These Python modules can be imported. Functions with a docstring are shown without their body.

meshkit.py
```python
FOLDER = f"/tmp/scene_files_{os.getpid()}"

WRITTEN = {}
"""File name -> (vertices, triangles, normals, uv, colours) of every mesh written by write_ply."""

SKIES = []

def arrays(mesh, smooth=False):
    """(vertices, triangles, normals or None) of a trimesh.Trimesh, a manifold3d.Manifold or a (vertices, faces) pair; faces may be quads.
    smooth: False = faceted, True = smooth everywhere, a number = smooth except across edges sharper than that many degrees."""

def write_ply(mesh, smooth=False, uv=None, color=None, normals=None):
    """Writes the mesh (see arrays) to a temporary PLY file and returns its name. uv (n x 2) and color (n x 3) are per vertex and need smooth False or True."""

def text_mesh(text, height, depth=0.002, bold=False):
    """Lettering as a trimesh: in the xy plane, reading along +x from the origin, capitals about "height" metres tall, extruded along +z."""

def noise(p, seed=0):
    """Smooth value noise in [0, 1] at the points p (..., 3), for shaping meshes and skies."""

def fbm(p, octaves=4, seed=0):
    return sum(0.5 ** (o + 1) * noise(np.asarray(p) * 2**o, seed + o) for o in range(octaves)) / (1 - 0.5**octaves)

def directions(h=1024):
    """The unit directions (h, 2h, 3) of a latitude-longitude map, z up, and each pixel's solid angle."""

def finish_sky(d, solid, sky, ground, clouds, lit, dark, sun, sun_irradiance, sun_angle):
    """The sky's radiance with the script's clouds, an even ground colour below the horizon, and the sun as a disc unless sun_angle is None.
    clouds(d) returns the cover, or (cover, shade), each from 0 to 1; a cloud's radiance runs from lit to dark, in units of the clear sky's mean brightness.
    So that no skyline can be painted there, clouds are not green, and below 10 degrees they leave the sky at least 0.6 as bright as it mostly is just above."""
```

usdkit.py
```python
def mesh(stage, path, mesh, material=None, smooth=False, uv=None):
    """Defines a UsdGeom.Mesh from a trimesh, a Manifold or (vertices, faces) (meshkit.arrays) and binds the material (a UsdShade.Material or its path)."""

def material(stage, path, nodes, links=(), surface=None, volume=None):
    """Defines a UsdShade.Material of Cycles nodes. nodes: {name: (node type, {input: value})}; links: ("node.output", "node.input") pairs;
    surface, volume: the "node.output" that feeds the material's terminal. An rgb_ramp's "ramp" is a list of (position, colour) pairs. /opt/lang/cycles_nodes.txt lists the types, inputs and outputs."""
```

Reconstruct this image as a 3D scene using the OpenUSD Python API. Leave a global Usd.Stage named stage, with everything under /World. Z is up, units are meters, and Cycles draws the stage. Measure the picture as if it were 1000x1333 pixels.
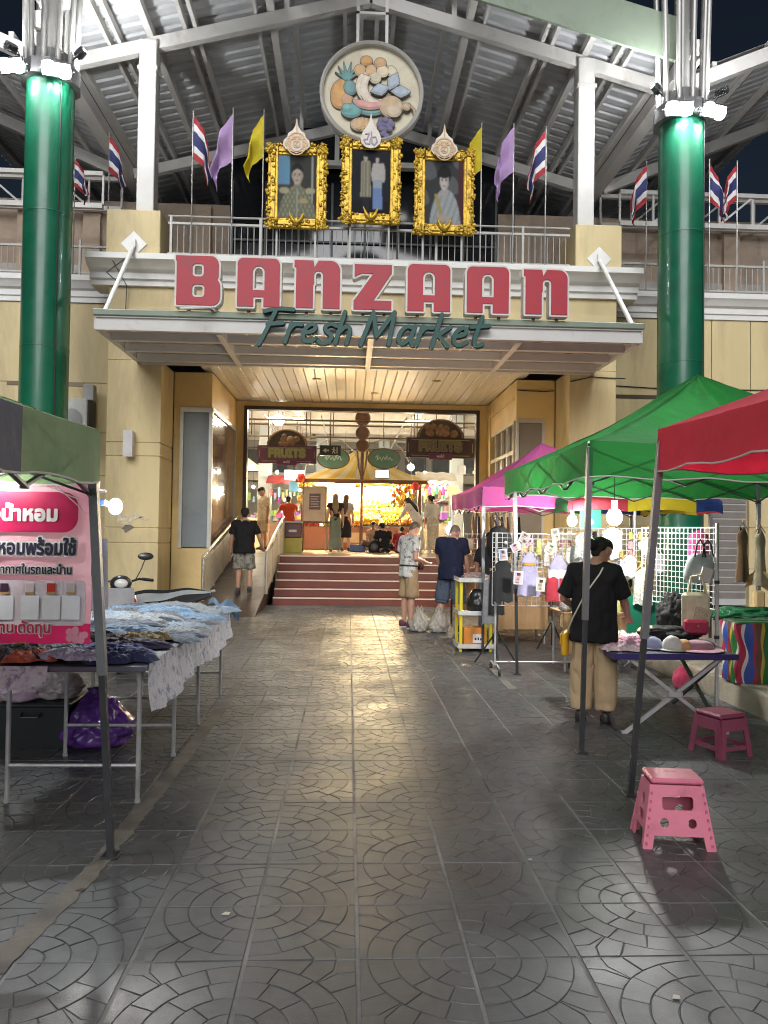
import math, random, glob
import numpy as np, trimesh, usdkit, meshkit
import manifold3d as m3
from pxr import Usd, UsdGeom, UsdLux, UsdShade, Gf, Sdf, Vt
import shapely
from shapely import affinity
from shapely.geometry import Polygon, LineString, Point, box as sbox, MultiPolygon
from shapely.ops import unary_union

stage = Usd.Stage.CreateInMemory()
UsdGeom.SetStageUpAxis(stage, UsdGeom.Tokens.z)
UsdGeom.SetStageMetersPerUnit(stage, 1.0)
UsdGeom.Xform.Define(stage, '/World')
UsdGeom.Scope.Define(stage, '/World/Looks')

# ------------------------------------------------------------------ camera
F, CX, CY, CAMZ = 1000.0, 500.0, 666.5, 1.65
YAW, PITCH, ROLL = math.atan(46 / F), math.atan(23 / F), 0.014
FWD = np.array([math.sin(YAW) * math.cos(PITCH), math.cos(YAW) * math.cos(PITCH), math.sin(PITCH)])
_r0 = np.array([math.cos(YAW), -math.sin(YAW), 0.0]); _u0 = np.cross(_r0, FWD)
UP = math.cos(ROLL) * _u0 - math.sin(ROLL) * _r0
RIGHT = math.cos(ROLL) * _r0 + math.sin(ROLL) * _u0
EYE = np.array([0, 0, CAMZ])
EXPOSURE = 1.18
cam = UsdGeom.Camera.Define(stage, '/World/camera')
cam.CreateHorizontalApertureAttr(36.0); cam.CreateVerticalApertureAttr(48.0)
cam.CreateFocalLengthAttr(36.0 * F / 1000.0)
cam.CreateClippingRangeAttr(Gf.Vec2f(0.05, 1000))
cam.CreateExposureAttr(EXPOSURE)
cam.AddTransformOp().Set(Gf.Matrix4d(*RIGHT, 0, *UP, 0, *(-FWD), 0, *EYE, 1))

def ray(px, py):
    d = FWD + RIGHT * (px - CX) / F - UP * (py - CY) / F
    return d
def atY(px, py, Y):                       # the point of the plane y = Y seen at that place of the photograph
    d = ray(px, py); return EYE + d * (Y / d[1])
def onG(px, py, z=0.0):                   # the point of the level z
    d = ray(px, py); return EYE + d * ((z - CAMZ) / d[2])
def proj(p):
    q = np.asarray(p, float) - EYE; w = q @ FWD
    return CX + F * (q @ RIGHT) / w, CY - F * (q @ UP) / w

# ------------------------------------------------------------------ light
SUN_EL, SUN_ROT = math.radians(29), math.radians(188)
SKY_STRENGTH, MOON = 0.0028, 0.30
usdkit.material(stage, '/World/Looks/night_sky', {
    'sky': ('sky_texture', {'sky_type': 'single_scattering', 'sun_disc': False, 'sun_elevation': SUN_EL, 'sun_rotation': SUN_ROT}),
    'bg': ('background_shader', {'strength': SKY_STRENGTH})}, [('sky.color', 'bg.color')], surface='bg.background')
sky = UsdLux.DomeLight.Define(stage, '/World/sky')
UsdShade.MaterialBindingAPI.Apply(sky.GetPrim()).Bind(UsdShade.Material.Get(stage, '/World/Looks/night_sky'))
sky.GetPrim().SetCustomDataByKey('kind', 'structure')
moon = UsdLux.DistantLight.Define(stage, '/World/night_light')
moon.CreateNormalizeAttr(True); moon.CreateIntensityAttr(MOON); moon.CreateAngleAttr(40.0)
moon.CreateColorAttr(Gf.Vec3f(0.97, 0.98, 1.0))
_sd = np.array([math.sin(SUN_ROT) * math.cos(SUN_EL), math.cos(SUN_ROT) * math.cos(SUN_EL), math.sin(SUN_EL)])
_x = np.cross([0, 0, 1], _sd); _x /= np.linalg.norm(_x); _y = np.cross(_sd, _x)
moon.AddTransformOp().Set(Gf.Matrix4d(*_x, 0, *_y, 0, *_sd, 0, 0, 0, 0, 1))

# ------------------------------------------------------------------ materials
MATS = {}
def M(name, col, rough=0.6, metal=0.0, var=0.18, scale=3.0, bump=0.0, bscale=60.0, spec=0.5, coat=0.0, island=0.0, objr=0.0, sheen=0.0, rvar=0.0, dirt=None, dscale=1.2, dlo=0.5, dhi=0.75, transl=0.0, stretch=None):
    """A principled material: base colour broken up by two noises, optional stains, roughness variation and fine relief."""
    if name in MATS: return MATS[name]
    p = f'/World/Looks/{name}'
    c = np.array(col, float)
    nodes = {'geo': ('geometry', {}), 'map': ('mapping', {'scale': stretch or (1, 1, 1)}),
             'n1': ('noise_texture', {'scale': scale, 'detail': 6.0, 'roughness': 0.65}),
             'r1': ('rgb_ramp', {'ramp': [(0.25, tuple(c * (1 - var))), (0.75, tuple(np.minimum(c * (1 + var), 1)))]}),
             'p': ('principled_bsdf', {'roughness': rough, 'metallic': metal, 'specular_ior_level': spec, 'coat_weight': coat, 'sheen_weight': sheen})}
    links = [('geo.position', 'map.vector'), ('map.vector', 'n1.vector'), ('n1.fac', 'r1.fac')]
    out = 'r1.color'
    if dirt is not None:
        nodes['n2'] = ('noise_texture', {'scale': dscale, 'detail': 8.0, 'roughness': 0.7, 'distortion': 0.6})
        nodes['m2'] = ('map_range', {'from_min': dlo, 'from_max': dhi, 'clamp': True})
        nodes['x2'] = ('mix_color', {'b': dirt})
        links += [('map.vector', 'n2.vector'), ('n2.fac', 'm2.value'), ('m2.result', 'x2.fac'), (out, 'x2.a')]
        out = 'x2.result'
    if island or objr:
        src = 'geo.random_per_island' if island else 'oi.random'
        if objr: nodes['oi'] = ('object_info', {})
        k = island or objr
        nodes['mr'] = ('map_range', {'to_min': 1 - k, 'to_max': 1 + k})
        nodes['hs'] = ('hsv', {})
        links += [(src, 'mr.value'), ('mr.result', 'hs.value'), (out, 'hs.color')]
        out = 'hs.color'
    links.append((out, 'p.base_color'))
    if rvar:
        nodes['n3'] = ('noise_texture', {'scale': 1.7, 'detail': 5.0, 'roughness': 0.6})
        nodes['m3'] = ('map_range', {'from_min': 0.3, 'from_max': 0.7, 'to_min': rough - rvar, 'to_max': rough + rvar, 'clamp': True})
        links += [('geo.position', 'n3.vector'), ('n3.fac', 'm3.value'), ('m3.result', 'p.roughness')]
    if bump:
        nodes['nb'] = ('noise_texture', {'scale': bscale, 'detail': 4.0})
        nodes['b'] = ('bump', {'strength': 0.6, 'distance': bump})
        links += [('geo.position', 'nb.vector'), ('nb.fac', 'b.height'), ('b.normal', 'p.normal')]
    surf = 'p.BSDF'
    if transl:
        nodes['t'] = ('translucent_bsdf', {}); nodes['mx'] = ('mix_closure', {'fac': transl})
        links += [(out, 't.color'), ('p.BSDF', 'mx.closure1'), ('t.BSDF', 'mx.closure2')]
        surf = 'mx.closure'
    MATS[name] = usdkit.material(stage, p, nodes, links, surface=surf)
    return MATS[name]
def MV(name, rough=0.6, transl=0.0, bump=0.0, bscale=60, spec=0.4, var=0.12, scale=9.0, coat=0.0):
    """A material whose colour is that of the mesh's own faces (prints, striped cloth, fruit), with slight soiling."""
    if name in MATS: return MATS[name]
    nodes = {'a': ('attribute', {'attribute': 'col'}), 'geo': ('geometry', {}), 'n1': ('noise_texture', {'scale': scale, 'detail': 5.0}),
             'm': ('map_range', {'from_min': 0.25, 'from_max': 0.75, 'to_min': 1 - var, 'to_max': 1 + var}), 'h': ('hsv', {}),
             'p': ('principled_bsdf', {'roughness': rough, 'specular_ior_level': spec, 'coat_weight': coat})}
    links = [('geo.position', 'n1.vector'), ('n1.fac', 'm.value'), ('m.result', 'h.value'), ('a.color', 'h.color'), ('h.color', 'p.base_color')]
    if bump:
        nodes['nb'] = ('noise_texture', {'scale': bscale, 'detail': 4.0}); nodes['b'] = ('bump', {'strength': 0.6, 'distance': bump})
        links += [('geo.position', 'nb.vector'), ('nb.fac', 'b.height'), ('b.normal', 'p.normal')]
    surf = 'p.BSDF'
    if transl:
        nodes['t'] = ('translucent_bsdf', {}); nodes['mx'] = ('mix_closure', {'fac': transl})
        links += [('h.color', 't.color'), ('p.BSDF', 'mx.closure1'), ('t.BSDF', 'mx.closure2')]; surf = 'mx.closure'
    MATS[name] = usdkit.material(stage, f'/World/Looks/{name}', nodes, links, surface=surf)
    return MATS[name]
def ME(name, col, strength):
    if name not in MATS:
        MATS[name] = usdkit.material(stage, f'/World/Looks/{name}', {'e': ('emission', {'color': col, 'strength': strength})}, [], surface='e.emission')
    return MATS[name]
def MG(name, tint=(0.6, 0.62, 0.62), rough=0.05, dark=0.0):
    """A window pane: sees through, mirrors at a slant."""
    if name not in MATS:
        MATS[name] = usdkit.material(stage, f'/World/Looks/{name}', {
            't': ('transparent_bsdf', {'color': tint}), 'g': ('glossy_bsdf', {'color': (0.9, 0.9, 0.9), 'roughness': rough}), 'f': ('fresnel', {'IOR': 1.6}),
            'm': ('mix_closure', {})}, [('f.fac', 'm.fac'), ('t.BSDF', 'm.closure1'), ('g.BSDF', 'm.closure2')], surface='m.closure')
    return MATS[name]

# ------------------------------------------------------------------ meshes
def rotz(a):
    c, s = math.cos(a), math.sin(a); return np.array([[c, -s, 0], [s, c, 0], [0, 0, 1.0]])
def roty(a):
    c, s = math.cos(a), math.sin(a); return np.array([[c, 0, s], [0, 1.0, 0], [-s, 0, c]])
def rotx(a):
    c, s = math.cos(a), math.sin(a); return np.array([[1.0, 0, 0], [0, c, -s], [0, s, c]])
_ICO = {k: trimesh.creation.icosphere(subdivisions=k, radius=1.0) for k in (0, 1, 2, 3, 4)}
_BOXV = np.array([[x, y, z] for x in (-.5, .5) for y in (-.5, .5) for z in (-.5, .5)])
_BOXF = np.array([[0, 1, 3], [0, 3, 2], [4, 6, 7], [4, 7, 5], [0, 4, 5], [0, 5, 1], [2, 3, 7], [2, 7, 6], [0, 2, 6], [0, 6, 4], [1, 5, 7], [1, 7, 3]])
def frame_of(d):
    d = np.asarray(d, float); d = d / np.linalg.norm(d)
    a = np.array([0, 0, 1.0]) if abs(d[2]) < 0.9 else np.array([1.0, 0, 0])
    u = np.cross(a, d); u /= np.linalg.norm(u); return u, np.cross(d, u), d
class MB:
    def __init__(s): s.v, s.f, s.c, s.n = [], [], [], 0
    def add(s, v, f, col=None):
        v = np.asarray(v, float); f = np.asarray(f, int)
        if f.shape[1] == 4: f = np.vstack([f[:, [0, 1, 2]], f[:, [0, 2, 3]]]); col = np.vstack([col, col]) if (col is not None and np.ndim(col) == 2) else col
        s.v.append(v); s.f.append(f + s.n); s.n += len(v)
        c = np.full((len(f), 3), 0.5) if col is None else (np.broadcast_to(np.asarray(col, float), (len(f), 3)))
        s.c.append(c); return s
    def tm(s, m, col=None): return s.add(m.vertices, m.faces, col)
    def box(s, c, d, R=None, col=None, ch=0.0):
        if ch:
            d = np.asarray(d, float); h = d / 2; pts = []
            for sx in (-1, 1):
                for sy in (-1, 1):
                    for sz in (-1, 1):
                        sg = np.array([sx, sy, sz])
                        for k in range(3):
                            q = h.copy(); 
                            for j in range(3):
                                if j != k: q[j] -= ch
                            pts.append(sg * q)
            hl = trimesh.convex.convex_hull(np.array(pts)); v, f = np.array(hl.vertices), np.array(hl.faces)
        else: v, f = _BOXV * np.asarray(d, float), _BOXF
        if R is not None: v = v @ np.asarray(R).T
        return s.add(v + np.asarray(c, float), f, col)
    def bx(s, x0, x1, y0, y1, z0, z1, col=None, ch=0.0): return s.box(((x0 + x1) / 2, (y0 + y1) / 2, (z0 + z1) / 2), (x1 - x0, y1 - y0, z1 - z0), None, col, ch)
    def bar(s, p0, p1, w, h=None, col=None, up=None):       # a rectangular bar from point to point
        p0, p1 = np.asarray(p0, float), np.asarray(p1, float); d = p1 - p0; L = np.linalg.norm(d); u, w2, d = frame_of(d)
        if abs(d[2]) < 0.9: u, w2 = u, w2
        R = np.stack([u, w2, d], 1)
        return s.box((p0 + p1) / 2, (w, h or w, L), R, col)
    def cyl(s, p0, p1, r0, r1=None, n=10, col=None, cap=True):
        r1 = r0 if r1 is None else r1
        p0, p1 = np.asarray(p0, float), np.asarray(p1, float); u, w, d = frame_of(p1 - p0)
        a = np.linspace(0, 2 * np.pi, n, endpoint=False); ring = np.outer(np.cos(a), u) + np.outer(np.sin(a), w)
        v = np.vstack([p0 + ring * r0, p1 + ring * r1] + ([[p0], [p1]] if cap else [])); i = np.arange(n); j = (i + 1) % n
        f = np.vstack([np.stack([i, j, j + n], 1), np.stack([i, j + n, i + n], 1)])
        if cap: f = np.vstack([f, np.stack([j, i, np.full(n, 2 * n)], 1), np.stack([i + n, j + n, np.full(n, 2 * n + 1)], 1)])
        return s.add(v, f, col)
    def tube(s, pts, r, n=8, col=None):
        pts = np.asarray(pts, float); r = np.broadcast_to(np.asarray(r, float), (len(pts),))
        t = np.gradient(pts, axis=0); rings = []; up = None
        for k in range(len(pts)):
            d = t[k] / (np.linalg.norm(t[k]) + 1e-12)
            if up is None: u, w, _ = frame_of(d)
            else:
                u = up - d * (up @ d); u /= np.linalg.norm(u) + 1e-12; w = np.cross(d, u)
            up = u; a = np.linspace(0, 2 * np.pi, n, endpoint=False)
            rings.append(pts[k] + r[k] * (np.outer(np.cos(a), u) + np.outer(np.sin(a), w)))
        v = np.vstack(rings + [[pts[0]], [pts[-1]]]); m = len(pts); f = []
        i = np.arange(n); j = (i + 1) % n
        for k in range(m - 1):
            f += [np.stack([i + k * n, j + k * n, j + (k + 1) * n], 1), np.stack([i + k * n, j + (k + 1) * n, i + (k + 1) * n], 1)]
        f += [np.stack([j, i, np.full(n, m * n)], 1), np.stack([i + (m - 1) * n, j + (m - 1) * n, np.full(n, m * n + 1)], 1)]
        return s.add(v, np.vstack(f), col)
    def ball(s, c, r, sub=2, col=None, R=None):
        v = _ICO[sub].vertices * np.broadcast_to(np.asarray(r, float), (3,))
        if R is not None: v = v @ np.asarray(R).T
        return s.add(v + np.asarray(c, float), _ICO[sub].faces, col)
    def grid(s, P, col=None, closed=False):                   # P: (n, m, 3) points; col: None, one colour or (n-1, m-1, 3)
        P = np.asarray(P, float); n, m = P.shape[:2]; idx = np.arange(n * m).reshape(n, m)
        f = np.stack([idx[:-1, :-1], idx[1:, :-1], idx[1:, 1:], idx[:-1, 1:]], -1).reshape(-1, 4)
        if col is not None and np.ndim(col) == 3: col = np.asarray(col).reshape(-1, 3)
        return s.add(P.reshape(-1, 3), f, col)
    def prism(s, poly, t, O=(0, 0, 0), U=(1, 0, 0), V=(0, 0, 1), N=None, col=None):   # a flat outline (U, V), extruded by t along N
        U, V = np.asarray(U, float), np.asarray(V, float); N = np.cross(U, V) if N is None else np.asarray(N, float)
        for g in getattr(poly, 'geoms', [poly]):
            if g.is_empty or g.area < 1e-9: continue
            e = trimesh.creation.extrude_polygon(g, t, engine='earcut'); v = np.array(e.vertices)
            s.add(np.asarray(O, float) + v[:, :1] * U + v[:, 1:2] * V + v[:, 2:] * N, np.array(e.faces), col)
        return s
    def lathe(s, prof, c=(0, 0, 0), n=16, col=None, R=None, cap=True):      # prof: (radius, height) from bottom to top
        prof = np.asarray(prof, float); a = np.linspace(0, 2 * np.pi, n, endpoint=False)
        v = np.stack([np.outer(prof[:, 0], np.cos(a)), np.outer(prof[:, 0], np.sin(a)), np.repeat(prof[:, 1:2], n, 1)], -1).reshape(-1, 3)
        m = len(prof); i = np.arange(n); j = (i + 1) % n; f = []
        for k in range(m - 1): f += [np.stack([i + k * n, j + k * n, j + (k + 1) * n], 1), np.stack([i + k * n, j + (k + 1) * n, i + (k + 1) * n], 1)]
        if cap: v = np.vstack([v, [[0, 0, prof[0, 1]], [0, 0, prof[-1, 1]]]])
        if cap: f += [np.stack([j, i, np.full(n, m * n)], 1), np.stack([i + (m - 1) * n, j + (m - 1) * n, np.full(n, m * n + 1)], 1)]
        if R is not None: v = v @ np.asarray(R).T
        return s.add(v + np.asarray(c, float), np.vstack(f), col)
    def V(s): return np.vstack(s.v)
    def xf(s, R=None, t=(0, 0, 0)):
        s.v = [(v @ np.asarray(R).T if R is not None else v) + np.asarray(t, float) for v in s.v]; return s
    def join(s, o):
        for v, f, c in zip(o.v, o.f, o.c): s.v.append(v); s.f.append(f - 0); s.c.append(c)
        return s

# ------------------------------------------------------------------ prims
USED, LOC = {}, {}
def numbered(parent, name):
    k = USED.get((parent, name), 0); USED[(parent, name)] = k + 1
    return f'{parent}/{name}' if k == 0 else f'{parent}/{name}_{k:03d}'
def meta(prim, label=None, cat=None, group=None, kind=None):
    for k, v in (('label', label), ('category', cat), ('group', group), ('kind', kind)):
        if v: prim.SetCustomDataByKey(k, v)
    return prim
def thing(name, label, cat, loc=(0, 0, 0), rz=0.0, group=None, kind=None):
    path = numbered('/World', name); x = UsdGeom.Xform.Define(stage, path)
    x.AddTranslateOp().Set(Gf.Vec3d(*map(float, loc))); x.AddRotateZOp().Set(math.degrees(rz))
    LOC[path] = np.asarray(loc, float); return meta(x.GetPrim(), label, cat, group, kind)
def move(t, loc, rz=0.0):
    x = UsdGeom.Xformable(t).GetOrderedXformOps(); x[0].Set(Gf.Vec3d(*map(float, loc)))
    if len(x) > 1: x[1].Set(math.degrees(rz))
def dup(t, loc, rz=0.0, label=None, group=None):
    d = t.GetCustomData(); n = t.GetName()
    base = n[:-4] if n[-4:-3] == '_' and n[-3:].isdigit() else n
    r = thing(base, label or d.get('label'), d.get('category'), loc, rz, group or d.get('group'))
    r.GetReferences().AddInternalReference(t.GetPath()); r.SetInstanceable(True); return r
def _mesh(path, mb, mat, smooth, off):
    if isinstance(mb, MB):
        v, f, c = np.vstack(mb.v), np.vstack(mb.f), np.vstack(mb.c)
    else:
        v, f, _ = meshkit.arrays(mb); c = None
    v = v - off
    colored = mat in COLORED
    if colored and smooth not in (True, False): smooth = True
    m = usdkit.mesh(stage, path, (v, f), mat, smooth=smooth)
    if colored:
        UsdGeom.PrimvarsAPI(m).CreatePrimvar('col', Sdf.ValueTypeNames.Color3fArray, UsdGeom.Tokens.uniform).Set(Vt.Vec3fArray.FromNumpy(np.ascontiguousarray(c, np.float32)))
    return m.GetPrim()
COLORED = set()
def MVc(*a, **k):
    m = MV(*a, **k); COLORED.add(m); return m
def part(parent, name, mb, mat, smooth=35, label=None, kind=None):
    """One mesh of a thing (or of a part), given in world coordinates when the thing stands in the world, else in its own."""
    root = '/'.join(str(parent.GetPath()).split('/')[:3])
    p = _mesh(numbered(str(parent.GetPath()), name), mb, mat, smooth, LOC[root])
    return meta(p, label, None, None, kind)
def solo(name, mb, mat, label=None, cat=None, group=None, kind=None, smooth=35, at=None):
    path = numbered('/World', name); V = np.vstack(mb.v) if isinstance(mb, MB) else meshkit.arrays(mb)[0]
    lo, hi = V.min(0), V.max(0); off = np.array([(lo[0] + hi[0]) / 2, (lo[1] + hi[1]) / 2, lo[2]])
    p = _mesh(path, mb, mat, smooth, off); LOC[path] = off
    UsdGeom.Xformable(p).AddTranslateOp().Set(Gf.Vec3d(*map(float, off + (0 if at is None else np.asarray(at, float)))))
    return meta(p, label, cat, group, kind)
def RND(s): return np.random.default_rng(s)

# lettering as flat outlines
_FONT = {}
def text_poly(text, height, font='Inter.woff2', stroke=0, size=110):
    from PIL import Image, ImageDraw, ImageFont
    from shapely import box, union_all
    if font not in _FONT: _FONT[font] = ImageFont.truetype(glob.glob('/opt/blender-*/*/datafiles/fonts/' + font)[0], size)
    ft = _FONT[font]; x0, y0, x1, y1 = ft.getbbox(text, anchor='ls', stroke_width=stroke)
    im = Image.new('L', (x1 - x0 + 8, y1 - y0 + 8)); ImageDraw.Draw(im).text((4 - x0, 4 - y0), text, 255, ft, anchor='ls', stroke_width=stroke)
    on = np.pad(np.asarray(im) > 127, ((0, 0), (1, 1))).astype(np.int8)
    rows, st = np.nonzero(np.diff(on, axis=1) == 1); en = np.nonzero(np.diff(on, axis=1) == -1)[1]
    sh = union_all(box(st, -rows - 1, en, -rows)).buffer(0.7).buffer(-0.7).simplify(0.8)
    k = height / (size * 0.727); return affinity.affine_transform(sh, [k, 0, 0, k, -4 * k, (4 - y0) * k])
THAI = 'NotoSansThai*.woff2'
# ================================================================== materials of the setting
X0 = 0.33
cream = M('cream_paint', (0.62, 0.50, 0.265), 0.62, var=0.08, scale=1.3, dirt=(0.34, 0.26, 0.15), dscale=0.7, dlo=0.47, dhi=0.80, bump=0.004, bscale=45, stretch=(1.5, 1.5, 0.35))
cream2 = M('ochre_paint', (0.58, 0.42, 0.17), 0.55, var=0.10, scale=1.5, dirt=(0.36, 0.25, 0.12), dscale=0.8, dlo=0.5, dhi=0.85, bump=0.004, bscale=45)
whitep = M('white_trim_paint', (0.72, 0.71, 0.68), 0.5, var=0.07, scale=2, dirt=(0.42, 0.39, 0.34), dscale=1.1, dlo=0.56, dhi=0.85)
steelw = M('white_steel_paint', (0.58, 0.56, 0.53), 0.45, var=0.07, scale=2, dirt=(0.36, 0.31, 0.26), dscale=1.6, dlo=0.58, dhi=0.8)
railw = M('rail_paint', (0.40, 0.39, 0.36), 0.4, var=0.1, scale=3)
sheetm = M('roof_sheet_metal', (0.52, 0.53, 0.54), 0.6, metal=0.05, var=0.22, scale=0.8, dirt=(0.30, 0.29, 0.28), dscale=0.9, dlo=0.48, dhi=0.8, stretch=(0.4, 1.6, 1))
olive = M('olive_fascia_paint', (0.22, 0.27, 0.20), 0.5, var=0.08, scale=1.1, dirt=(0.15, 0.16, 0.12), dscale=0.8)
brownwall = M('bare_brown_plaster', (0.44, 0.34, 0.26), 0.75, var=0.15, scale=0.9, dirt=(0.28, 0.21, 0.16), dscale=0.7, dlo=0.45, dhi=0.75, bump=0.006, bscale=20)
darkglass = M('dark_glazing', (0.012, 0.014, 0.018), 0.08, var=0.3, spec=0.6)
bronze = M('bronze_frame', (0.12, 0.09, 0.06), 0.35, metal=0.4)
frameblk = M('dark_brown_frame', (0.055, 0.035, 0.025), 0.4)
redtile = M('red_step_tile', (0.12, 0.024, 0.014), 0.5, var=0.2, scale=4, dirt=(0.09, 0.03, 0.022), dscale=1.4, rvar=0.1)
nosing = M('step_nosing', (0.62, 0.52, 0.42), 0.5, var=0.15)
beigefloor = M('beige_hall_floor', (0.36, 0.28, 0.2), 0.25, var=0.12, scale=2)
ceilm = M('ceiling_board_paint', (0.68, 0.64, 0.54), 0.45, var=0.05, scale=1.5, objr=0.025, dirt=(0.5, 0.40, 0.27), dscale=1.0, dlo=0.6, dhi=0.9)
mortar = M('paving_joint', (0.18, 0.178, 0.17), 0.75, var=0.35, scale=5, dirt=(0.045, 0.043, 0.04), dscale=0.55, dlo=0.48, dhi=0.60)
pave = M('paving_concrete', (0.088, 0.093, 0.096), 0.41, var=0.22, scale=19, island=0.14, rvar=0.13, dirt=(0.060, 0.060, 0.060), dscale=0.75, dlo=0.42, dhi=0.72, bump=0.0018, bscale=140, spec=0.5)
asphalt = M('asphalt', (0.05, 0.05, 0.052), 0.8, var=0.25, scale=20)
cementp = M('worn_cement', (0.155, 0.14, 0.115), 0.7, var=0.22, scale=7, dirt=(0.085, 0.08, 0.075), dscale=2.2, dlo=0.42, dhi=0.6, bump=0.004, bscale=60)
concrete = M('ledge_concrete', (0.30, 0.265, 0.21), 0.8, var=0.15, scale=4, dirt=(0.16, 0.14, 0.11), dscale=1.6, bump=0.006, bscale=40)
greenc = M('green_column_enamel', (0.006, 0.115, 0.056), 0.34, var=0.14, scale=1.2, coat=0.15, dirt=(0.012, 0.085, 0.05), dscale=1.1, dlo=0.5, dhi=0.7, rvar=0.08)
galv = M('galvanised_pipe', (0.36, 0.35, 0.33), 0.4, metal=0.35, var=0.12, scale=4)
greybox = M('grey_metal', (0.40, 0.40, 0.39), 0.5, var=0.1, scale=3)

# ================================================================== ground
g = MB(); g.grid([[(-220, -120, -0.05), (-220, 320, -0.05)], [(220, -120, -0.05), (220, 320, -0.05)]])
solo('ground', g, asphalt, kind='structure')
T = 0.43
JX = 0.06                                       # a lane joint runs here
base = MB(); base.bx(-13, 13, -2.6, 16.62, -0.046, -0.0042)
pavement = solo('pavement', base, mortar, kind='structure')
def tile_stones():
    """The stamped fan of one tile, its rings about the corner (0, 0)."""
    rings = [0.0, 0.105, 0.20, 0.295, 0.395]; cuts = [1, 2, 3, 4]; off = [0, 0.0, 0.5, 0.2]; out = []
    sq = sbox(0.006, 0.004, T - 0.006, T - 0.004)
    def sector(r0, r1, a0, a1, n=5):
        a = np.linspace(a0, a1, n); p = [(r1 * math.cos(t), r1 * math.sin(t)) for t in a]
        q = [(r0 * math.cos(t), r0 * math.sin(t)) for t in a[::-1]] if r0 > 0 else [(0, 0)]
        return Polygon(p + q)
    for k in range(4):
        n = cuts[k]; e = [0.0] + [min(max((i + (off[k] if 0 < i < n else 0) * 0.5) / n, 0), 1) for i in range(1, n)] + [1.0]
        for i in range(n): out.append(sector(rings[k], rings[k + 1], e[i] * math.pi / 2, e[i + 1] * math.pi / 2))
    rest = sbox(0, 0, T, T).difference(Point(0, 0).buffer(rings[4], 32))
    for ln in ([(0.30, 0.20), (0.5, 0.30)], [(0.20, 0.30), (0.30, 0.5)], [(0.26, 0.26), (0.36, 0.34), (0.5, 0.36)], [(0.26, 0.26), (0.34, 0.36), (0.36, 0.5)]):
        rest = rest.difference(LineString(ln).buffer(0.0001))
    out += list(rest.geoms)
    res = []
    for p in out:
        p = p.intersection(sq).buffer(-0.0019, join_style=2).simplify(0.0012)
        for q in getattr(p, 'geoms', [p]):
            if q.area > 2e-4 and isinstance(q, Polygon): res.append(np.array(q.exterior.coords)[:-1])
    return res
STONES = tile_stones()
_TOPO = {}
def stone_mesh(P, c, z, tilt):
    """A slab with a worn edge: outline below, a slightly smaller outline on top."""
    x, y = P[:, 0], P[:, 1]
    if (x[:-1] * y[1:] - y[:-1] * x[1:]).sum() + x[-1] * y[0] - y[-1] * x[0] < 0: P = P[::-1]
    n = len(P)
    if n not in _TOPO:
        i = np.arange(n); j = (i + 1) % n
        _TOPO[n] = np.vstack([np.stack([i, j, j + n], 1), np.stack([i, j + n, i + n], 1), np.stack([i + n, j + n, j + 2 * n], 1), np.stack([i + n, j + 2 * n, i + 2 * n], 1), np.stack([i + 2 * n, j + 2 * n, np.full(n, 3 * n)], 1)])
    d = P - c; zt = z + d @ tilt; v = np.empty((3 * n + 1, 3))
    v[:n, :2] = P; v[:n, 2] = -0.012; v[n:2 * n, :2] = P; v[n:2 * n, 2] = zt - 0.003
    v[2 * n:3 * n, :2] = P - d * (0.0022 / np.sqrt((d * d).sum(1)))[:, None]; v[2 * n:3 * n, 2] = zt; v[3 * n] = (*c, z)
    return v, _TOPO[n]
rs = RND(3); stones = []
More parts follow.
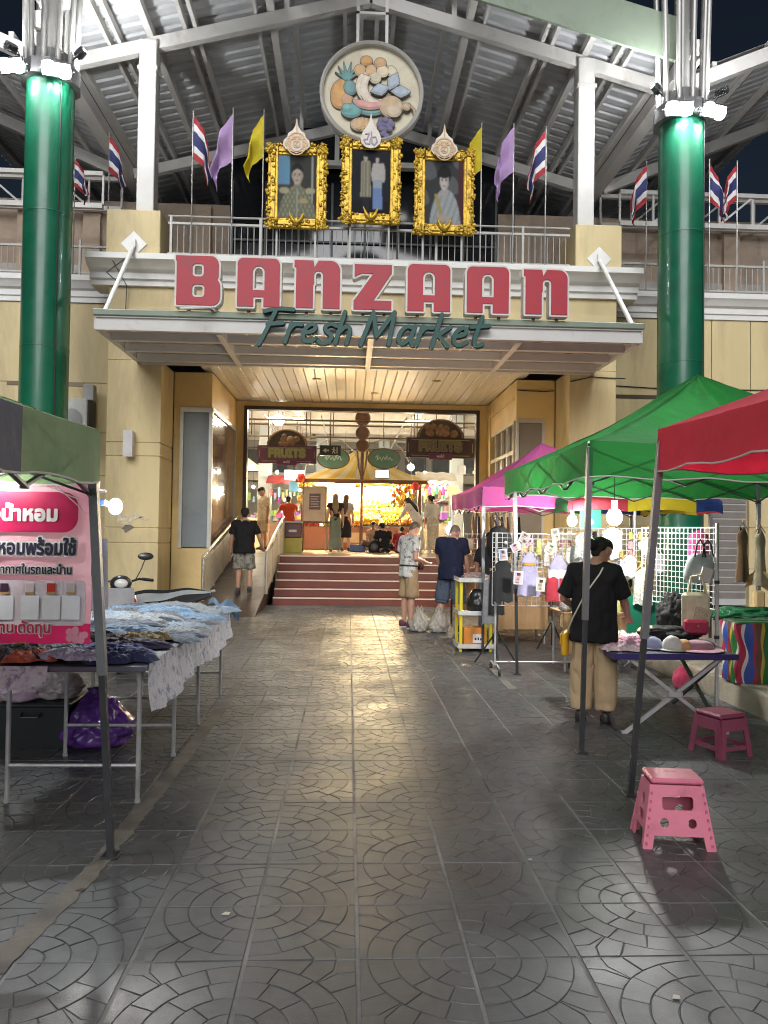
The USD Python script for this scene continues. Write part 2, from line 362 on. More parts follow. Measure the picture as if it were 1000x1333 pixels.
for ix in range(-26, 27):
    for iy in range(-4, 38):
        x, y = JX + ix * T, 0.02 + iy * T * 0.985
        if y > 16.2 or abs(x) > 11.5: continue
        u0, v0 = proj((x + .2, y + .2, 0)) if y > 0.9 else (500, 1500)
        if v0 > 1480 or u0 < -160 or u0 > 1160: continue
        # circles meet at every second crossing, staggered lane by lane
        sx = ix % 2; sy = (iy + (ix // 2) % 2) % 2
        for P in STONES:
            Q = P.copy()
            if sx == 0: Q[:, 0] = T - Q[:, 0]
            if sy == 0: Q[:, 1] = T - Q[:, 1]
            Q = Q * (1, 0.985) + (x, y); c = Q.mean(0)
            u, v = proj((c[0], c[1], 0)) if c[1] > 0.4 else (-999, -999)
            stones.append((Q, c, u, v))
def px_size(s):
    return (s[1][0] ** 2 + s[1][1] ** 2) if (-20 < s[2] < 1020 and s[3] < 1345) else 1e9
stones.sort(key=px_size)
rest = MB()
for k, (Q, c, u, v) in enumerate(stones):
    vv, ff = stone_mesh(Q, c, rs.normal(0, 0.0007), rs.normal(0, 0.006, 2))
    if k < 300: part(pavement, 'paving_stone', MB().add(vv, ff), pave, False)
    else: rest.add(vv, ff)
part(pavement, 'paving_stones', rest, pave, False, kind='stuff')
# two worn cement strips where the old stall line was filled
for (pts, w) in (([(-1.36, 2.3), (-1.30, 2.9), (-1.20, 3.7), (-1.17, 4.6), (-1.15, 5.6), (-1.14, 6.8), (-1.13, 8.2)], 0.10), ([(1.74, 8.0), (1.75, 9.2), (1.76, 10.6), (1.77, 12)], 0.09)):
    cs = LineString(pts).buffer(w / 2, cap_style=2); r = RND(5)
    e = np.array(cs.segmentize(0.035).exterior.coords)[:-1]; e += r.normal(0, 0.005, e.shape)
    s = MB(); s.prism(Polygon(e).buffer(0), 0.006, O=(0, 0, -0.0025), U=(1, 0, 0), V=(0, 1, 0)); solo('cement_strip', s, cementp, kind='structure')
# raised concrete ledge on the right
l = MB(); r = RND(8)
pts = []
for y in np.linspace(4.6, 13.4, 30):
    j = r.normal(0, 0.006); pts.append([(3.74 + j, y, -0.01), (3.745 + j, y, 0.19 + r.normal(0, .004)), (3.775 + j, y, 0.222), (6.4, y, 0.225)])
l.grid(np.array(pts)[:, ::-1]); l.bx(3.80, 6.4, 13.4, 13.42, 0, 0.22)
solo('concrete_ledge', l, concrete, kind='structure')

# ================================================================== the market building
B = thing('market_building', 'cream market hall with white cornices and a wide lit entrance under the canopy', 'building', (X0, 15.4, 0))
def courses(mb, x0, x1, y0, y1, zs, gap=0.018, deep=0.02):
    for a, b in zip(zs[:-1], zs[1:]): mb.bx(x0, x1, y0, y1, a + gap / 2, b - gap / 2, ch=0.006)
    mb.bx(x0 + 0.03, x1 - 0.03, y0 + deep, y1, zs[0], zs[-1] - 0.002)
# pilasters
for sx in (-1, 1):
    xa, xb = (-4.82, -3.76) if sx < 0 else (4.46, 5.42)
    m = MB(); courses(m, xa, xb, 15.4, 16.46, [0, 1.32, 1.62, 3.04, 3.31, 4.955]); part(B, 'pilaster', m, cream)
    m = MB(); m.bx(xa + 0.01, xb - 0.01, 15.1, 16.2, 6.952, 7.84, ch=0.01); part(B, 'parapet_block', m, cream)
m = MB(); m.bx(-4.82, 5.42, 15.412, 15.72, 4.96, 6.44); part(B, 'front_wall', m, cream)
# moulded cornice
prof = [(15.40, 6.42), (15.33, 6.42), (15.33, 6.52), (15.27, 6.54), (15.27, 6.66), (15.16, 6.70), (15.05, 6.80), (14.97, 6.84), (14.97, 6.95), (15.95, 6.95), (15.95, 6.42)]
def cornice(name, x0, x1, dy=0, dz=0, sc=1.0):
    P = np.array(prof); P = np.c_[15.4 + (P[:, 0] - 15.4) * sc + dy, P[:, 1] + dz]; n = len(P)
    m = MB(); m.prism(Polygon(P), x1 - x0, O=(x0, 0, 0), U=(0, 1, 0), V=(0, 0, 1), N=(1, 0, 0)); return part(B, name, m, whitep, 20)
cornice('cornice', -5.17, 5.82)
for sx in (-1, 1):
    xa, xb = (-14, -4.83) if sx < 0 else (5.43, 14)
    zs = [0, 0.9, 1.8, 2.7, 3.6, 4.65, 6.35]
    m = MB()
    if sx < 0: courses(m, xa, xb, 16.4, 16.7, zs)
    else:
        courses(m, xa, 7.9, 16.4, 16.7, zs); courses(m, 8.75, xb, 16.4, 16.7, zs); m.bx(7.88, 8.77, 16.4, 16.7, 2.75, 6.35)
    part(B, 'wing_wall', m, cream)
    P = np.array(prof); m = MB(); P = np.c_[16.4 + (P[:, 0] - 15.4) * 0.5, P[:, 1] - 0.07]
    m.prism(Polygon(P), xb - xa, O=(xa, 0, 0), U=(0, 1, 0), V=(0, 0, 1), N=(1, 0, 0)); part(B, 'cornice', m, whitep, 20)
    # slots under the cornice
    for z in (4.62, 3.58):
        m = MB(); x = -7.2 if sx < 0 else 5.55
        m.bx(x, x + 1.6, 16.385, 16.398, z - 0.04, z + 0.04); part(B, 'wall_slot', m, bronze)
m = MB(); m.bx(7.9, 8.75, 16.52, 16.56, 0.1, 2.74); shut = part(B, 'metal_shutter', m, greybox)
for z in np.arange(0.25, 2.7, 0.16):
    m = MB(); m.bx(7.92, 8.73, 16.505, 16.519, z, z + 0.13, ch=0.005); part(shut, 'slat', m, M('shutter_slat', (0.24, 0.21, 0.19), 0.4, metal=0.3))
# recess: cheeks, side walls, ceiling
XL, XR = X0 - 3.28, X0 + 3.28
m = MB(); m.bx(-3.75, XL, 16.5, 16.7, 4.2, 4.95); m.bx(-3.75, XL, 16.5, 16.7, 0, 1.2); m.bx(-3.75, -3.61, 16.5, 16.7, 1.2, 4.2); part(B, 'cheek_wall', m, cream2)
m = MB(); m.bx(XR, 4.45, 16.5, 16.7, 4.08, 4.95); m.bx(XR, 4.45, 16.5, 16.7, 0, 1.5); m.bx(4.22, 4.45, 16.5, 16.7, 1.5, 4.08); part(B, 'cheek_wall', m, cream2)
m = MB(); m.bx(XL - 0.2, XL, 16.7, 20.3, 4.2, 4.95); m.bx(XL - 0.2, XL, 16.7, 20.3, 0, 1.2); m.bx(XL - 0.2, XL, 19.9, 20.3, 1.2, 4.2); part(B, 'recess_wall', m, cream2)
m = MB(); m.bx(XR, XR + 0.2, 16.7, 20.3, 4.08, 4.95); m.bx(XR, XR + 0.2, 16.7, 20.3, 0, 1.5); m.bx(XR, XR + 0.2, 19.5, 20.3, 1.5, 4.08); part(B, 'recess_wall', m, cream2)
m = MB(); m.bx(XR - 0.02, XR + 0.0, 16.72, 19.5, 4.55, 4.60); m.bx(XR - 0.02, XR, 19.5, 19.56, 1.5, 4.9); part(B, 'wall_moulding', m, cream2)
# bronze windows on the right of the recess
w = part(B, 'window', MB().bx(XR + 0.03, 4.22, 16.56, 16.60, 1.5, 4.08), M('window_film', (0.20, 0.17, 0.13), 0.25, var=0.1, spec=0.6))
part(w, 'frame', MB().bx(XR + 0.0, 4.24, 16.485, 16.55, 4.02, 4.10).bx(4.18, 4.24, 16.485, 16.55, 1.5, 4.02).bx(XR + 0.001, XR + 0.06, 16.485, 16.55, 1.5, 4.02), M('alu_frame', (0.5, 0.46, 0.38), 0.35, metal=0.5))
for k, (ya, yb) in enumerate(((16.75, 17.4), (17.4, 18.05), (18.05, 18.75), (18.75, 19.45))):
    w = part(B, 'window', MB().bx(XR + 0.06, XR + 0.09, ya, yb, 1.5, 4.02), M('window_film2', (0.17, 0.15, 0.11), 0.2, var=0.2, spec=0.6))
    part(w, 'frame', MB().bx(XR - 0.015, XR + 0.055, ya - 0.03, ya + 0.03, 1.5, 4.08).bx(XR - 0.012, XR + 0.055, ya + 0.03, yb - 0.03, 3.36, 3.44).bx(XR - 0.014, XR + 0.055, ya + 0.03, yb - 0.03, 4.02, 4.08), M('alu_frame', (0.5, 0.46, 0.38)))
part(B, 'recess_ceiling', MB().bx(XL - 0.2, XR + 0.2, 15.72, 20.3, 5.02, 5.1), whitep)
nb = 30
for k in range(nb):
    a = XL + (XR - XL) * k / nb; b = XL + (XR - XL) * (k + 1) / nb
    part(B, 'ceiling_board', MB().bx(a + 0.004, b - 0.012, 15.73, 20.19, 4.965 + 0.003 * (k % 2), 5.0, ch=0.004), ceilm)
for (x, y) in ((-0.75, 17.0), (1.9, 16.9), (0.6, 18.6)):
    m = MB(); m.lathe([(0.0, 4.952), (0.05, 4.94), (0.10, 4.955), (0.105, 4.968)], (x, y, 0), 14); part(B, 'ceiling_lamp', m, M('brass_lamp', (0.35, 0.24, 0.1), 0.4, metal=0.5))
part(B, 'door_frame', MB().bx(XL, XL + 0.20, 20.05, 20.3, 0.0, 4.95).bx(XR - 0.20, XR, 20.05, 20.3, 0.0, 4.95).bx(XL + 0.2, XR - 0.2, 20.05, 20.3, 4.82, 4.95), cream2)
part(B, 'door_frame', MB().bx(XL + 0.2, XL + 0.29, 20.02, 20.28, 1.0, 4.73).bx(XR - 0.29, XR - 0.2, 20.02, 20.28, 1.0, 4.73).bx(XL + 0.2, XR - 0.2, 20.02, 20.28, 4.73, 4.82), frameblk)
# upper terrace, its rear wall and glazing
part(B, 'terrace_floor', MB().bx(-4.8, 5.4, 15.97, 20.6, 6.6, 6.93).bx(-14, -4.81, 16.72, 20.6, 6.6, 6.85).bx(5.41, 14, 16.72, 20.6, 6.6, 6.85), M('terrace_concrete', (0.28, 0.26, 0.23), 0.8))
part(B, 'upper_wall', MB().bx(-14, -3.3, 20.6, 20.8, 6.85, 10.3), brownwall); part(B, 'upper_wall', MB().bx(3.95, 14, 20.6, 20.8, 6.85, 10.3), brownwall)
for xa, xb in ((-14, -3.32), (3.97, 14)): part(B, 'upper_wall_base', MB().bx(xa, xb, 20.55, 20.598, 7.95, 8.55), M('pale_band', (0.42, 0.38, 0.34), 0.7))
for x in (-8.6, -6.9, -4.0, 4.6, 6.4, 8.9, 10.4):
    part(B, 'upper_pier', MB().bx(x - 0.22, x + 0.22, 20.45, 20.597, 6.86, 10.2), M('upper_pier_paint', (0.46, 0.35, 0.26), 0.75, var=0.12))
for x in (-10.2, -7.8, -5.5, 5.4, 7.6, 9.6):
    part(B, 'upper_window', MB().bx(x - 0.8, x + 0.8, 20.50, 20.546, 6.9, 7.93), darkglass)
part(B, 'upper_glazing', MB().bx(-3.3, 3.95, 20.70, 20.74, 6.93, 12.2), darkglass)
m = MB()
for x in np.linspace(-3.25, 3.9, 9): m.bx(x - 0.03, x + 0.03, 20.62, 20.69, 6.93, 11.0)
for z in (7.75, 8.6, 9.4): m.bx(-3.3, 3.95, 20.63, 20.685, z - 0.025, z + 0.025)
part(B, 'glazing_bars', m, M('mullion_paint', (0.14, 0.14, 0.14), 0.5, metal=0.3))
# wall wiring and diamond plates
for x, y in ((-4.27, 15.09), (4.95, 15.09)):
    part(B, 'tie_plate', MB().box((x, y - 0.001, 7.16 if x < 0 else 7.14), (0.36, 0.02, 0.36), roty(math.pi / 4), ch=0.004), whitep)
m = MB(); m.tube([(3.62, 16.47, 4.72), (4.2, 16.47, 4.70), (4.42, 16.44, 4.72)], 0.012, 6); m.tube([(4.47, 15.385, 4.72), (4.9, 15.385, 4.82), (5.6, 15.37, 4.80)], 0.012, 6); m.tube([(5.42, 16.38, 4.86), (7, 16.38, 4.80), (9.5, 16.38, 4.83)], 0.012, 6)
part(B, 'wall_cable', m, M('cable_black', (0.03, 0.03, 0.03), 0.5))
# hall: floor, walls, ceiling
m = MB(); m.bx(XL + 1.25, XR, 18.10, 20.3, -0.02, 1.02).bx(-8.5, 9.5, 20.3, 36, -0.02, 1.02).bx(XL, XL + 1.25, 19.75, 20.3, -0.02, 1.018); part(B, 'hall_floor', m, beigefloor)
part(B, 'hall_wall', MB().bx(-8.7, -8.5, 20.3, 36, 1.02, 6.2).bx(9.5, 9.7, 20.3, 36, 1.02, 6.2).bx(-8.5, 9.5, 36, 36.2, 1.02, 6.2).bx(-8.5, XL + 0.001, 20.31, 20.5, 1.02, 6.2).bx(XR - 0.001, 9.5, 20.31, 20.5, 1.02, 6.2).bx(XL, XR, 20.31, 20.5, 4.96, 6.2), M('hall_wall_paint', (0.42, 0.41, 0.38), 0.7, var=0.1, scale=1))
part(B, 'hall_ceiling', MB().bx(-8.7, 9.7, 20.3, 36.2, 6.0, 6.15), M('hall_ceiling_paint', (0.48, 0.46, 0.42), 0.6, var=0.1))
for y in (22.2, 25.2, 28.2, 31.2, 34.2): part(B, 'ceiling_beam', MB().bx(-8.5, 9.5, y, y + 0.35, 5.55, 5.998), M('beam_paint', (0.6, 0.56, 0.48), 0.6))
for x in (-5.2, -1.9, 2.2, 5.6): part(B, 'ceiling_beam', MB().bx(x, x + 0.3, 20.5, 36, 5.62, 5.997), M('beam_paint', (0.6, 0.56, 0.48), 0.6))
for x, y in ((-3.15, 29.0), (-4.2, 25.0), (3.95, 28.2), (5.25, 27.0), (1.5, 33.5), (-1.2, 33.5), (7.6, 29)):
    part(B, 'hall_column', MB().bx(x - 0.24, x + 0.24, y - 0.24, y + 0.24, 1.02, 5.999, ch=0.02), M('hall_column_paint', (0.38, 0.42, 0.42), 0.5, var=0.1))
part(B, 'mezzanine', MB().bx(-8.4, 9.4, 34.0, 35.9, 3.75, 4.1), M('mezz', (0.5, 0.47, 0.4), 0.6))
for x in np.arange(-6.5, 8, 1.3): part(B, 'mezzanine_opening', MB().bx(x, x + 1.0, 35.9, 35.98, 4.25, 5.3), M('hall_window', (0.10, 0.11, 0.12), 0.2))

# steps
S = thing('entrance_steps', 'flight of red tiled steps with pale nosings rising to the hall', 'steps', (1.0, 16.6, 0))
for k in range(6):
    y = 16.6 + 0.3 * k; z = 0.17 * (k + 1)
    st = part(S, 'step', MB().bx(-1.60, XR - 0.005, y, (y + 0.3) if k < 5 else 18.098, -0.02, z - 0.006), redtile)
    part(st, 'nosing', MB().bx(-1.60, XR - 0.008, y - 0.012, y + 0.035, z - 0.03, z, ch=0.006), nosing)
    part(st, 'tread', MB().bx(-1.60, XR - 0.008, y + 0.037, y + 0.299 if k < 5 else 18.097, z - 0.0055, z - 0.002), redtile)
# ramp and its rails
R_ = thing('entrance_ramp', 'dark ramp on the left of the steps between white railings', 'ramp', (-2.4, 16.6, 0))
m = MB(); P = Polygon([(14.3, 0.0), (19.74, 1.015), (19.74, -0.02), (14.3, -0.02)])
m.prism(P, 1.24, O=(XL + 0.004, 0, 0), U=(0, 1, 0), V=(0, 0, 1), N=(1, 0, 0)); part(R_, 'ramp_slab', m, M('ramp_concrete', (0.045, 0.03, 0.024), 0.4, var=0.25, scale=5, rvar=0.12, bump=0.003, bscale=50))
def rz_(y): return max(0, (y - 14.3) * 0.1866)
def ramp_rail(x, y0, y1, label):
    t = thing('ramp_railing', label, 'railing', (x, y0, 0))
    m = MB(); m.prism(Polygon([(y0, rz_(y0) + 0.05), (y1, rz_(y1) + 0.05), (y1, rz_(y1) + 0.78), (y0, rz_(y0) + 0.78)]), 0.05, O=(x - 0.025, 0, 0), U=(0, 1, 0), V=(0, 0, 1), N=(1, 0, 0)); part(t, 'panel', m, M('rail_panel_paint', (0.55, 0.52, 0.46), 0.5, var=0.1, dirt=(0.16, 0.13, 0.1), dscale=5, dlo=0.55, dhi=0.7))
    m = MB(); m.tube([(x, y0 - 0.1, rz_(y0) + 0.86), (x, y1, rz_(y1) + 0.90)], 0.03, 10); m.tube([(x, y0 - 0.03, rz_(y0) + 0.02), (x, y0 - 0.03, rz_(y0) + 0.86)], 0.028, 8); part(t, 'handrail', m, M('chrome_rail', (0.62, 0.58, 0.5), 0.25, metal=0.8))
    for y in np.linspace(y0 + 0.05, y1 - 0.05, 5):
        part(t, 'post', MB().bx(x - 0.03, x + 0.03, y - 0.03, y + 0.03, rz_(y) - 0.02, rz_(y) + 0.84, ch=0.004), railw)
ramp_rail(-1.67, 15.9, 19.9, 'white solid ramp railing beside the red steps')
ramp_rail(XL + 0.10, 15.3, 19.9, 'white ramp railing along the glazed display case')

# railings of the upper terrace
def railing(x0, x1, y, z0, z1, label, step=0.125):
    t = thing('balcony_railing', label, 'railing', ((x0 + x1) / 2, y, z0))
    part(t, 'top_rail', MB().bx(x0, x1, y - 0.025, y + 0.025, z1 - 0.05, z1, ch=0.006), railw)
    part(t, 'bottom_rail', MB().bx(x0, x1, y - 0.02, y + 0.02, z0 + 0.06, z0 + 0.1, ch=0.004), railw)
    xs = np.arange(x0 + 0.06, x1 - 0.03, step)
    for k, x in enumerate(xs):
        if k % 14 == 0: part(t, 'rail_post', MB().bx(x - 0.025, x + 0.025, y - 0.026, y + 0.026, z0 - 0.02, z1 + 0.12, ch=0.004), railw)
        else: part(t, 'baluster', MB().cyl((x, y, z0 + 0.1), (x, y, z1 - 0.05), 0.009, n=6, cap=False), railw)
    if z1 > 7.65: part(t, 'upper_rail', MB().cyl((x0, y, z1 + 0.12), (x1, y, z1 + 0.12), 0.022, n=8), railw)
railing(-3.64, 4.38, 15.2, 6.95, 7.66, 'white balcony railing between the two cream blocks above the sign')
railing(-9.3, -4.86, 16.35, 6.89, 7.55, 'white balcony railing of the left wing behind the green column')
railing(5.46, 10.2, 16.35, 6.89, 7.55, 'white balcony railing of the right wing behind the green column')

# ================================================================== roof over the forecourt
RT = thing('gable_roof', 'high gabled steel roof with grey corrugated sheets over the entrance', 'roof', (X0, 15.4, 7.8))
AX = 0.3
def zg(x): return 12.45 - 0.264 * abs(x - AX)
def corrugated(x0, x1, zf, y0, y1, pitch=0.3, up=0.0):
    ys = []; hs = []
    y = y0
    while y < y1:
        ys += [y, y + 0.17, y + 0.2, y + 0.27]; hs += [0, 0, 0.05, 0.05]; y += pitch
    P = np.array([[(x, yy, zf(x) + up + h) for yy, h in zip(ys, hs)] for x in np.linspace(x0, x1, 7)]); return P
for sgn in (-1, 1):
    xa, xb = AX + sgn * 1.78, AX + sgn * 6.05
    m = MB(); m.grid(corrugated(xa, xb, zg, 12.2 if sgn < 0 else 14.02, 26, up=0.34)); part(RT, 'roof_sheet', m, sheetm, False)
    m = MB(); m.grid(corrugated(AX, AX + sgn * 1.95, zg, 12.2 if sgn < 0 else 14.02, 26, up=0.98)); part(RT, 'monitor_sheet', m, sheetm, False)
    for y in (15.4, 20.2, 25.2):
        part(RT, 'rafter', MB().bar((AX, y, zg(AX)), (AX + sgn * 6.05, y, zg(AX + sgn * 6.05)), 0.15, 0.26), steelw)
        part(RT, 'monitor_strut', MB().bx(AX + sgn * 1.7 - 0.05, AX + sgn * 1.7 + 0.05, y - 0.05, y + 0.05, zg(AX + sgn * 1.7) + 0.1, zg(AX + sgn * 1.7) + 0.95), steelw)
    for off, w in ((1.62, 0.10), (2.02, 0.15), (2.32, 0.06), (3.52, 0.08), (3.72, 0.08), (4.4, 0.13), (5.0, 0.07), (5.2, 0.07), (5.95, 0.16), (0.55, 0.08), (0.18, 0.1)):
        x = AX + sgn * off; up = 0.24 if off > 1.9 else 0.86
        if abs(off - 1.62) < 0.01: up = 0.55
        part(RT, 'purlin', MB().bx(x - w / 2, x + w / 2, 12.3 if sgn < 0 else 14.1, 26, zg(x) + up - 0.09, zg(x) + up + 0.08), steelw)
    part(RT, 'gutter', MB().bx(AX + sgn * 6.06, AX + sgn * 6.36, 14.1, 26, 10.75, 11.05), steelw)
    # posts
    part(RT, 'post', MB().bx(AX + sgn * 4.42 - 0.17, AX + sgn * 4.42 + 0.17, 15.25, 15.59, 7.842, zg(4.42) - 0.02, ch=0.012), steelw)
    part(RT, 'post_cap', MB().bx(AX + sgn * 4.42 - 0.20, AX + sgn * 4.42 + 0.20, 15.22, 15.62, 10.72, 10.80, ch=0.01), steelw)
m = MB(); m.prism(Polygon([(1.0, zg(1.0) - 0.42), (6.15, zg(6.15) - 0.42), (6.15, zg(6.15) + 0.42), (1.0, zg(1) + 0.42)]), 0.06, O=(0, 14.0, 0), U=(1, 0, 0), V=(0, 0, 1), N=(0, -1, 0)); part(RT, 'fascia', m, olive)
# clerestory of the second frame
part(RT, 'tie_beam', MB().bx(AX - 2.0, AX - 0.02, 20.05, 20.25, 11.22, 11.36).bx(AX + 0.02, AX + 2.0, 20.05, 20.25, 11.22, 11.36), steelw)
for x in (-1.75, -0.75, 0.75, 1.75): part(RT, 'mullion', MB().bx(AX + x - 0.06, AX + x + 0.06, 20.1, 20.2, 11.36, zg(AX + x) - 0.1), steelw)
part(RT, 'clerestory_pane', MB().bx(AX - 1.7, AX + 1.7, 20.26, 20.29, 11.3, 12.3), darkglass)
# side gables rising outwards from the valleys over the columns
def zs_(x): return 10.85 + 0.42 * (abs(x - AX) - 6.3)
for sgn in (-1, 1):
    G_ = thing('side_roof', 'outer roof slope with trusses beyond the %s green column' % ('left' if sgn < 0 else 'right'), 'roof', (AX + sgn * 8, 16, 7.8))
    xa, xb = AX + sgn * 6.38, AX + sgn * 11.5
    m = MB(); m.grid(corrugated(xa, xb, zs_, 15.6 if sgn > 0 else 17.5, 26, up=0.32)); part(G_, 'roof_sheet', m, sheetm, False)
    for y in (15.5, 20.2): part(G_, 'rafter', MB().bar((xa, y, zs_(xa)), (xb, y, zs_(xb)), 0.18, 0.28), steelw)
    for off in (7.2, 8.4, 9.6, 10.8):
        x = AX + sgn * off; part(G_, 'purlin', MB().bx(x - 0.05, x + 0.05, 15.5, 26, zs_(x) + 0.15, zs_(x) + 0.30), steelw)
    for y, z in ((18.8, 9.35), (20.3, 9.9)):
        part(G_, 'truss_chord', MB().bx(min(xa, xb), max(xa, xb), y - 0.06, y + 0.06, z, z + 0.12), steelw); part(G_, 'truss_chord', MB().bx(min(xa, xb), max(xa, xb), y - 0.06, y + 0.06, z + 0.8, z + 0.9), steelw)
        for k in range(6):
            x1 = xa + sgn * k * 0.85; part(G_, 'truss_web', MB().bar((x1, y, z + 0.1), (x1 + sgn * 0.85, y, z + 0.82) if k % 2 else (x1 + sgn * 0.85, y, z + 0.1 + 0.001), 0.05), steelw)
            part(G_, 'truss_web', MB().bar((x1, y, z + 0.82), (x1, y, z + 0.1), 0.05), steelw)

# the two green columns with their fans of pipes
def column(x, label, ztop):
    t = thing('green_column', label, 'column', (x, 14.0, 0))
    part(t, 'shaft', MB().lathe([(0.47, 0.0), (0.47, 0.25), (0.415, 0.3), (0.41, ztop - 0.2), (0.41, ztop)], (x, 14, 0), 48), greenc, 40)
    part(t, 'collar', MB().lathe([(0.40, ztop), (0.52, ztop + 0.02), (0.52, ztop + 0.30), (0.40, ztop + 0.34), (0.38, ztop + 0.55), (0.2, ztop + 0.56)], (x, 14, 0), 10), M('collar_grey', (0.16, 0.16, 0.16), 0.5), 20)
    for k in range(11):
        a = 2 * math.pi * k / 11 + 0.2; c, s = math.cos(a), math.sin(a)
        part(t, 'pipe', MB().cyl((x + 0.42 * c, 14 + 0.42 * s, ztop + 0.3), (x + 0.52 * c, 14 + 0.52 * s, 13.2), 0.05, n=10), galv)
    for z in (2.4, 4.8, 7.2): part(t, 'seam_ring', MB().lathe([(0.411, z - .012), (0.417, z - .008), (0.417, z + .008), (0.411, z + .012), (0.411, z - .012)], (x, 14, 0), 48, cap=False), greenc, 30)
    part(t, 'cable', MB().tube([(x + .30, 13.70, .3), (x + .31, 13.695, 3.0), (x + .29, 13.69, 6.0), (x + .30, 13.70, ztop)], .012, 6), M('cable_black', (0.03, 0.03, 0.03), 0.5))
    part(t, 'core_pipe', MB().cyl((x, 14, ztop + 0.3), (x, 14, 13.2), 0.14, n=14), galv)
    return t
column(-5.5, 'green round column with fanned pipes on the left of the sign', 9.55)
column(6.14, 'green round column with fanned pipes on the right of the sign', 9.30)
lampglass = ME('flood_glow', (1.0, 0.98, 0.95), 1.0)
FLOOD = 300.0; BULB = 300.0; WARM = 60.0
floodE = ME('flood_lens', (0.95, 0.98, 1.0), FLOOD)
def flood(x, y, z, yaw, pitch, label, w=0.5, h=0.26, mat=None, two=True):
    """A LED floodlight: finned housing on a bracket with glowing round lenses, tilted down towards the forecourt."""
    t = thing('floodlight', label, 'floodlight', (x, y, z), 0, 'floodlights on the green columns')
    Rm = rotz(yaw) @ rotx(pitch)
    def pt(m): return m.xf(Rm, (x, y, z))
    hm = M('flood_housing', (0.10, 0.10, 0.105), 0.4, metal=0.3)
    part(t, 'housing', pt(MB().box((0, 0.05, 0), (w, 0.07, h), ch=0.02)), hm)
    m = MB()
    for k in range(7): m.box((-w * 0.4 + k * w * 0.8 / 6, 0.10, 0), (0.008, 0.05, h * 0.85))
    part(t, 'fins', pt(m), hm)
    for cx, cz in (((-w * .25, .02), (w * .25, -.02)) if two else ((0, 0),)):
        r_ = h * .43; l = part(t, 'lens', pt(MB().lathe([(0, -.01), (r_, -.01), (r_, .02), (r_ * .8, .035), (0, .042)], (cx, 0.02, cz), 20, R=Rf)), mat or floodE, True)
    m = MB(); m.tube([(-w * 0.55, 0.05, 0), (-w * 0.55, 0.2, -0.02), (w * 0.55, 0.2, -0.02), (w * 0.55, 0.05, 0)], 0.012, 6); part(t, 'bracket', pt(m), hm)
Rf = rotx(math.pi / 2)
dn = -0.55
flood(-5.98, 13.45, 9.62, -0.25, 0.55, 'bright floodlight on the left green column, outer of the pair')
flood(-5.20, 13.45, 9.58, 0.20, 0.55, 'bright floodlight on the left green column, inner of the pair')
flood(5.86, 13.45, 9.33, -0.2, 0.55, 'bright floodlight on the right green column, inner of the pair')
flood(6.52, 13.45, 9.31, 0.25, 0.55, 'bright floodlight on the right green column, outer of the pair')
upE = ME('uplight_lens', (0.95, 0.98, 1.0), FLOOD * 2.5)
for k, (x, y, z, yaw, lb) in enumerate(((-4.86, 13.75, 10.1, 2.25, 'small tilted uplight at the inner side of the left column head'), (-6.14, 13.75, 10.15, -2.25, 'small uplight at the outer side of the left column head'), (5.50, 13.7, 9.85, -2.25, 'small tilted uplight at the inner side of the right column head'), (6.78, 13.7, 9.85, 2.25, 'small uplight at the outer side of the right column head'))):
    flood(x, y, z, yaw, -.8, lb, .22, .16, upE, False)
# ================================================================== canopy
CN = thing('entrance_canopy', 'flat white steel canopy with corrugated underside carrying the red letters', 'canopy', (X0, 14, 4.86))
x0, x1 = -4.20, 4.92
part(CN, 'front_beam', MB().bx(x0, x1, 12.76, 12.80, 4.88, 5.10).bx(x0, x1, 12.70, 12.80, 4.86, 4.885).bx(x0, x1, 12.72, 12.80, 5.075, 5.099), steelw)
part(CN, 'gutter', MB().bx(x0 - 0.03, x1 + 0.03, 12.68, 12.95, 5.10, 5.20, ch=0.01), olive)
for x in (x0, x1): part(CN, 'side_beam', MB().bx(x - 0.05, x + 0.05, 12.805, 15.39, 4.90, 5.08, ch=0.006), steelw)
for y in (13.45, 14.25, 15.05, 15.34): part(CN, 'purlin', MB().bx(x0 + 0.06, x1 - 0.06, y - 0.05, y + 0.05, 4.86, 5.0), steelw)
for x in (-2.2, 0.33, 2.85): part(CN, 'cross_beam', MB().bx(x - 0.05, x + 0.05, 12.81, 15.38, 4.845, 4.985), steelw)
P = []
for k, x in enumerate(np.arange(x0 + 0.06, x1 - 0.05, 0.10)): P.append([(x, 12.81, 5.01 + 0.045 * (k % 4 < 2)), (x, 15.39, 5.03 + 0.045 * (k % 4 < 2))])
part(CN, 'corrugated_sheet', MB().grid(P), M('canopy_sheet', (0.42, 0.38, 0.35), 0.5, var=0.15, scale=1, dirt=(0.2, 0.16, 0.13), dscale=1.5), False)
for xa, xb in ((-4.27, -4.12), (4.95, 4.84)):
    part(CN, 'tie_rod', MB().cyl((xa, 15.08, 7.13), (xb, 12.95, 5.22), 0.04, n=10).ball((xb, 12.95, 5.22), 0.06, 1), whitep)
    part(CN, 'rod_bracket', MB().box((xa, 15.05, 7.15), (0.10, 0.1, 0.16)).box((xb, 12.97, 5.21), (0.12, 0.14, 0.05)), whitep)
m = MB(); m.tube([(-4.25, 14.9, 6.9), (-4.5, 14.2, 6.3), (-4.18, 13.9, 6.0), (-4.25, 13.4, 5.5), (-4.12, 12.97, 5.22)], 0.012, 5); m.tube([(-4.65, 15.02, 6.8), (-4.45, 15.3, 6.4), (-4.5, 15.38, 5.4)], 0.008, 5)
part(CN, 'cable', m, M('cable_black', (0.03, 0.03, 0.03)))

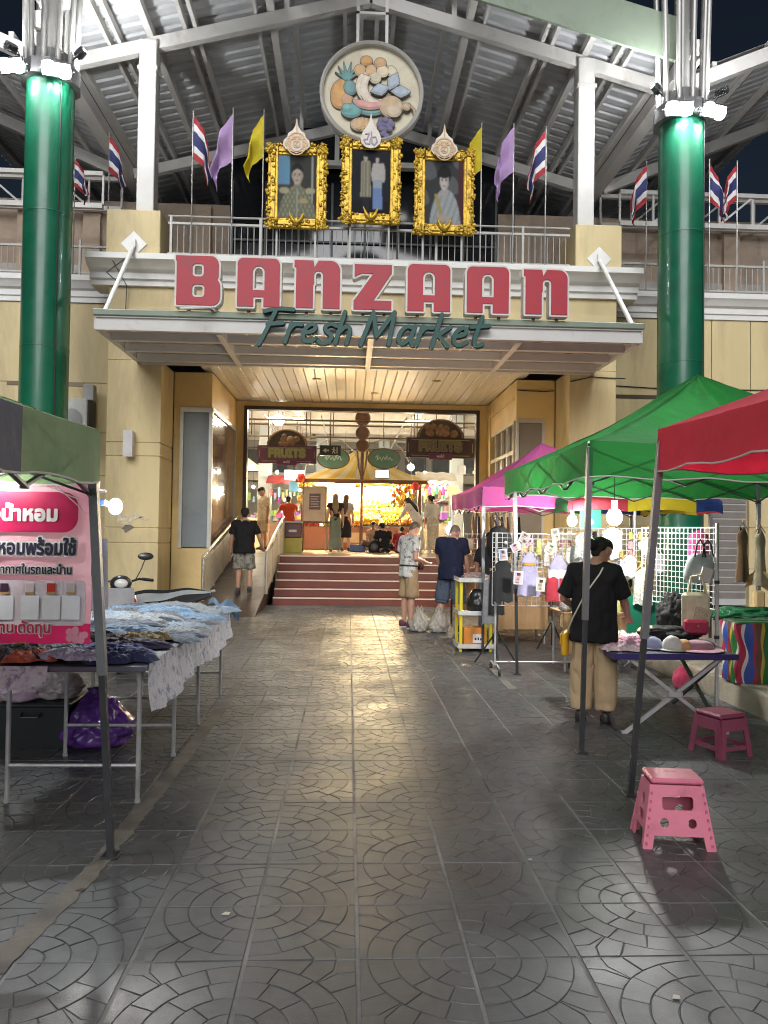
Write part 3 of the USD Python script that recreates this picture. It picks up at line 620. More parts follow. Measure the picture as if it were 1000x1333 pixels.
# ================================================================== raised lettering
redL = M('red_letter_face', (0.43, 0.014, 0.032), 0.5, var=0.10, scale=2.5, dirt=(0.28, 0.03, 0.045), dscale=2.5)
rimL = M('letter_rim_white', (0.66, 0.63, 0.58), 0.5, var=0.1, scale=4, dirt=(0.22, 0.18, 0.15), dscale=4, dlo=0.6, dhi=0.8)
def rrect(x0, y0, x1, y1, r): return sbox(x0 + r, y0 + r, x1 - r, y1 - r).buffer(r, 8)
def glyph(ch):
    if ch == 'B':
        o = unary_union([sbox(0.0, 0, .55, 1), rrect(.2, .46, .96, 1, .17), rrect(.2, 0, 1.0, .56, .18), sbox(0, 0, .6, .3), sbox(-.02, .9, .3, 1.0)])
        return o.difference(rrect(.36, .58, .62, .84, .08)).difference(rrect(.36, .16, .64, .42, .08))
    if ch == 'A':
        o = unary_union([rrect(0, .4, 1, 1, .13), sbox(0, 0, 1, .6)])
        return o.difference(unary_union([rrect(.36, .34, .64, .84, .13), sbox(.36, .34, .64, .5)])).difference(sbox(.38, -.01, .62, .20))
    if ch == 'n':
        o = unary_union([sbox(-.02, .86, .2, 1), sbox(.02, 0, .40, 1), rrect(.25, .5, 1, 1, .2), sbox(.62, 0, 1, .8)])
        return o.difference(unary_union([rrect(.42, .3, .62, .78, .09), sbox(.42, -.01, .62, .5)])).difference(Polygon([(.40, 1.01), (.52, 1.01), (.43, .86)]))
    return unary_union([sbox(.02, .80, .98, 1), sbox(0, 0, .98, .2), Polygon([(.52, .82), (.98, .9), (.98, .82), (.48, .16), (0.0, .1), (0, .18)]), Polygon([(.02, .8), (.02, .72), (.2, .8)])])
SG = thing('market_sign', 'big red capital letters with white rims standing on the canopy edge', 'sign', (0.36, 12.66, 5.2))
for ch, xa, xb, yt, yb, g in (('B', 230, 288, 339, 401, 'B'), ('A', 309, 365, 343, 404, 'A'), ('N', 384, 443, 346, 406, 'n'), ('Z', 460, 511, 350, 407, 'Z'), ('A', 530, 586, 352, 411, 'A'), ('A', 607, 662, 355, 413, 'A'), ('N', 682, 738, 359, 415, 'n')):
    a = atY(xa, yb, 12.6); b = atY(xb, yt, 12.6); zb = 5.245; sc = (b[0] - a[0], b[2] - a[2] + 0.0)
    gp = affinity.scale(glyph(g), sc[0], sc[1], origin=(0, 0))
    rim = part(SG, 'letter', MB().prism(gp, 0.012, O=(a[0], 12.556, zb + 0.02), N=(0, -1, 0)), redL, False)
    part(rim, 'letter_rim', MB().prism(gp.buffer(0.032, join_style=1, quad_segs=4), 0.20, O=(a[0], 12.76, zb + 0.02), N=(0, -1, 0)), rimL, False)
    part(rim, 'letter_foot', MB().box((a[0] + sc[0] * .25, 12.70, zb - 0.035), (0.05, 0.05, 0.09)).box((a[0] + sc[0] * .8, 12.70, zb - 0.035), (0.05, 0.05, 0.09)), bronze)
part(SG, 'stay', MB().cyl((-2.3, 12.5, 5.22), (-2.75, 12.35, 5.14), 0.02, n=6).cyl((-2.3, 12.5, 5.22), (-2.2, 12.74, 5.21), 0.02, n=6), whitep)
ST = {'F': [[(0.0, .93), (.3, 1.03), (.72, 1.0)], [(.28, 1), (.16, .4), (.02, -.12)], [(.14, .52), (.52, .57)]],
      'r': [[(.12, .6), (.05, 0)], [(.08, .36), (.2, .58), (.38, .56)]],
      'e': [[(.06, .3), (.3, .34), (.38, .5), (.24, .62), (.07, .42), (.08, .1), (.24, 0), (.42, .14)]],
      's': [[(.4, .54), (.25, .63), (.1, .52), (.16, .37), (.34, .24), (.3, .04), (.1, -.04), (.0, .08)]],
      'h': [[(.12, 1.0), (.04, 0)], [(.07, .33), (.22, .56), (.36, .48), (.33, 0)]],
      'M': [[(.0, -.06), (.16, .98)], [(.16, .98), (.36, .22)], [(.36, .22), (.70, 1.0)], [(.70, 1.0), (.72, -.03)]],
      'a': [[(.40, .52), (.22, .62), (.06, .4), (.06, .1), (.2, .0), (.36, .24)], [(.42, .6), (.36, .14), (.46, .0)]],
      'k': [[(.13, 1), (.04, -.05)], [(.42, .6), (.08, .28)], [(.14, .34), (.44, -.02)]],
      't': [[(.24, .95), (.13, .15), (.24, 0), (.38, .08)], [(.0, .62), (.46, .68)]]}
SG2 = thing('script_sign', 'dark teal handwritten lettering hung on the front of the canopy', 'sign', (0.4, 12.6, 4.8))
teal = M('teal_letter', (0.004, 0.066, 0.052), 0.5, var=0.12, scale=5)
adv = [('F', 0, 1.0, 0), ('r', .62, 1, 0), ('e', 1.02, 1, 0), ('s', 1.5, 1, 0), ('h', 1.92, 1, 0), ('M', 2.62, 1.0, 0), ('a', 3.5, 1, 0), ('r', 4.0, 1, 0), ('k', 4.42, 1, 0), ('e', 4.92, 1, 0), ('t', 5.38, 1, 0)]
wid = 5.85; xs0, xs1 = atY(337, 440, 12.58)[0], atY(632, 440, 12.58)[0]; kx = (xs1 - xs0) / wid; kz = 0.52
for ch, ax, sc, dz in adv:
    g = []
    for st in ST[ch]:
        p = np.array(st); n = len(p)
        if n > 2:                              # round the pen stroke
            for _ in range(2):
                q = [p[0]]
                for i in range(len(p) - 1): q += [p[i] * .75 + p[i + 1] * .25, p[i] * .25 + p[i + 1] * .75]
                p = np.array(q + [p[-1]])
        p = np.c_[(p[:, 0] + ax) * kx + p[:, 1] * 0.10, p[:, 1] * kz]
        g.append(LineString(p).buffer(0.033, 6))
    pz = 4.70 + (0.015 if ch in 'FM' else 0.0)
    l = part(SG2, 'letter', MB().prism(unary_union(g), 0.05, O=(xs0, 12.60, pz), N=(0, -1, 0)), teal, False)
    part(l, 'backing', MB().prism(unary_union(g).buffer(0.009), 0.06, O=(xs0, 12.66, pz), N=(0, -1, 0)), M('teal_dark', (0.004, 0.02, 0.025), 0.5), False)
for x in (-1.0, 0.2, 1.6): part(SG2, 'bracket', MB().bx(x, x + 0.03, 12.66, 12.70, 4.86, 5.05), steelw)

# ================================================================== medallion of fruit
mc = atY(484, 120, 14.90); MR = 1.02
MD = thing('fruit_medallion', 'large round cream medallion with a relief of fruits under the gable', 'medallion', (mc[0], 15.01, mc[2] - MR))
Rf = rotx(math.pi / 2)
part(MD, 'disc', MB().lathe([(0.0, -.10), (MR * .9, -.10), (MR * .93, -.02), (MR * .93, .05), (0, .05)], (mc[0], 15.01, mc[2]), 64, R=Rf), M('medallion_cream', (0.66, 0.60, 0.44), 0.55, var=0.06, dirt=(0.5, .44, .32), dscale=1.5), 30)
part(MD, 'rim', MB().lathe([(MR * .925, -.1), (MR, -.1), (MR, .14), (MR * .96, .17), (MR * .925, .15), (MR * .925, -.1)], (mc[0], 15.01, mc[2]), 64, R=Rf, cap=False), M('medallion_rim', (0.36, 0.34, 0.31), 0.5, var=0.1), 30)
part(MD, 'hanger', MB().bx(mc[0] - .32, mc[0] - .26, 15.12, 15.19, mc[2] + .7, 12.3).bx(mc[0] + .26, mc[0] + .32, 15.12, 15.19, mc[2] + .7, 12.3).bx(mc[0] - .32, mc[0] + .32, 15.12, 15.3, 11.95, 12.0), steelw)
FR = MVc('relief_paint', 0.5, var=0.2, scale=6)
def fz(x, y): return (x - 495) / 410 * MR, (475 - y) / 410 * MR
def ell(cx, cy, rx, ry, rot=0): return affinity.rotate(affinity.scale(Point(*fz(cx, cy)).buffer(1, 16), rx / 410 * MR, ry / 410 * MR), rot)
def poly(*pts): return Polygon([fz(*p) for p in pts])
relief_n = [0]
def relief(name, shp, col, lay):
    relief_n[0] += 1
    y = 14.96 - 0.014 * lay - 0.0006 * relief_n[0]
    p = part(MD, name, MB().prism(shp, 0.03, O=(mc[0], y, mc[2]), N=(0, -1, 0), col=col), FR, False)
    c2 = np.minimum(np.array(col) * 1.12, 1)
    for q, dd in ((.016, .034), (.036, .040)):
        inner = shp.buffer(-q)
        if not inner.is_empty and inner.area > 1e-3: part(p, 'dome', MB().prism(inner, dd, O=(mc[0], y - .0004 * (q > .02), mc[2]), N=(0, -1, 0), col=c2 if q > .02 else col), FR, False)
    part(p, 'outline', MB().prism(shp.buffer(0.012), 0.03, O=(mc[0], y + 0.006, mc[2]), N=(0, -1, 0), col=(0.10, 0.08, 0.06)), FR, False)
OR, TA, TE, GB, PI, BE = (.52, .27, .08), (.46, .33, .2), (.10, .27, .26), (.33, .38, .44), (.52, .27, .24), (.60, .50, .35)
relief('mango', ell(250, 490, 78, 120, -8), OR, 0); relief('mango', ell(300, 540, 48, 60), (.42, .24, .13), 1)
for a in (-60, -35, -12, 12, 35, 60):
    c, s = math.sin(math.radians(a)), math.cos(math.radians(a)); L = 150 - abs(a) * .7
    relief('pineapple_leaf', poly((300 - 16 * s, 375 - 16 * c), (300 + 16 * s, 375 + 16 * c), (300 + L * c, 375 - L * s)), TE, 1)
relief('pineapple', ell(325, 445, 48, 58, 20), (.12, .25, .25), 2)
for k, (x, y, c) in enumerate(((450, 222, OR), (560, 240, (.5, .3, .14)), (402, 300, (.5, .32, .15)), (486, 300, (.53, .34, .18)), (462, 345, BE), (580, 305, BE), (650, 300, (.56, .5, .36)), (520, 360, (.52, .46, .32)))): relief('langsat', ell(x, y, 47, 40 + 4 * (k % 3), 20 * k), c, 1 + k % 2)
for k, off in enumerate((0, 45)):
    a = np.linspace(2.4, 5.0, 14); cx, cy = 520 + off * .6, 430 + off * .3; o = [(cx + 150 * math.cos(t), cy - 150 * math.sin(t)) for t in a]; i = [(cx + 25 + 112 * math.cos(t), cy - 10 - 112 * math.sin(t)) for t in a[::-1]]
    relief('banana', poly(*o, *i).buffer(0), (.60, .52, .42), 2 + k)
for x, y, r in ((560, 455, 15), (665, 385, 65), (725, 465, 0)): relief('star_fruit', poly(*[(x + 78 * math.cos(math.radians(r + t)) * (1 if t % 180 == 0 else .62), y - 78 * math.sin(math.radians(r + t)) * (1 if t % 180 == 0 else .62)) for t in (0, 40, 90, 140, 180, 220, 270, 320)]), GB, 3)
a = np.linspace(math.pi * 1.02, math.pi * 1.98, 16)
relief('melon_rind', Polygon([fz(490 + 150 * math.cos(t), 550 - 110 * math.sin(t)) for t in a]), (.13, .28, .27), 1); relief('melon_slice', Polygon([fz(480 + 135 * math.cos(t), 540 - 80 * math.sin(t)) for t in a]), PI, 3)
relief('coconut', ell(650, 590, 92, 86), TA, 3); relief('coconut', ell(670, 625, 60, 50), (.5, .4, .28), 4); relief('tamarind', ell(770, 585, 32, 30), TA, 3)
relief('tamarind', LineString([fz(790, 560), fz(830, 600), fz(840, 660)]).buffer(0.02), TA, 2)
relief('cabbage', ell(335, 630, 78, 56), TE, 2); relief('cabbage', ell(300, 610, 36, 32), (.14, .32, .3), 3); relief('pumpkin', ell(410, 735, 78, 54), TA, 1); relief('pumpkin', ell(400, 735, 28, 46), (.52, .34, .16), 2); relief('pumpkin', ell(455, 730, 26, 44), (.5, .32, .15), 2)
for k, (x, y) in enumerate(((570, 700), (605, 695), (640, 705), (560, 735), (595, 730), (630, 740), (660, 725), (575, 765), (610, 770), (640, 765), (590, 800), (615, 825))):
    relief('grape', ell(x, y, 20, 20), (.13, .11, .26), 2 + k % 2)

# ================================================================== framed portraits
goldm = M('gilt_frame', (0.52, 0.33, 0.03), 0.42, metal=0.5, var=0.35, scale=16, dirt=(0.2, 0.11, 0.015), dscale=11, dlo=0.47, dhi=0.65)
PR = MVc('printed_picture', 0.6, var=0.05, scale=20, spec=0.15)
def picture(fn, w, h, n=60, m=84):
    cols = np.zeros((m, n, 3)); rr = RND(11)
    for j in range(m):
        for i in range(n): cols[j, i] = fn((i + .5) / n, (j + .5) / m)
    for _ in range(2):
        p = np.pad(cols, ((1, 1), (1, 1), (0, 0)), 'edge'); cols = .36 * cols + .16 * (p[:-2, 1:-1] + p[2:, 1:-1] + p[1:-1, :-2] + p[1:-1, 2:])
    cols *= rr.uniform(.92, 1.06, (m, n, 1))
    return cols
def inell(u, v, cx, cy, rx, ry): return ((u - cx) / rx) ** 2 + ((v - cy) / ry) ** 2 < 1
def pic_man(u, v):
    c = (.035, .035, .03) if u > .3 else ((.10, .22, .33) if v < .46 else (.05, .05, .045))
    if .86 < u < .91: c = (.25, .26, .24)
    if inell(u, v, .5, 1.06, .50, .58): c = (.13, .13, .085) if (math.sin(u * 55) * math.sin(v * 45) > -.3) else (.22, .22, .16)
    if inell(u, v, .16, .56, .13, .05) or inell(u, v, .84, .56, .13, .05): c = (.30, .28, .18)
    if abs(u - .5) < .022 and v > .52: c = (.26, .26, .22)
    if inell(u, v, .66, .72, .10, .045): c = (.32, .25, .12)
    if inell(u, v, .5, .45, .085, .08): c = (.27, .22, .17)
    if inell(u, v, .5, .50, .12, .04) : c = (.16, .16, .11)
    if inell(u, v, .5, .31, .125, .155): c = (.33, .28, .235)
    if inell(u, v, .545, .32, .09, .14): c = (.25, .21, .175)
    if inell(u, v, .49, .32, .10, .145): c = (.34, .29, .24)
    if inell(u, v, .37, .32, .025, .045) or inell(u, v, .63, .32, .025, .045): c = (.27, .22, .18)
    if inell(u, v, .5, .225, .145, .105) and v < .245 - .03 * math.cos((u - .5) * 16): c = (.012, .012, .012)
    if abs(v - .292) < .009 and .03 < abs(u - .495) < .085: c = (.08, .065, .055)
    if abs(v - .31) < .009 and .04 < abs(u - .495) < .075: c = (.05, .04, .04)
    if abs(u - .495) < .018 and .31 < v < .36: c = (.27, .22, .18)
    if abs(v - .392) < .009 and abs(u - .495) < .045: c = (.20, .12, .10)
    return c
def pic_woman(u, v):
    c = (.03, .032, .035) if (math.sin(u * 9 + v * 4) + math.sin(v * 13 - u * 5)) < .5 else (.08, .085, .09)
    if u > .86: c = (.07, .02, .022)
    if inell(u, v, .53, 1.04, .40, .60): c = (.26, .28, .285) if math.sin(u * 40 + v * 22) > -.5 else (.20, .215, .22)
    if v > .52 and abs(u - (.28 + .42 * (v - .5))) < .05: c = (.27, .22, .09)
    if inell(u, v, .46, .90, .20, .05): c = (.30, .26, .22)
    if inell(u, v, .5, .46, .07, .09): c = (.30, .275, .25)
    if inell(u, v, .5, .52, .10, .035): c = (.30, .275, .25)
    if inell(u, v, .5, .22, .18, .15): c = (.010, .010, .011)
    if inell(u, v, .5, .315, .115, .145): c = (.38, .345, .32)
    if inell(u, v, .55, .32, .07, .125): c = (.31, .275, .25)
    if inell(u, v, .485, .325, .085, .13): c = (.40, .36, .33)
    if inell(u, v, .5, .21, .15, .065): c = (.010, .010, .011)
    if abs(v - .292) < .008 and .03 < abs(u - .495) < .08: c = (.06, .05, .045)
    if abs(v - .31) < .009 and .035 < abs(u - .495) < .07: c = (.04, .035, .03)
    if abs(v - .39) < .010 and abs(u - .495) < .035: c = (.30, .12, .11)
    return c
def pic_pair(u, v):
    c = (.008, .010, .016) if v < .8 else (.004, .004, .006)
    if inell(u, v, .36, .20, .11, .05) and v > .17: c = (.25, .235, .19)
    if .19 < v < .74 and abs(u - .36) < .115 + .03 * v: c = (.26, .24, .175) if (abs(u - .36) > .02 and abs(u - .28) > .012 and abs(u - .45) > .012) else (.15, .14, .10)
    if .74 <= v < .95 and abs(u - .37) < .085 and abs(u - .37) > .008: c = (.014, .014, .018)
    if .20 < v < .50 and abs(u - .69) < .135 + .05 * math.sin((v - .2) * 9): c = (.36, .345, .32)
    if .46 <= v < .93 and abs(u - .67) < .10 + .03 * v: c = (.13, .20, .38) if v > .60 else (.26, .29, .34)
    if inell(u, v, .355, .115, .05, .062): c = (.36, .31, .26)
    if inell(u, v, .355, .075, .058, .036): c = (.012, .012, .012)
    if inell(u, v, .66, .125, .072, .07): c = (.012, .012, .012)
    if inell(u, v, .655, .145, .046, .055): c = (.38, .34, .30)
    if inell(u, v, .655, .095, .055, .03): c = (.012, .012, .012)
    return c
def emblem(t, cx, cz, y, s, kind):
    """A lotus-bud shaped badge with a pierced gold pattern."""
    pts = [(0, 1.0), (.05, .72), (.16, .55), (.30, .46), (.34, .30), (.46, .20), (.50, .02), (.38, -.14), (.2, -.2), (0, -.28)]
    if kind: pts = [(0, 1.0), (.04, .75), (.14, .52), (.30, .3), (.38, .08), (.34, -.12), (.18, -.26), (0, -.3)]
    ol = Polygon(pts + [(-x, z) for x, z in pts[::-1]]).buffer(.02).buffer(-.01); ol = affinity.scale(ol, s, s, origin=(0, 0))
    p = part(t, 'badge', MB().prism(ol, 0.02, O=(cx, y, cz), N=(0, -1, 0)), M('badge_white', (0.66, 0.6, 0.52), 0.45), False)
    gl = []
    if kind:
        gl = [LineString([(-.2, .22), (-.06, .24), (-.14, .02), (-.26, .0), (-.2, -.14), (-.04, -.16), (-.02, .05)]), LineString([(.02, .3), (.04, -.12), (.14, -.2), (.24, -.05), (.18, .12), (.06, .1)])]; c = (.18, .13, .2)
    else:
        for r in (.36, .24, .12): gl.append(affinity.scale(Point(0, .06).buffer(r, 10), 1, 1.15).exterior)
        gl += [LineString([(0, .9), (0, .45)]), LineString([(-.1, .14), (.08, .2), (-.06, .02), (.1, -.04)])]; gl += [affinity.translate(Point(0, 0).buffer(.06, 5).exterior, .36 * math.cos(a), .05 + .25 * math.sin(a)) for a in np.linspace(-.6, math.pi + .6, 8)]; c = (.36, .22, .1)
    part(p, 'tracery', MB().prism(affinity.scale(unary_union([q.buffer(.022, 2) for q in gl]), s, s, origin=(0, 0)), 0.012, O=(cx, y - 0.02, cz), N=(0, -1, 0)), M('badge_gold' if not kind else 'badge_purple', c, 0.4, metal=.2), False)
def portrait(x0, y0, x1, y1, fn, label, ek, seed):
    Y = 14.95; a, b = atY(x0, y1, Y), atY(x1, y0, Y); cx, cz = (a[0] + b[0]) / 2, (a[2] + b[2]) / 2; w, h = b[0] - a[0], b[2] - a[2]
    w *= .93; h *= .94
    t = thing('framed_portrait', label, 'portrait', (cx, Y, cz - h / 2)); fw = w * .175; r = RND(seed)
    m = MB()
    for (dx, dz, ww, hh) in ((-w / 2 + fw / 2, 0, fw, h), (w / 2 - fw / 2, 0, fw, h), (0, h / 2 - fw / 2, w - 2 * fw, fw), (0, -h / 2 + fw / 2, w - 2 * fw, fw)):
        m.box((cx + dx, Y, cz + dz), (ww, .09, hh), ch=.015)
        m.box((cx + dx, Y - .05, cz + dz), (ww * .5 if ww < hh else ww, .05, hh * .5 if hh < ww else hh), ch=.012)
    fr = part(t, 'frame', m, goldm, 30)
    m = MB()                                    # carved scrolls along the frame, thicker at the corners
    for k in range(230):
        s = r.uniform(0, 2 * (w + h)); 
        if s < w: p = (-w / 2 + s, h / 2)
        elif s < w + h: p = (w / 2, h / 2 - (s - w))
        elif s < 2 * w + h: p = (w / 2 - (s - w - h), -h / 2)
        else: p = (-w / 2, -h / 2 + (s - 2 * w - h))
        q = np.array(p); q = q * (1 - r.uniform(-.02, fw * .9) / (max(w, h) / 2)); rad = r.uniform(.014, .034)
        m.ball((cx + q[0], Y - .05 - r.uniform(0, .035), cz + q[1]), (rad * r.uniform(.7, 1.6), rad * .8, rad * r.uniform(.7, 1.6)), 1)
    for sx in (-1, 1):
        for sz in (-1, 1):
            for k in range(26):
                an = r.uniform(0, 6.28); d = r.uniform(0, .12); rad = r.uniform(.02, .04)
                m.ball((cx + sx * (w / 2 - .07) + d * math.cos(an), Y - .07, cz + sz * (h / 2 - .07) + d * math.sin(an)), (rad, rad * .9, rad), 1)
    part(fr, 'carving', m, goldm, True, kind='stuff')
    m = MB()                                    # spread wings at the foot of the frame
    for sx in (-1, 1): m.tube([(cx, Y - .1, cz - h / 2 + fw * .3), (cx + sx * .08, Y - .11, cz - h / 2 + fw * .7), (cx + sx * .15, Y - .1, cz - h / 2 + fw * 1.5)], [.045, .04, .008], 7)
    m.ball((cx, Y - .11, cz - h / 2 + fw * .55), (.05, .03, .09), 1); part(fr, 'crest', m, goldm, True)
    iw, ih = w - 2 * fw, h - 2 * fw; cols = picture(fn, iw, ih); mm, nn = cols.shape[:2]
    P = np.array([[(cx - iw / 2 + iw * i / nn, Y - .02, cz + ih / 2 - ih * j / mm) for i in range(nn + 1)] for j in range(mm + 1)])
    part(t, 'picture', MB().grid(P, cols), PR, False); part(t, 'backing', MB().box((cx, Y + .03, cz), (iw, .04, ih)), bronze)
    emblem(t, cx - .02, cz + h / 2 - .06, Y - .12, .52, ek)
    part(t, 'stand', MB().bx(cx - w * .36, cx - w * .36 + .035, Y + .06, Y + .09, 6.96, cz).bx(cx + w * .30, cx + w * .30 + .035, Y + .06, Y + .09, 6.96, cz).bx(cx - w * .36, cx + w * .33, Y + .091, Y + .12, 7.58, 7.62), railw)
portrait(345, 188, 429, 300, pic_man, 'gilt framed portrait of a man in an olive uniform, left of the three', 0, 1)
portrait(441, 181, 525, 294, pic_pair, 'gilt framed portrait of a standing couple on black, below the medallion', 1, 2)
portrait(536, 195, 620, 308, pic_woman, 'gilt framed portrait of a woman in pale dress, right of the three', 0, 3)

# ================================================================== flags
THAIF = [(.30, .02, .03), (.62, .60, .58), (.03, .035, .13), (.03, .035, .13), (.62, .60, .58), (.30, .02, .03)]
FC = MVc('flag_cloth', 0.75, transl=0.15, var=0.1)
def flag(px, pyt, pyb, Y, zb, cols, label, d=1, seed=0, group=None, fly=.95, hoist=.62):
    a = atY(px, pyt, Y); b = atY(px, pyb, Y); H = a[2] - b[2]; r = RND(seed); k = H / (fly * .80 + hoist * .45)
    fl, ho = fly * k, hoist * k
    t = thing('flag', label, 'flag', (a[0], Y, zb), 0, group)
    part(t, 'pole', MB().cyl((a[0], Y, zb), (a[0], Y, a[2] + .06), 0.014, n=7).ball((a[0], Y, a[2] + .07), .02, 1), M('flag_pole', (0.3, 0.29, 0.27), 0.4, metal=.5))
    n, m = 18, 24; ph = r.uniform(0, 6)
    P = np.zeros((n + 1, m + 1, 3)); C = np.zeros((n, m, 3))
    for j in range(n + 1):
        v = j / n
        for i in range(m + 1):
            u = i / m; w = u ** .8
            x = a[0] + d * (.05 + fl * (.10 + .17 * w * (1 - .5 * v * w)) * min(1, u * 5) * .9) * (u > 0)
            x += .02 * math.sin(u * 9 + v * 5 + ph) * u
            y = Y + .075 * math.sin(v * 8 + u * 3 + ph) * min(1, u * 3) + .03 * math.sin(u * 11 + ph)
            z = a[2] - v * ho * (1 - .55 * w) - fl * .80 * w
            P[j, i] = (x, y, z)
            if i < m and j < n: C[j, i] = cols[int(v * len(cols))] if len(cols) > 1 else cols[0]
    part(t, 'cloth', MB().grid(P, C), FC, True)
PU, YE = [(.42, .27, .50)], [(.58, .46, .02)]
gf = 'tricolour flags over the terrace'
flag(252, 150, 246, 15.0, 6.96, THAIF, 'red white and blue flag hanging at the left end of the centre railing', 1, 1, gf)
flag(304, 146, 252, 15.0, 6.96, PU, 'lilac flag hanging between a tricolour and the yellow flag left of the portraits', -1, 2)
flag(344, 148, 242, 15.0, 6.96, YE, 'yellow flag hanging beside the left portrait', -1, 3)
flag(627, 166, 260, 15.0, 6.96, YE, 'yellow flag hanging just right of the right portrait', -1, 4)
flag(669, 166, 264, 15.0, 6.96, PU, 'lilac flag hanging right of the yellow flag on the right', -1, 5)
flag(711, 170, 264, 15.0, 6.96, THAIF, 'red white and blue flag hanging at the right end of the centre railing', -1, 6, gf)
flag(143, 178, 256, 16.2, 6.9, THAIF, 'red white and blue flag between the left column and the white post', 1, 7, gf)
flag(34, 172, 262, 16.2, 6.9, THAIF, 'red white and blue flag on the left wing, left of the green column', 1, 8, gf)
flag(98, 208, 268, 16.2, 6.9, THAIF, 'red white and blue flag half hidden behind the left green column', 1, 9, gf)
flag(842, 215, 298, 16.2, 6.9, THAIF, 'red white and blue flag just left of the right green column', -1, 10, gf)
flag(924, 212, 294, 16.2, 6.9, THAIF, 'red white and blue flag just right of the right green column', 1, 11, gf)
flag(960, 214, 292, 16.2, 6.9, THAIF, 'red white and blue flag furthest right on the right wing', -1, 12, gf)

# ================================================================== fittings on the facade
AC = thing('air_conditioner', 'white outdoor air conditioner unit on the left wing wall', 'air conditioner', (-5.45, 16.1, 3.35))
part(AC, 'case', MB().bx(-5.9, -5.32, 15.75, 16.2, 3.35, 4.22, ch=.02), whitep); part(AC, 'side_grille', MB().bx(-5.318, -5.28, 15.78, 16.18, 3.3, 4.2), M('black_grille', (0.02, 0.02, 0.02), 0.5))
part(AC, 'duct', MB().bx(-5.5, -5.28, 16.0, 16.2, 4.23, 4.55, ch=.01), greybox); part(AC, 'bracket', MB().bx(-5.9, -5.85, 15.8, 16.39, 3.28, 3.34).bx(-5.4, -5.35, 15.8, 16.39, 3.28, 3.34), bronze)
part(AC, 'fan_guard', MB().lathe([(0, 0), (.2, 0), (.21, .015), (0, .02)], (-5.62, 15.742, 3.8), 20, R=Rf), greybox)
WB = thing('wall_lamp_box', 'pale grey box fixed on the left cream pilaster', 'wall box', (-4.33, 15.3, 3.0))
part(WB, 'box', MB().bx(-4.42, -4.25, 15.20, 15.39, 3.02, 3.52, ch=.012), M('pale_box', (.55, .53, .52), .5)); part(WB, 'lid', MB().bx(-4.425, -4.245, 15.185, 15.198, 3.01, 3.53), M('pale_box', (.55, .53, .52)))
PN = thing('torn_notice', 'torn notices peeling off the left cream pilaster', 'notice', (-4.3, 15.39, 1.6)); r = RND(4)
for (cx, cz, s, c) in ((-4.42, 1.78, .2, (.60, .50, .34)), (-4.18, 1.85, .12, (.58, .5, .36)), (-4.05, 1.80, .1, (.55, .45, .3)), (-4.32, 1.60, .16, (.16, .13, .11))):
    a = np.sort(r.uniform(0, 6.28, 9)); part(PN, 'scrap', MB().prism(Polygon([(s * r.uniform(.6, 1) * math.cos(t), s * .7 * r.uniform(.6, 1) * math.sin(t)) for t in a]).buffer(0), .004, O=(cx, 15.394, cz), N=(0, -1, 0)), M('scrap_%d' % int(c[0] * 100), c, .7, var=.4, scale=15), False)
DC = thing('display_case', 'tall glazed display case in the left side of the recess', 'display case', (-3.28, 18.2, 1.2))
part(DC, 'end_panel', MB().bx(-3.6, XL - .05, 16.52, 16.56, 1.22, 4.18), M('case_panel', (.17, .195, .20), .35, var=.12, scale=1.2, dirt=(.12, .13, .13), dscale=1.5))
part(DC, 'edge_frame', MB().bx(-3.61, -3.54, 16.47, 16.515, 1.2, 4.2).bx(-3.54, XL - .05, 16.47, 16.515, 4.1, 4.2).bx(XL - .049, XL + .03, 16.46, 16.53, 1.2, 4.2).bx(XL - .02, XL + .035, 16.53, 19.88, 4.12, 4.2).bx(XL - .02, XL + .035, 16.53, 19.88, 1.2, 1.27).bx(XL - .02, XL + .034, 19.82, 19.88, 1.27, 4.12), M('case_frame', (.46, .44, .38), .35, metal=.4))
part(DC, 'glazed_side', MB().bx(XL - .03, XL - .005, 16.54, 19.85, 1.22, 4.18), M('case_dark_gloss', (.09, .06, .05), .13, var=.5, scale=1.1, dirt=(.16, .12, .09), dscale=.8, spec=.7, rvar=.05))
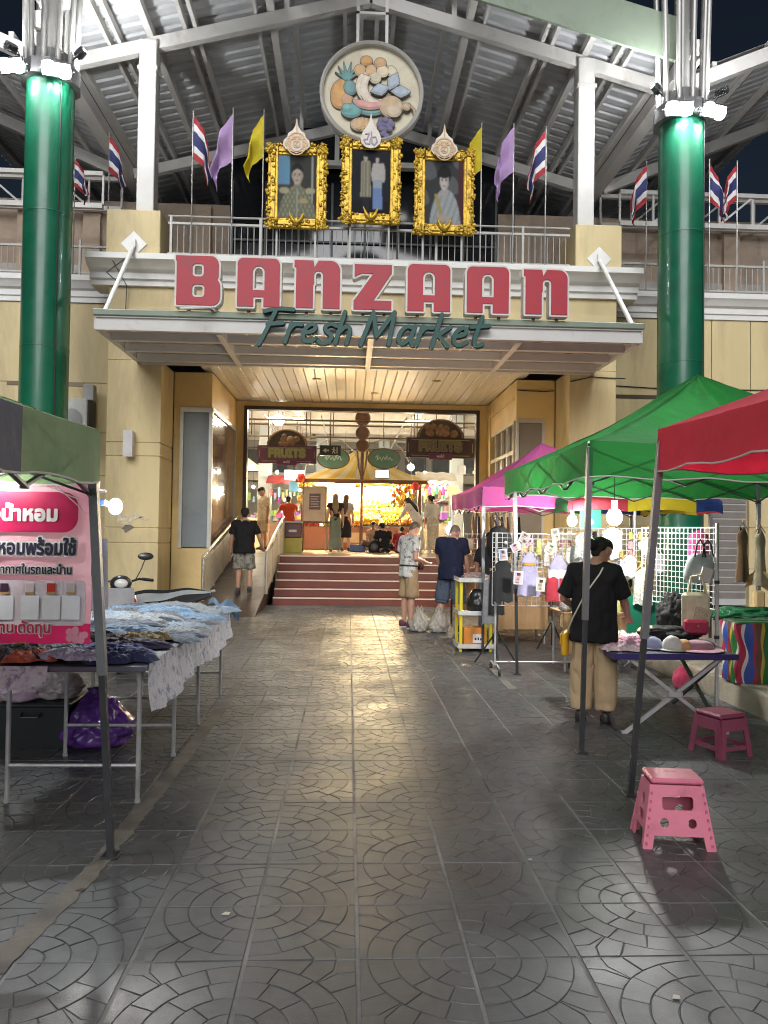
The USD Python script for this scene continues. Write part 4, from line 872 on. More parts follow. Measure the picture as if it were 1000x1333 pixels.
# ================================================================== tents
black_pole = M('dark_tent_leg', (0.05, 0.052, 0.055), 0.35, metal=0.5, var=0.2, scale=8)
alu = M('aluminium_tube', (0.50, 0.50, 0.50), 0.35, metal=0.25, var=0.12, scale=8, dirt=(0.25, .24, .23), dscale=6)
hem = M('hem_tape', (0.55, 0.52, 0.48), 0.7)
def tent(name, label, mats, x0, x1, y0, y1, zb, ze, zp, peak=None, seed=0, legs=None, stripes=None, wave=.018, sag=0.10, notruss=()):
    """Folding gazebo: four sagging roof panels, four valances, scissor trusses under the eaves, four legs."""
    r = RND(seed); t = thing(name, label, 'tent', ((x0 + x1) / 2, (y0 + y1) / 2, 0))
    c = [np.array(p, float) for p in ((x0, y0), (x1, y0), (x1, y1), (x0, y1))]
    pk = np.array(peak if peak is not None else ((x0 + x1) / 2, (y0 + y1) / 2), float)
    N = 20
    for k in range(4):
        a, b = c[k], c[(k + 1) % 4]; ph = r.uniform(0, 6); P = np.zeros((N + 1, 13, 3)); V = np.zeros((N + 1, 6, 3))
        WN = meshkit.fbm(np.stack(np.meshgrid(np.arange(N + 1) * .33, np.arange(13) * .30, [k * 9.0 + seed], indexing='ij'), -1)[:, :, 0], 3, seed)
        nrm = np.array([b[1] - a[1], a[0] - b[0]]); nrm = nrm / np.linalg.norm(nrm)
        for i in range(N + 1):
            s = i / N; e = a + (b - a) * s; es = math.sin(math.pi * s)
            for j in range(13):
                q = j / 12; p = e + (pk - e) * q
                z = ze + (zp - ze) * (q ** 1.12) - sag * math.sin(math.pi * q) * (.25 + .75 * es) - .03 * es * (1 - q)
                z += .008 * math.sin(s * 23 + q * 9 + ph) + .05 * (WN[i, j] - .5) * math.sin(math.pi * min(1, q * 1.02)) * (q < 1)
                P[i, j] = (p[0], p[1], z)
            for j in range(6):
                q = j / 5; w = wave * q * math.sin(s * 19 + ph) + .01 * q * math.sin(s * 47 + ph * 2)
                V[i, j] = (*(e + nrm * (.012 + w)), ze - .03 * es - (ze - zb - .02 * es) * q - (0.012 * math.sin(s * 26 + ph) * q))
        # a cloth has its own colours in strips, where it has them
        if stripes is None:
            part(t, 'roof_panel', MB().grid(P), mats, True); part(t, 'valance', MB().grid(V), mats, True)
        else:
            cuts = sorted(set([0] + [int(round(x * N)) for x in stripes[0]] + [N]))
            for q, (i0, i1) in enumerate(zip(cuts[:-1], cuts[1:])):
                mt = stripes[1][q % len(stripes[1])] if k % 2 == 1 or True else mats
                part(t, 'roof_panel', MB().grid(P[i0:i1 + 1]), mt, True); part(t, 'valance', MB().grid(V[i0:i1 + 1]), mt, True)
        m = MB(); m.tube(V[:, 5] + np.array([0, 0, .004]), .006, 5); part(t, 'hem', m, hem)
        # scissor truss
        zt = ze - .07; a3 = np.array([*a, zt]); b3 = np.array([*b, zt]); inn = np.array([*(-nrm * .03), 0]); n = 4
        for i in range(0 if k in notruss else n):
            p0 = a3 + (b3 - a3) * i / n + inn; p1 = a3 + (b3 - a3) * (i + 1) / n + inn; dz = np.array([0, 0, -.26])
            part(t, 'truss_bar', MB().bar(p0, p1 + dz, .022, .012), black_pole); part(t, 'truss_bar', MB().bar(p0 + dz + inn * .6, p1 + inn * .6, .022, .012), black_pole)
        m = MB(); ridge = [np.array([*(a + (pk - a) * q), ze + (zp - ze) * (q ** 1.12) - .25 * sag * math.sin(math.pi * q) - .035]) for q in np.linspace(0, 1, 8)]
        m.tube(ridge, .014, 6); part(t, 'rafter_tube', m, black_pole)
    for k in range(4):
        ft, tp = (legs or {}).get(k, (None, None)); ft = np.array([*c[k], 0.0]) if ft is None else np.array(ft, float); tp = np.array([*c[k], ze - .03]) if tp is None else np.array(tp, float)
        mid = ft + (tp - ft) * .45
        lg = part(t, 'leg', MB().bar(ft + [0, 0, .01], mid, .032, .032).join(MB()), black_pole)
        part(lg, 'upper_tube', MB().bar(mid - (tp - ft) * .02, tp, .042, .042), M('tent_leg_grey', (.20, .21, .22), .35, metal=.6, var=.15, scale=7))
        part(lg, 'foot', MB().box(ft + [0, 0, .006], (.085, .085, .012), ch=.003), black_pole)
    return t
def cloth(name, col, tr=.35, **k): return M(name, col, .75, var=.10, scale=2.2, transl=tr, bump=.012, bscale=9, dirt=tuple(np.array(col) * .72), dscale=1.3, **k)
tent('tent', 'green peaked gazebo tent between the pink and red ones', cloth('green_tent_cloth', (.018, .19, .035)), 1.82, 4.86, 5.75, 8.9, 2.07, 2.35, 3.2, (3.37, 7.3), 1, {0: ((1.77, 5.72, 0), (1.83, 5.77, 2.3)), 3: ((1.97, 8.83, 0), (1.93, 8.88, 2.3))}, sag=.13)
tent('tent', 'bright red gazebo tent nearest on the right', cloth('red_tent_cloth', (.80, .035, .075), .42), 1.99, 5.0, 1.9, 4.84, 2.05, 2.32, 3.1, None, 2, {3: ((1.80, 4.8, 0), (2.0, 4.83, 2.28))}, sag=.12, wave=.005, notruss=(2, 3))
tent('tent', 'pink gazebo tent farthest along the right side by the steps', cloth('pink_tent_cloth', (.60, .105, .36), .45), 1.82, 5.0, 10.4, 13.4, 1.99, 2.26, 3.04, (3.0, 11.9), 3, {0: ((1.84, 10.37, 0), (1.84, 10.42, 2.2))}, sag=.13, wave=.03)
gr_ = cloth('grey_tent_cloth', (.075, .08, .115), .15); sage = cloth('sage_tent_cloth', (.17, .27, .12), .2)
tent('tent', 'grey and sage green striped tent nearest on the left', gr_, -4.3, -1.27, 0.85, 3.93, 1.86, 2.13, 2.75, None, 4, {2: ((-1.16, 3.93, 0), (-1.30, 3.92, 2.1))}, stripes=([.25, .69], [sage, gr_, sage]), sag=.08)

# ================================================================== the hung banner
BY = 3.97
def bp(px, py): p = atY(px, py, BY); return p[0], p[2]
BN = thing('banner', 'pink printed vinyl banner of perfume bottles hung under the left tent', 'banner', (-1.9, BY, 1.05))
bx1, bz0 = bp(117, 838); bx0 = -2.62; bz1 = 1.95; n = 40; P = []; C = np.zeros((26, n, 3)); r = RND(6)
for j in range(27):
    P.append([(bx0 + (bx1 - bx0) * i / n, BY + .006 * math.sin(i * .5 + j * .2) - .004 * math.sin(j * .7), bz0 + (bz1 - bz0) * j / 26 + .004 * math.sin(i * .9)) for i in range(n + 1)])
for j in range(26):
    for i in range(n):
        v = j / 25; u = i / n; k = .5 + .5 * math.sin(u * 6 + v * 5)
        c = np.array((.66, .28, .37)) * (1 - k * .5) + np.array((.70, .52, .56)) * k * .5
        if v > .93: c = np.array((.66, .56, .56))
        if v < .12 or u > .985: c = np.array((.52, .02, .11))
        C[j, i] = c
part(BN, 'sheet', MB().grid(P, C), MVc('vinyl_print', .3, transl=.4, var=.06, scale=4), True)
def flat(name, shp, y, mat, parent=BN): return part(parent, name, MB().prism(shp, .0015, O=(0, y, 0), N=(0, -1, 0)), mat, False)
pR, pW, pN, pD = M('print_red', (.50, .015, .09), .35, transl=.2), M('print_white', (.72, .68, .68), .35, transl=.2), M('print_navy', (.02, .02, .045), .4), M('print_crimson', (.42, .01, .06), .4)
def rr(px0, py0, px1, py1, rad):
    a, b = bp(px0, py1), bp(px1, py0); return rrect(a[0], a[1], b[0], b[1], rad)
flat('print_panel', rr(-160, 641, 104, 690, .075), BY - .016, pR)
flat('print_panel', rr(-160, 756, 113, 812, .02), BY - .016, M('print_pale', (.68, .60, .65), .35, transl=.2))
def thai(s, px1, py_base, hpx, mat, outline=None, stroke=2, xs=1.0):
    z = bp(px1, py_base); h = hpx * BY / 1000; g = affinity.scale(text_poly(s, h, THAI, stroke), xs, 1, origin=(0, 0))
    g = affinity.translate(g, z[0] - g.bounds[2], z[1])
    if outline: flat('lettering_edge', g.buffer(h * .12), BY - .0185, outline)
    flat('lettering', g, BY - .021, mat)
thai('ขายหัวน้ำหอม', 77, 678, 18.5, pW, None, 5)
thai('หัวน้ำหอมพร้อมใช้', 101, 722, 18, pN, pW, 4, .80)
thai('ปรับอากาศในรถและบ้าน', 95, 747, 11, pN, pW, 2, .82)
thai('ทำทาน ตัดทุน', 67, 823, 13.5, pD, pW, 2, .9)
for px, c in ((8, (.05, .02, .05)), (41, (.55, .46, .46)), (68.5, (.45, .03, .02)), (94, (.5, .42, .4)), (-22, (.1, .1, .3))):
    b = flat('bottle_print', rr(px - 12, 775, px + 12, 806, .01), BY - .019, M('print_bottle', (.70, .70, .74), .35))
    flat('cap_print', rr(px - 5.5, 759, px + 5.5, 770, .003), BY - .0195, M('print_cap_%d' % int(c[0] * 1000 + c[2] * 7000), c, .4), b); flat('collar_print', rr(px - 6, 770.5, px + 6, 773, .002), BY - .0195, M('print_gold', (.45, .26, .08), .4), b)
for k in range(9):
    a = 2 * math.pi * k / 5; cx, cz = bp(102 + 7 * (k > 4) - 4 + 7 * math.cos(a), 826 + 7 * math.sin(a)); flat('blossom_print', Point(cx, cz).buffer(.018, 5), BY - .02 - .0003 * k, M('print_blossom', (.62, .25, .33), .4))
for (q0, q1) in (((75, 632), (115, 668)), ((60, 632), (105, 650))):
    m = MB(); a, b = bp(*q0), bp(*q1); m.tube([(a[0], BY - .03, a[1]), (b[0], BY - .03, b[1])], .0025, 4); part(BN, 'tie_string', m, pW)

# ================================================================== left tables and their heaps of clothes
def trestle(y0, y1, label):
    t = thing('trestle_table', label, 'table', (-1.62, (y0 + y1) / 2, 0), 0, None)
    part(t, 'table_top', MB().bx(-2.12, -1.17, y0 - .14, y1 + .06, .80, .83, ch=.004), M('table_board', (.10, .10, .13), .6))
    for y in (y0, y1):
        for x in (-2.0, -1.235): part(t, 'leg', MB().cyl((x, y, 0), (x, y, .80), .014, n=10).cyl((x, y, .72), (x, y, .80), .019, n=10).cyl((x, y, 0), (x, y, .02), .018, n=8), alu)
        part(t, 'cross_bar', MB().cyl((-2.0, y, .22), (-1.235, y, .22), .011, n=8), alu)
    part(t, 'apron', MB().bx(-2.06, -1.2, y0 - .012, y0 + .012, .775, .80), alu)
    return t
trestle(4.69, 5.63, 'steel legged trestle table under the dark folded clothes nearest the tent')
trestle(6.52, 7.66, 'steel legged trestle table under the light blue denim farther back')
lace = M('printed_lace_cloth', (.50, .50, .54), .8, var=.22, scale=26, dirt=(.22, .2, .30), dscale=16, dlo=.52, dhi=.60)
P = [[(-1.165 + .016 * math.sin(y * 17) * q + .05 * q * q, y - .12 * q * (y < 5.2), .838 - q * (.27 + .03 * math.sin(y * 4)) * (1 - .0 * y)) for q in np.linspace(0, 1, 8)] for y in np.linspace(4.62, 7.72, 60)]
solo('tablecloth', MB().grid(P), lace, 'pale patterned tablecloth edge hanging down the aisle side of the left tables', 'tablecloth', smooth=True)
P = [[(x, 4.535 - .02 * q + .012 * math.sin(x * 30) * q, .835 - q * (.10 + .035 * math.sin(x * 9))) for q in np.linspace(0, 1, 6)] for x in np.linspace(-2.13, -1.72, 24)]
solo('tablecloth', MB().grid(P), lace, 'pale patterned cloth edge hanging over the tent end of the left table', 'tablecloth', smooth=True)
def garment(cx, cy, z, w, d, h, rot, seed, mat, name, label, group, fold=1.0):
    """A garment flung down: a crumpled sheet with soft ridges and an uneven outline."""
    r = RND(seed); n = 46; P = np.zeros((n + 1, n + 1, 3)); R = rotz(rot); o = r.uniform(0, 50, 3)
    g = np.linspace(-1, 1, n + 1); U, Vv = np.meshgrid(g, g, indexing='ij')
    rad = np.maximum(abs(U), abs(Vv)); ang = np.arctan2(Vv, U)
    k = 1 + .16 * np.sin(ang * 3 + o[0]) + .08 * np.sin(ang * 5 + o[1])
    q = np.stack([U * 2.2 + o[0], Vv * 2.2 + o[1], np.full_like(U, o[2])], -1)
    warp = meshkit.fbm(q * 1.2, 2, seed) * 3
    f = np.abs(np.sin((U * 2.6 + warp * 2.1) * 2.4)) ** .6; f2 = np.abs(np.sin((Vv * 2.2 - warp * 2.6) * 3.1)) ** .7
    cr = np.abs(meshkit.fbm(q * 3.1 + warp[..., None] * .35, 3, seed + 2) - .5) * 2; cr2 = np.abs(meshkit.fbm(q * 6.5, 2, seed + 4) - .5) * 2
    Z = z + h * (.30 + .42 * f * (.5 + .5 * cr) * fold + .22 * f2 * (.4 + .6 * cr) + .10 * cr + .03 * cr2) * (1 - rad ** 5 * .98) + .006
    X = U * w / 2 * k + .02 * np.sin(Vv * 6 + o[0]); Y = Vv * d / 2 * k + .02 * np.sin(U * 7 + o[1])
    pts = np.stack([X, Y, np.zeros_like(X)], -1) @ R.T; P[..., 0] = cx + pts[..., 0]; P[..., 1] = cy + pts[..., 1]; P[..., 2] = Z
    return solo(name, MB().grid(P), mat, label, 'clothing', group, smooth=True)
def fab(name, col, **k): return M(name, col, .85, var=k.pop('var', .22), scale=k.pop('scale', 12), sheen=.15, bump=.003, bscale=90, **k)
dn = [fab('denim_pale', (.15, .20, .255)), fab('denim_light', (.055, .08, .115)), fab('denim_grey', (.075, .09, .105)), fab('denim_washed', (.16, .185, .20)), fab('denim_sky', (.10, .175, .265))]
r = RND(21); k = 0
for row, y in enumerate(np.linspace(5.75, 7.5, 8)):
    for col_, x in enumerate((-1.98, -1.68, -1.37)):
        k += 1; garment(x + r.uniform(-.06, .06), y + r.uniform(-.08, .08), .835 + .02 * (k % 3), r.uniform(.42, .58), r.uniform(.26, .38), r.uniform(.055, .085), r.uniform(-.5, .5), 100 + k, dn[(k * 7 + row) % 5], 'denim_garment', ['pale blue', 'mid blue', 'grey', 'washed grey blue', 'sky blue'][(k * 7 + row) % 5] + ' denim garment in the left heap, ' + ['tent side', 'middle', 'aisle side'][(k - 1) % 3] + ', ' + ['first', 'second', 'third', 'fourth', 'fifth', 'sixth', 'seventh', 'last'][row] + ' row', 'denim heaped on the left tables')
for k, (x, y, w, d, mt, nm, lb) in enumerate((
    (-1.55, 5.20, .62, .34, fab('navy_cloth', (.018, .016, .05)), 'navy_shirt', 'crumpled navy blue top at the aisle side of the heap'),
    (-1.42, 5.45, .34, .22, fab('leopard_cloth', (.16, .12, .05), var=.8, scale=40), 'patterned_singlet', 'small yellow and black patterned top above the navy one'),
    (-1.78, 5.30, .4, .3, fab('charcoal_cloth', (.02, .02, .022)), 'black_singlet', 'crumpled black top left of the navy one'),
    (-1.60, 4.92, .70, .30, fab('royal_cloth', (.02, .05, .20)), 'blue_shirt', 'royal blue shirt spread below the navy top'),
    (-1.85, 4.88, .42, .34, fab('teal_cloth', (.12, .2, .22)), 'teal_shirt', 'grey teal shirt behind the tent leg on the table'),
    (-1.98, 4.72, .34, .28, fab('black_jersey', (.025, .024, .03)), 'black_shirt', 'black shirt with folded sleeve at the near table edge'),
    (-2.02, 5.02, .30, .22, fab('yellow_print', (.40, .33, .03), var=.5, scale=30), 'yellow_scarf', 'yellow printed scarf on the near left of the table'),
    (-1.86, 4.66, .30, .2, fab('red_print', (.40, .10, .05), var=.6, scale=30), 'orange_scarf', 'red and orange printed cloth at the table front'),
    (-1.62, 4.66, .34, .2, fab('white_blue_print', (.35, .40, .50), var=.6, scale=34), 'printed_shirt', 'white and blue printed shirt at the table front behind the leg'),
    (-1.36, 4.72, .38, .24, fab('deep_navy', (.02, .03, .09)), 'navy_trousers', 'dark navy trousers hanging at the near aisle corner'),
    (-1.95, 5.45, .44, .30, fab('white_cotton', (.52, .5, .5)), 'white_shirt', 'white cotton top at the back left of the dark clothes'))):
    garment(x, y, .835 + .012 * (k % 3), w, d, .085, .2 * math.sin(k * 3), 200 + k, mt, nm, lb, None)
# frayed denim hanging over the far corner
P = [[(-1.36 + .30 * u, 7.62 + .05 * math.sin(u * 9), .93 + .03 * math.sin(u * 12) - .10 * max(0, u - .45) ** 1.5 - q * .10 * (.4 + u)) for q in np.linspace(0, 1, 8)] for u in np.linspace(0, 1, 24)]
fd = thing('frayed_denim', 'pale frayed denim hem hanging over the far corner of the heap', 'clothing', (-1.2, 7.62, .8))
part(fd, 'cloth', MB().grid(P), dn[4], True)
m = MB()
for k in range(46):
    u = r.uniform(.45, 1); x = -1.36 + .30 * u; z = .86 - .05 * u; m.tube([(x, 7.61, z + .03), (x + r.normal(0, .006), 7.60, z - .03), (x + r.normal(0, .012), 7.60, z - r.uniform(.05, .11))], .0018, 3)
part(fd, 'threads', m, dn[0])

# ---- under the left table
tub = thing('storage_tub', 'black plastic storage tub under the left table', 'tub', (-2.30, 5.98, 0))
bp_ = M('black_plastic', (.018, .024, .026), .35, var=.2)
pr = [(-.265, -.2), (.265, -.2), (.265, .2), (-.265, .2)]
def tapered(mb, c, w0, d0, w1, d1, z0, z1):
    v = [(sx * w / 2 + c[0], sy * d / 2 + c[1], z) for (w, d, z) in ((w0, d0, z0), (w1, d1, z1)) for sx, sy in ((-1, -1), (1, -1), (1, 1), (-1, 1))]
    f = [(0, 1, 5, 4), (1, 2, 6, 5), (2, 3, 7, 6), (3, 0, 4, 7), (3, 2, 1, 0), (4, 5, 6, 7)]; return mb.add(v, f)
part(tub, 'body', tapered(MB(), (-2.30, 5.98), .48, .36, .54, .42, .0, .31), bp_); part(tub, 'lid', MB().bx(-2.585, -2.015, 5.755, 6.205, .312, .345, ch=.01), bp_)
part(tub, 'handle', MB().tube([(-2.37, 5.765, .27), (-2.36, 5.74, .245), (-2.24, 5.74, .245), (-2.23, 5.765, .27)], .008, 6), bp_)
def blob(c, rad, seed, amp=.18, sub=3, fl=.55, freq=2.5, R=None, taper=0.0):
    v = np.array(_ICO[sub].vertices); n = meshkit.fbm(v * freq + seed * 7.3, 3, seed); rg = np.abs(np.sin(meshkit.fbm(v * freq * .8 + seed, 2, seed + 1) * 14)) ** .5
    v = v * (1 + amp * (n - .5) * 2 - amp * .5 * (1 - rg))[:, None]; v[:, 2] = np.where(v[:, 2] < -fl, -fl + (v[:, 2] + fl) * .12, v[:, 2]); v = v * np.asarray(rad)
    if taper: v[:, :2] *= (1 - taper * np.clip(v[:, 2:3] / rad[2] + .1, 0, 1.1) ** 1.3)
    if R is not None: v = v @ np.asarray(R).T
    v[:, 2] -= v[:, 2].min(); return MB().add(v + np.asarray(c), _ICO[sub].faces)
pb = thing('plastic_bag', 'stuffed shiny purple plastic bag beside the black tub', 'bag', (-1.9, 5.95, 0))
part(pb, 'bag', blob((-1.88, 5.95, 0.0), (.27, .25, .25), 3, .26, 4, taper=.45), M('purple_plastic', (.14, .05, .30), .22, var=.25, scale=7, spec=.7, transl=.15), True)
part(pb, 'knot', MB().lathe([(.03, .28), (.05, .31), (.02, .35), (.06, .42), (.0, .43)], (-1.90, 5.95, 0.0), 9), M('purple_plastic', (.1, .1, .3)), True)
solo('plastic_bag', blob((-2.20, 5.98, .346), (.20, .17, .14), 5, .25, 4), M('clear_bag_plastic', (.50, .45, .46), .2, var=.3, scale=10, spec=.7, transl=.35), 'clear crinkled plastic bag of clothes on the black tub', 'bag', smooth=True)
solo('cloth_bundle', blob((-2.42, 5.86, .346), (.16, .13, .07), 6, .25, 3), fab('lilac_cloth', (.42, .33, .42)), 'lilac cloth bundle on the tub lid', 'clothing', smooth=True)
solo('plastic_bag', blob((-1.98, 6.20, .0), (.15, .12, .22), 8, .2, 3), M('beige_bag_plastic', (.42, .38, .32), .3, var=.2, transl=.2), 'beige plastic bag standing behind the purple one', 'bag', smooth=True)

# lamp pole of the next stall on the left
lp = thing('stall_lamp', 'white bulb clamped to a steel pole beyond the left tent', 'lamp', (-2.05, 6.45, 0))
part(lp, 'pole', MB().cyl((-2.08, 6.45, 0), (-2.08, 6.45, 2.1), .016, n=10), alu); part(lp, 'clamp', MB().box((-2.05, 6.44, 1.84), (.09, .04, .05), ch=.006), M('blue_clamp', (.02, .05, .16), .4))
part(lp, 'bulb', MB().ball((-1.925, 6.44, 1.81), (.055, .055, .068), 2).cyl((-2.02, 6.44, 1.84), (-1.95, 6.44, 1.82), .02, n=8), ME('stall_bulb_glow', (1, .97, .92), BULB))

tl = thing('tube_lamp', 'white tube lamp hung over the pink banner under the left tent', 'lamp', (-2.3, 3.74, 1.85))
part(tl, 'tube', MB().cyl((-2.75, 3.74, 1.87), (-1.70, 3.74, 1.87), .02, n=10), ME('tube_lamp_glow', (1, .98, .95), 44.0)); part(tl, 'fitting', MB().bx(-2.8, -1.66, 3.72, 3.76, 1.893, 1.93), whitep)
for x in (-2.7, -2.0): part(tl, 'string', MB().cyl((x, 3.74, 1.93), (x, 3.74, 2.06), .003, n=4), black_pole)

for k, (x, y, z, c, nm) in enumerate(((-1.97, 5.98, 1.82, (.05, .07, .16), 'dark blue shirt'), (-1.93, 6.1, 1.55, (.34, .32, .34), 'pale grey shirt'), (-2.06, 6.2, 1.75, (.42, .20, .10), 'orange shirt'), (-2.15, 6.05, 1.8, (.05, .05, .06), 'black shirt'))):
    P = [[(x + (.05 + .02 * s) * math.cos(a), y + .025 * math.sin(a) * (1 + .3 * math.cos(5 * a)), z - .55 * s) for a in np.linspace(0, 6.283, 17)] for s in np.linspace(0, 1, 9)]
    t = thing('hung_shirt', nm + ' hanging edge on beyond the left tent leg', 'clothing', (x, y, z - .55)); part(t, 'body', MB().grid(P), fab('edge_' + nm.replace(' ', '_'), c), True); part(t, 'hook', MB().tube([(x, y, z - .02), (x, y, z + .06), (x + .02, y, z + .09)], .003, 4), alu)
part(lp, 'cross_rail', MB().cyl((-2.6, 6.1, 1.92), (-1.9, 6.1, 1.92), .012, n=8), alu)
# ================================================================== motor scooter and folded umbrella behind the left tables
def scooter(loc, rz):
    t = thing('motor_scooter', 'parked red and black motor scooter before the left pilaster', 'scooter', (0, 0, 0), 0)
    blk = M('scooter_black', (.02, .02, .022), .3, spec=.6); red = M('scooter_red', (.34, .012, .02), .25, coat=.5); wht = M('scooter_white', (.26, .26, .27), .4)
    for y in (-.62, .62):
        w = part(t, 'wheel', MB().lathe([(.20, -.03), (.235, -.045), (.27, -.03), (.28, 0), (.27, .03), (.235, .045), (.20, .03), (.20, -.03)], (0, y, .28), 24, R=roty(math.pi / 2), cap=False), M('tyre', (.02, .02, .02), .8))
        part(w, 'rim', MB().lathe([(0, -.02), (.19, -.02), (.205, 0), (.19, .02), (0, .02)], (0, y, .28), 20, R=roty(math.pi / 2)), greybox)
    part(t, 'fork', MB().cyl((-.07, -.62, .28), (-.05, -.45, .78), .02, n=8).cyl((.07, -.62, .28), (.05, -.45, .78), .02, n=8), greybox)
    P = []
    for z, y, w in ((.35, -.40, .16), (.55, -.50, .20), (.75, -.52, .20), (.92, -.46, .13), (1.0, -.42, .08)): P.append([(w * math.cos(a), y + .10 - .10 * math.sin(a), z) for a in np.linspace(0, math.pi, 11)])
    part(t, 'front_shield', MB().grid(P), red, True)
    part(t, 'front_fender', MB().grid([[(w * .06, -.62 + .31 * math.cos(a), .28 + .31 * math.sin(a) + .012) for w in (-1, 0, 1)] for a in np.linspace(.5, 2.8, 12)]), red, True)
    part(t, 'floorboard', MB().bx(-.14, .14, -.35, .12, .30, .36, ch=.02), blk)
    P = []
    for y, w, z0, z1 in ((.0, .12, .35, .62), (.15, .17, .36, .74), (.45, .17, .42, .76), (.8, .12, .58, .78), (.92, .04, .68, .76)): P.append([(w * math.cos(a), y, (z0 + z1) / 2 + (z1 - z0) / 2 * math.sin(a)) for a in np.linspace(0, 2 * math.pi, 15)])
    part(t, 'rear_body', MB().grid(P), red, True)
    P = []
    for y, w in ((.02, .08), (.15, .13), (.5, .14), (.85, .10), (.9, .03)): P.append([(w * math.cos(a), y, .79 + .05 * math.sin(a)) for a in np.linspace(0, 2 * math.pi, 13)])
    part(t, 'seat', MB().grid(P), blk, True)
    m = MB(); m.tube([(-.33, -.30, 1.02), (-.2, -.38, 1.04), (0, -.42, .98), (.2, -.38, 1.04), (.33, -.30, 1.02)], .014, 8); hb = part(t, 'handlebar', m, blk)
    for s in (-1, 1): part(hb, 'grip', MB().cyl((s * .24, -.355, 1.035), (s * .36, -.28, 1.015), .019, n=8), blk)
    part(t, 'headlight_cowl', MB().ball((0, -.48, 1.0), (.12, .10, .09), 2), blk, True); part(t, 'headlight', MB().ball((0, -.55, 1.0), (.075, .04, .055), 2), M('lamp_lens', (.5, .5, .48), .1), True)
    for s in (-1, 1):
        mr = part(t, 'mirror', MB().ball((s * .27, -.36, 1.30), (.035, .018, .085) if s < 0 else (.09, .018, .045), 2), blk, True); part(mr, 'mirror_stem', MB().tube([(s * .16, -.39, 1.03), (s * .22, -.39, 1.15), (s * .26, -.37, 1.26)], .007, 6), blk)
    part(t, 'wind_flap', MB().grid([[(-.14 + .28 * u + .01 * math.sin(v * 5), -.53 - .03 * math.sin(u * 3), .95 - .28 * v) for u in np.linspace(0, 1, 6)] for v in np.linspace(0, 1, 7)]), wht, True)
    part(t, 'licence_plate', MB().box((0, .95, .62), (.2, .01, .16)), wht); part(t, 'kickstand', MB().cyl((-.05, .1, .3), (-.22, .2, .01), .012, n=6), greybox)
    move(t, loc, rz); return t
scooter((-2.72, 9.35, 0), .3)
fu = thing('folded_umbrella', 'collapsed black market umbrella with white panels lying behind the denim tables', 'umbrella', (-2.0, 10.2, 0))
r = RND(9); c0, c1 = np.array((-2.95, 10.4, .45)), np.array((-1.72, 10.0, .80))
for k, (off, w, mt) in enumerate(((.10, .22, 'b'), (.17, .10, 'w'), (-.06, .10, 'b'), (.06, .07, 'w'), (.02, .12, 'b'))):
    P = []
    for s in np.linspace(0, 1, 16):
        p = c0 + (c1 - c0) * s; ww = w * (1 - s) ** .6 + .012
        P.append([(p[0] + .01 * math.sin(s * 9 + k), p[1] - .15 - .10 * k * (1 - s) + .05 * math.cos(q * 3.1) * ww, p[2] + off * (1 - s * .8) + ww * q + .012 * math.sin(s * 14 + q * 4)) for q in np.linspace(-1, 1, 7)])
    part(fu, 'panel', MB().grid(P), M('umbrella_black', (.012, .012, .014), .7) if mt == 'b' else M('umbrella_white', (.42, .45, .45), .6, transl=.2), True)
part(fu, 'shaft', MB().cyl((-3.1, 10.4, .40), (-1.70, 9.95, .84), .018, n=8), alu); part(fu, 'support', MB().bx(-2.95, -2.2, 10.15, 10.5, 0.01, .42, ch=.03), M('crate_black', (.03, .03, .03), .6))

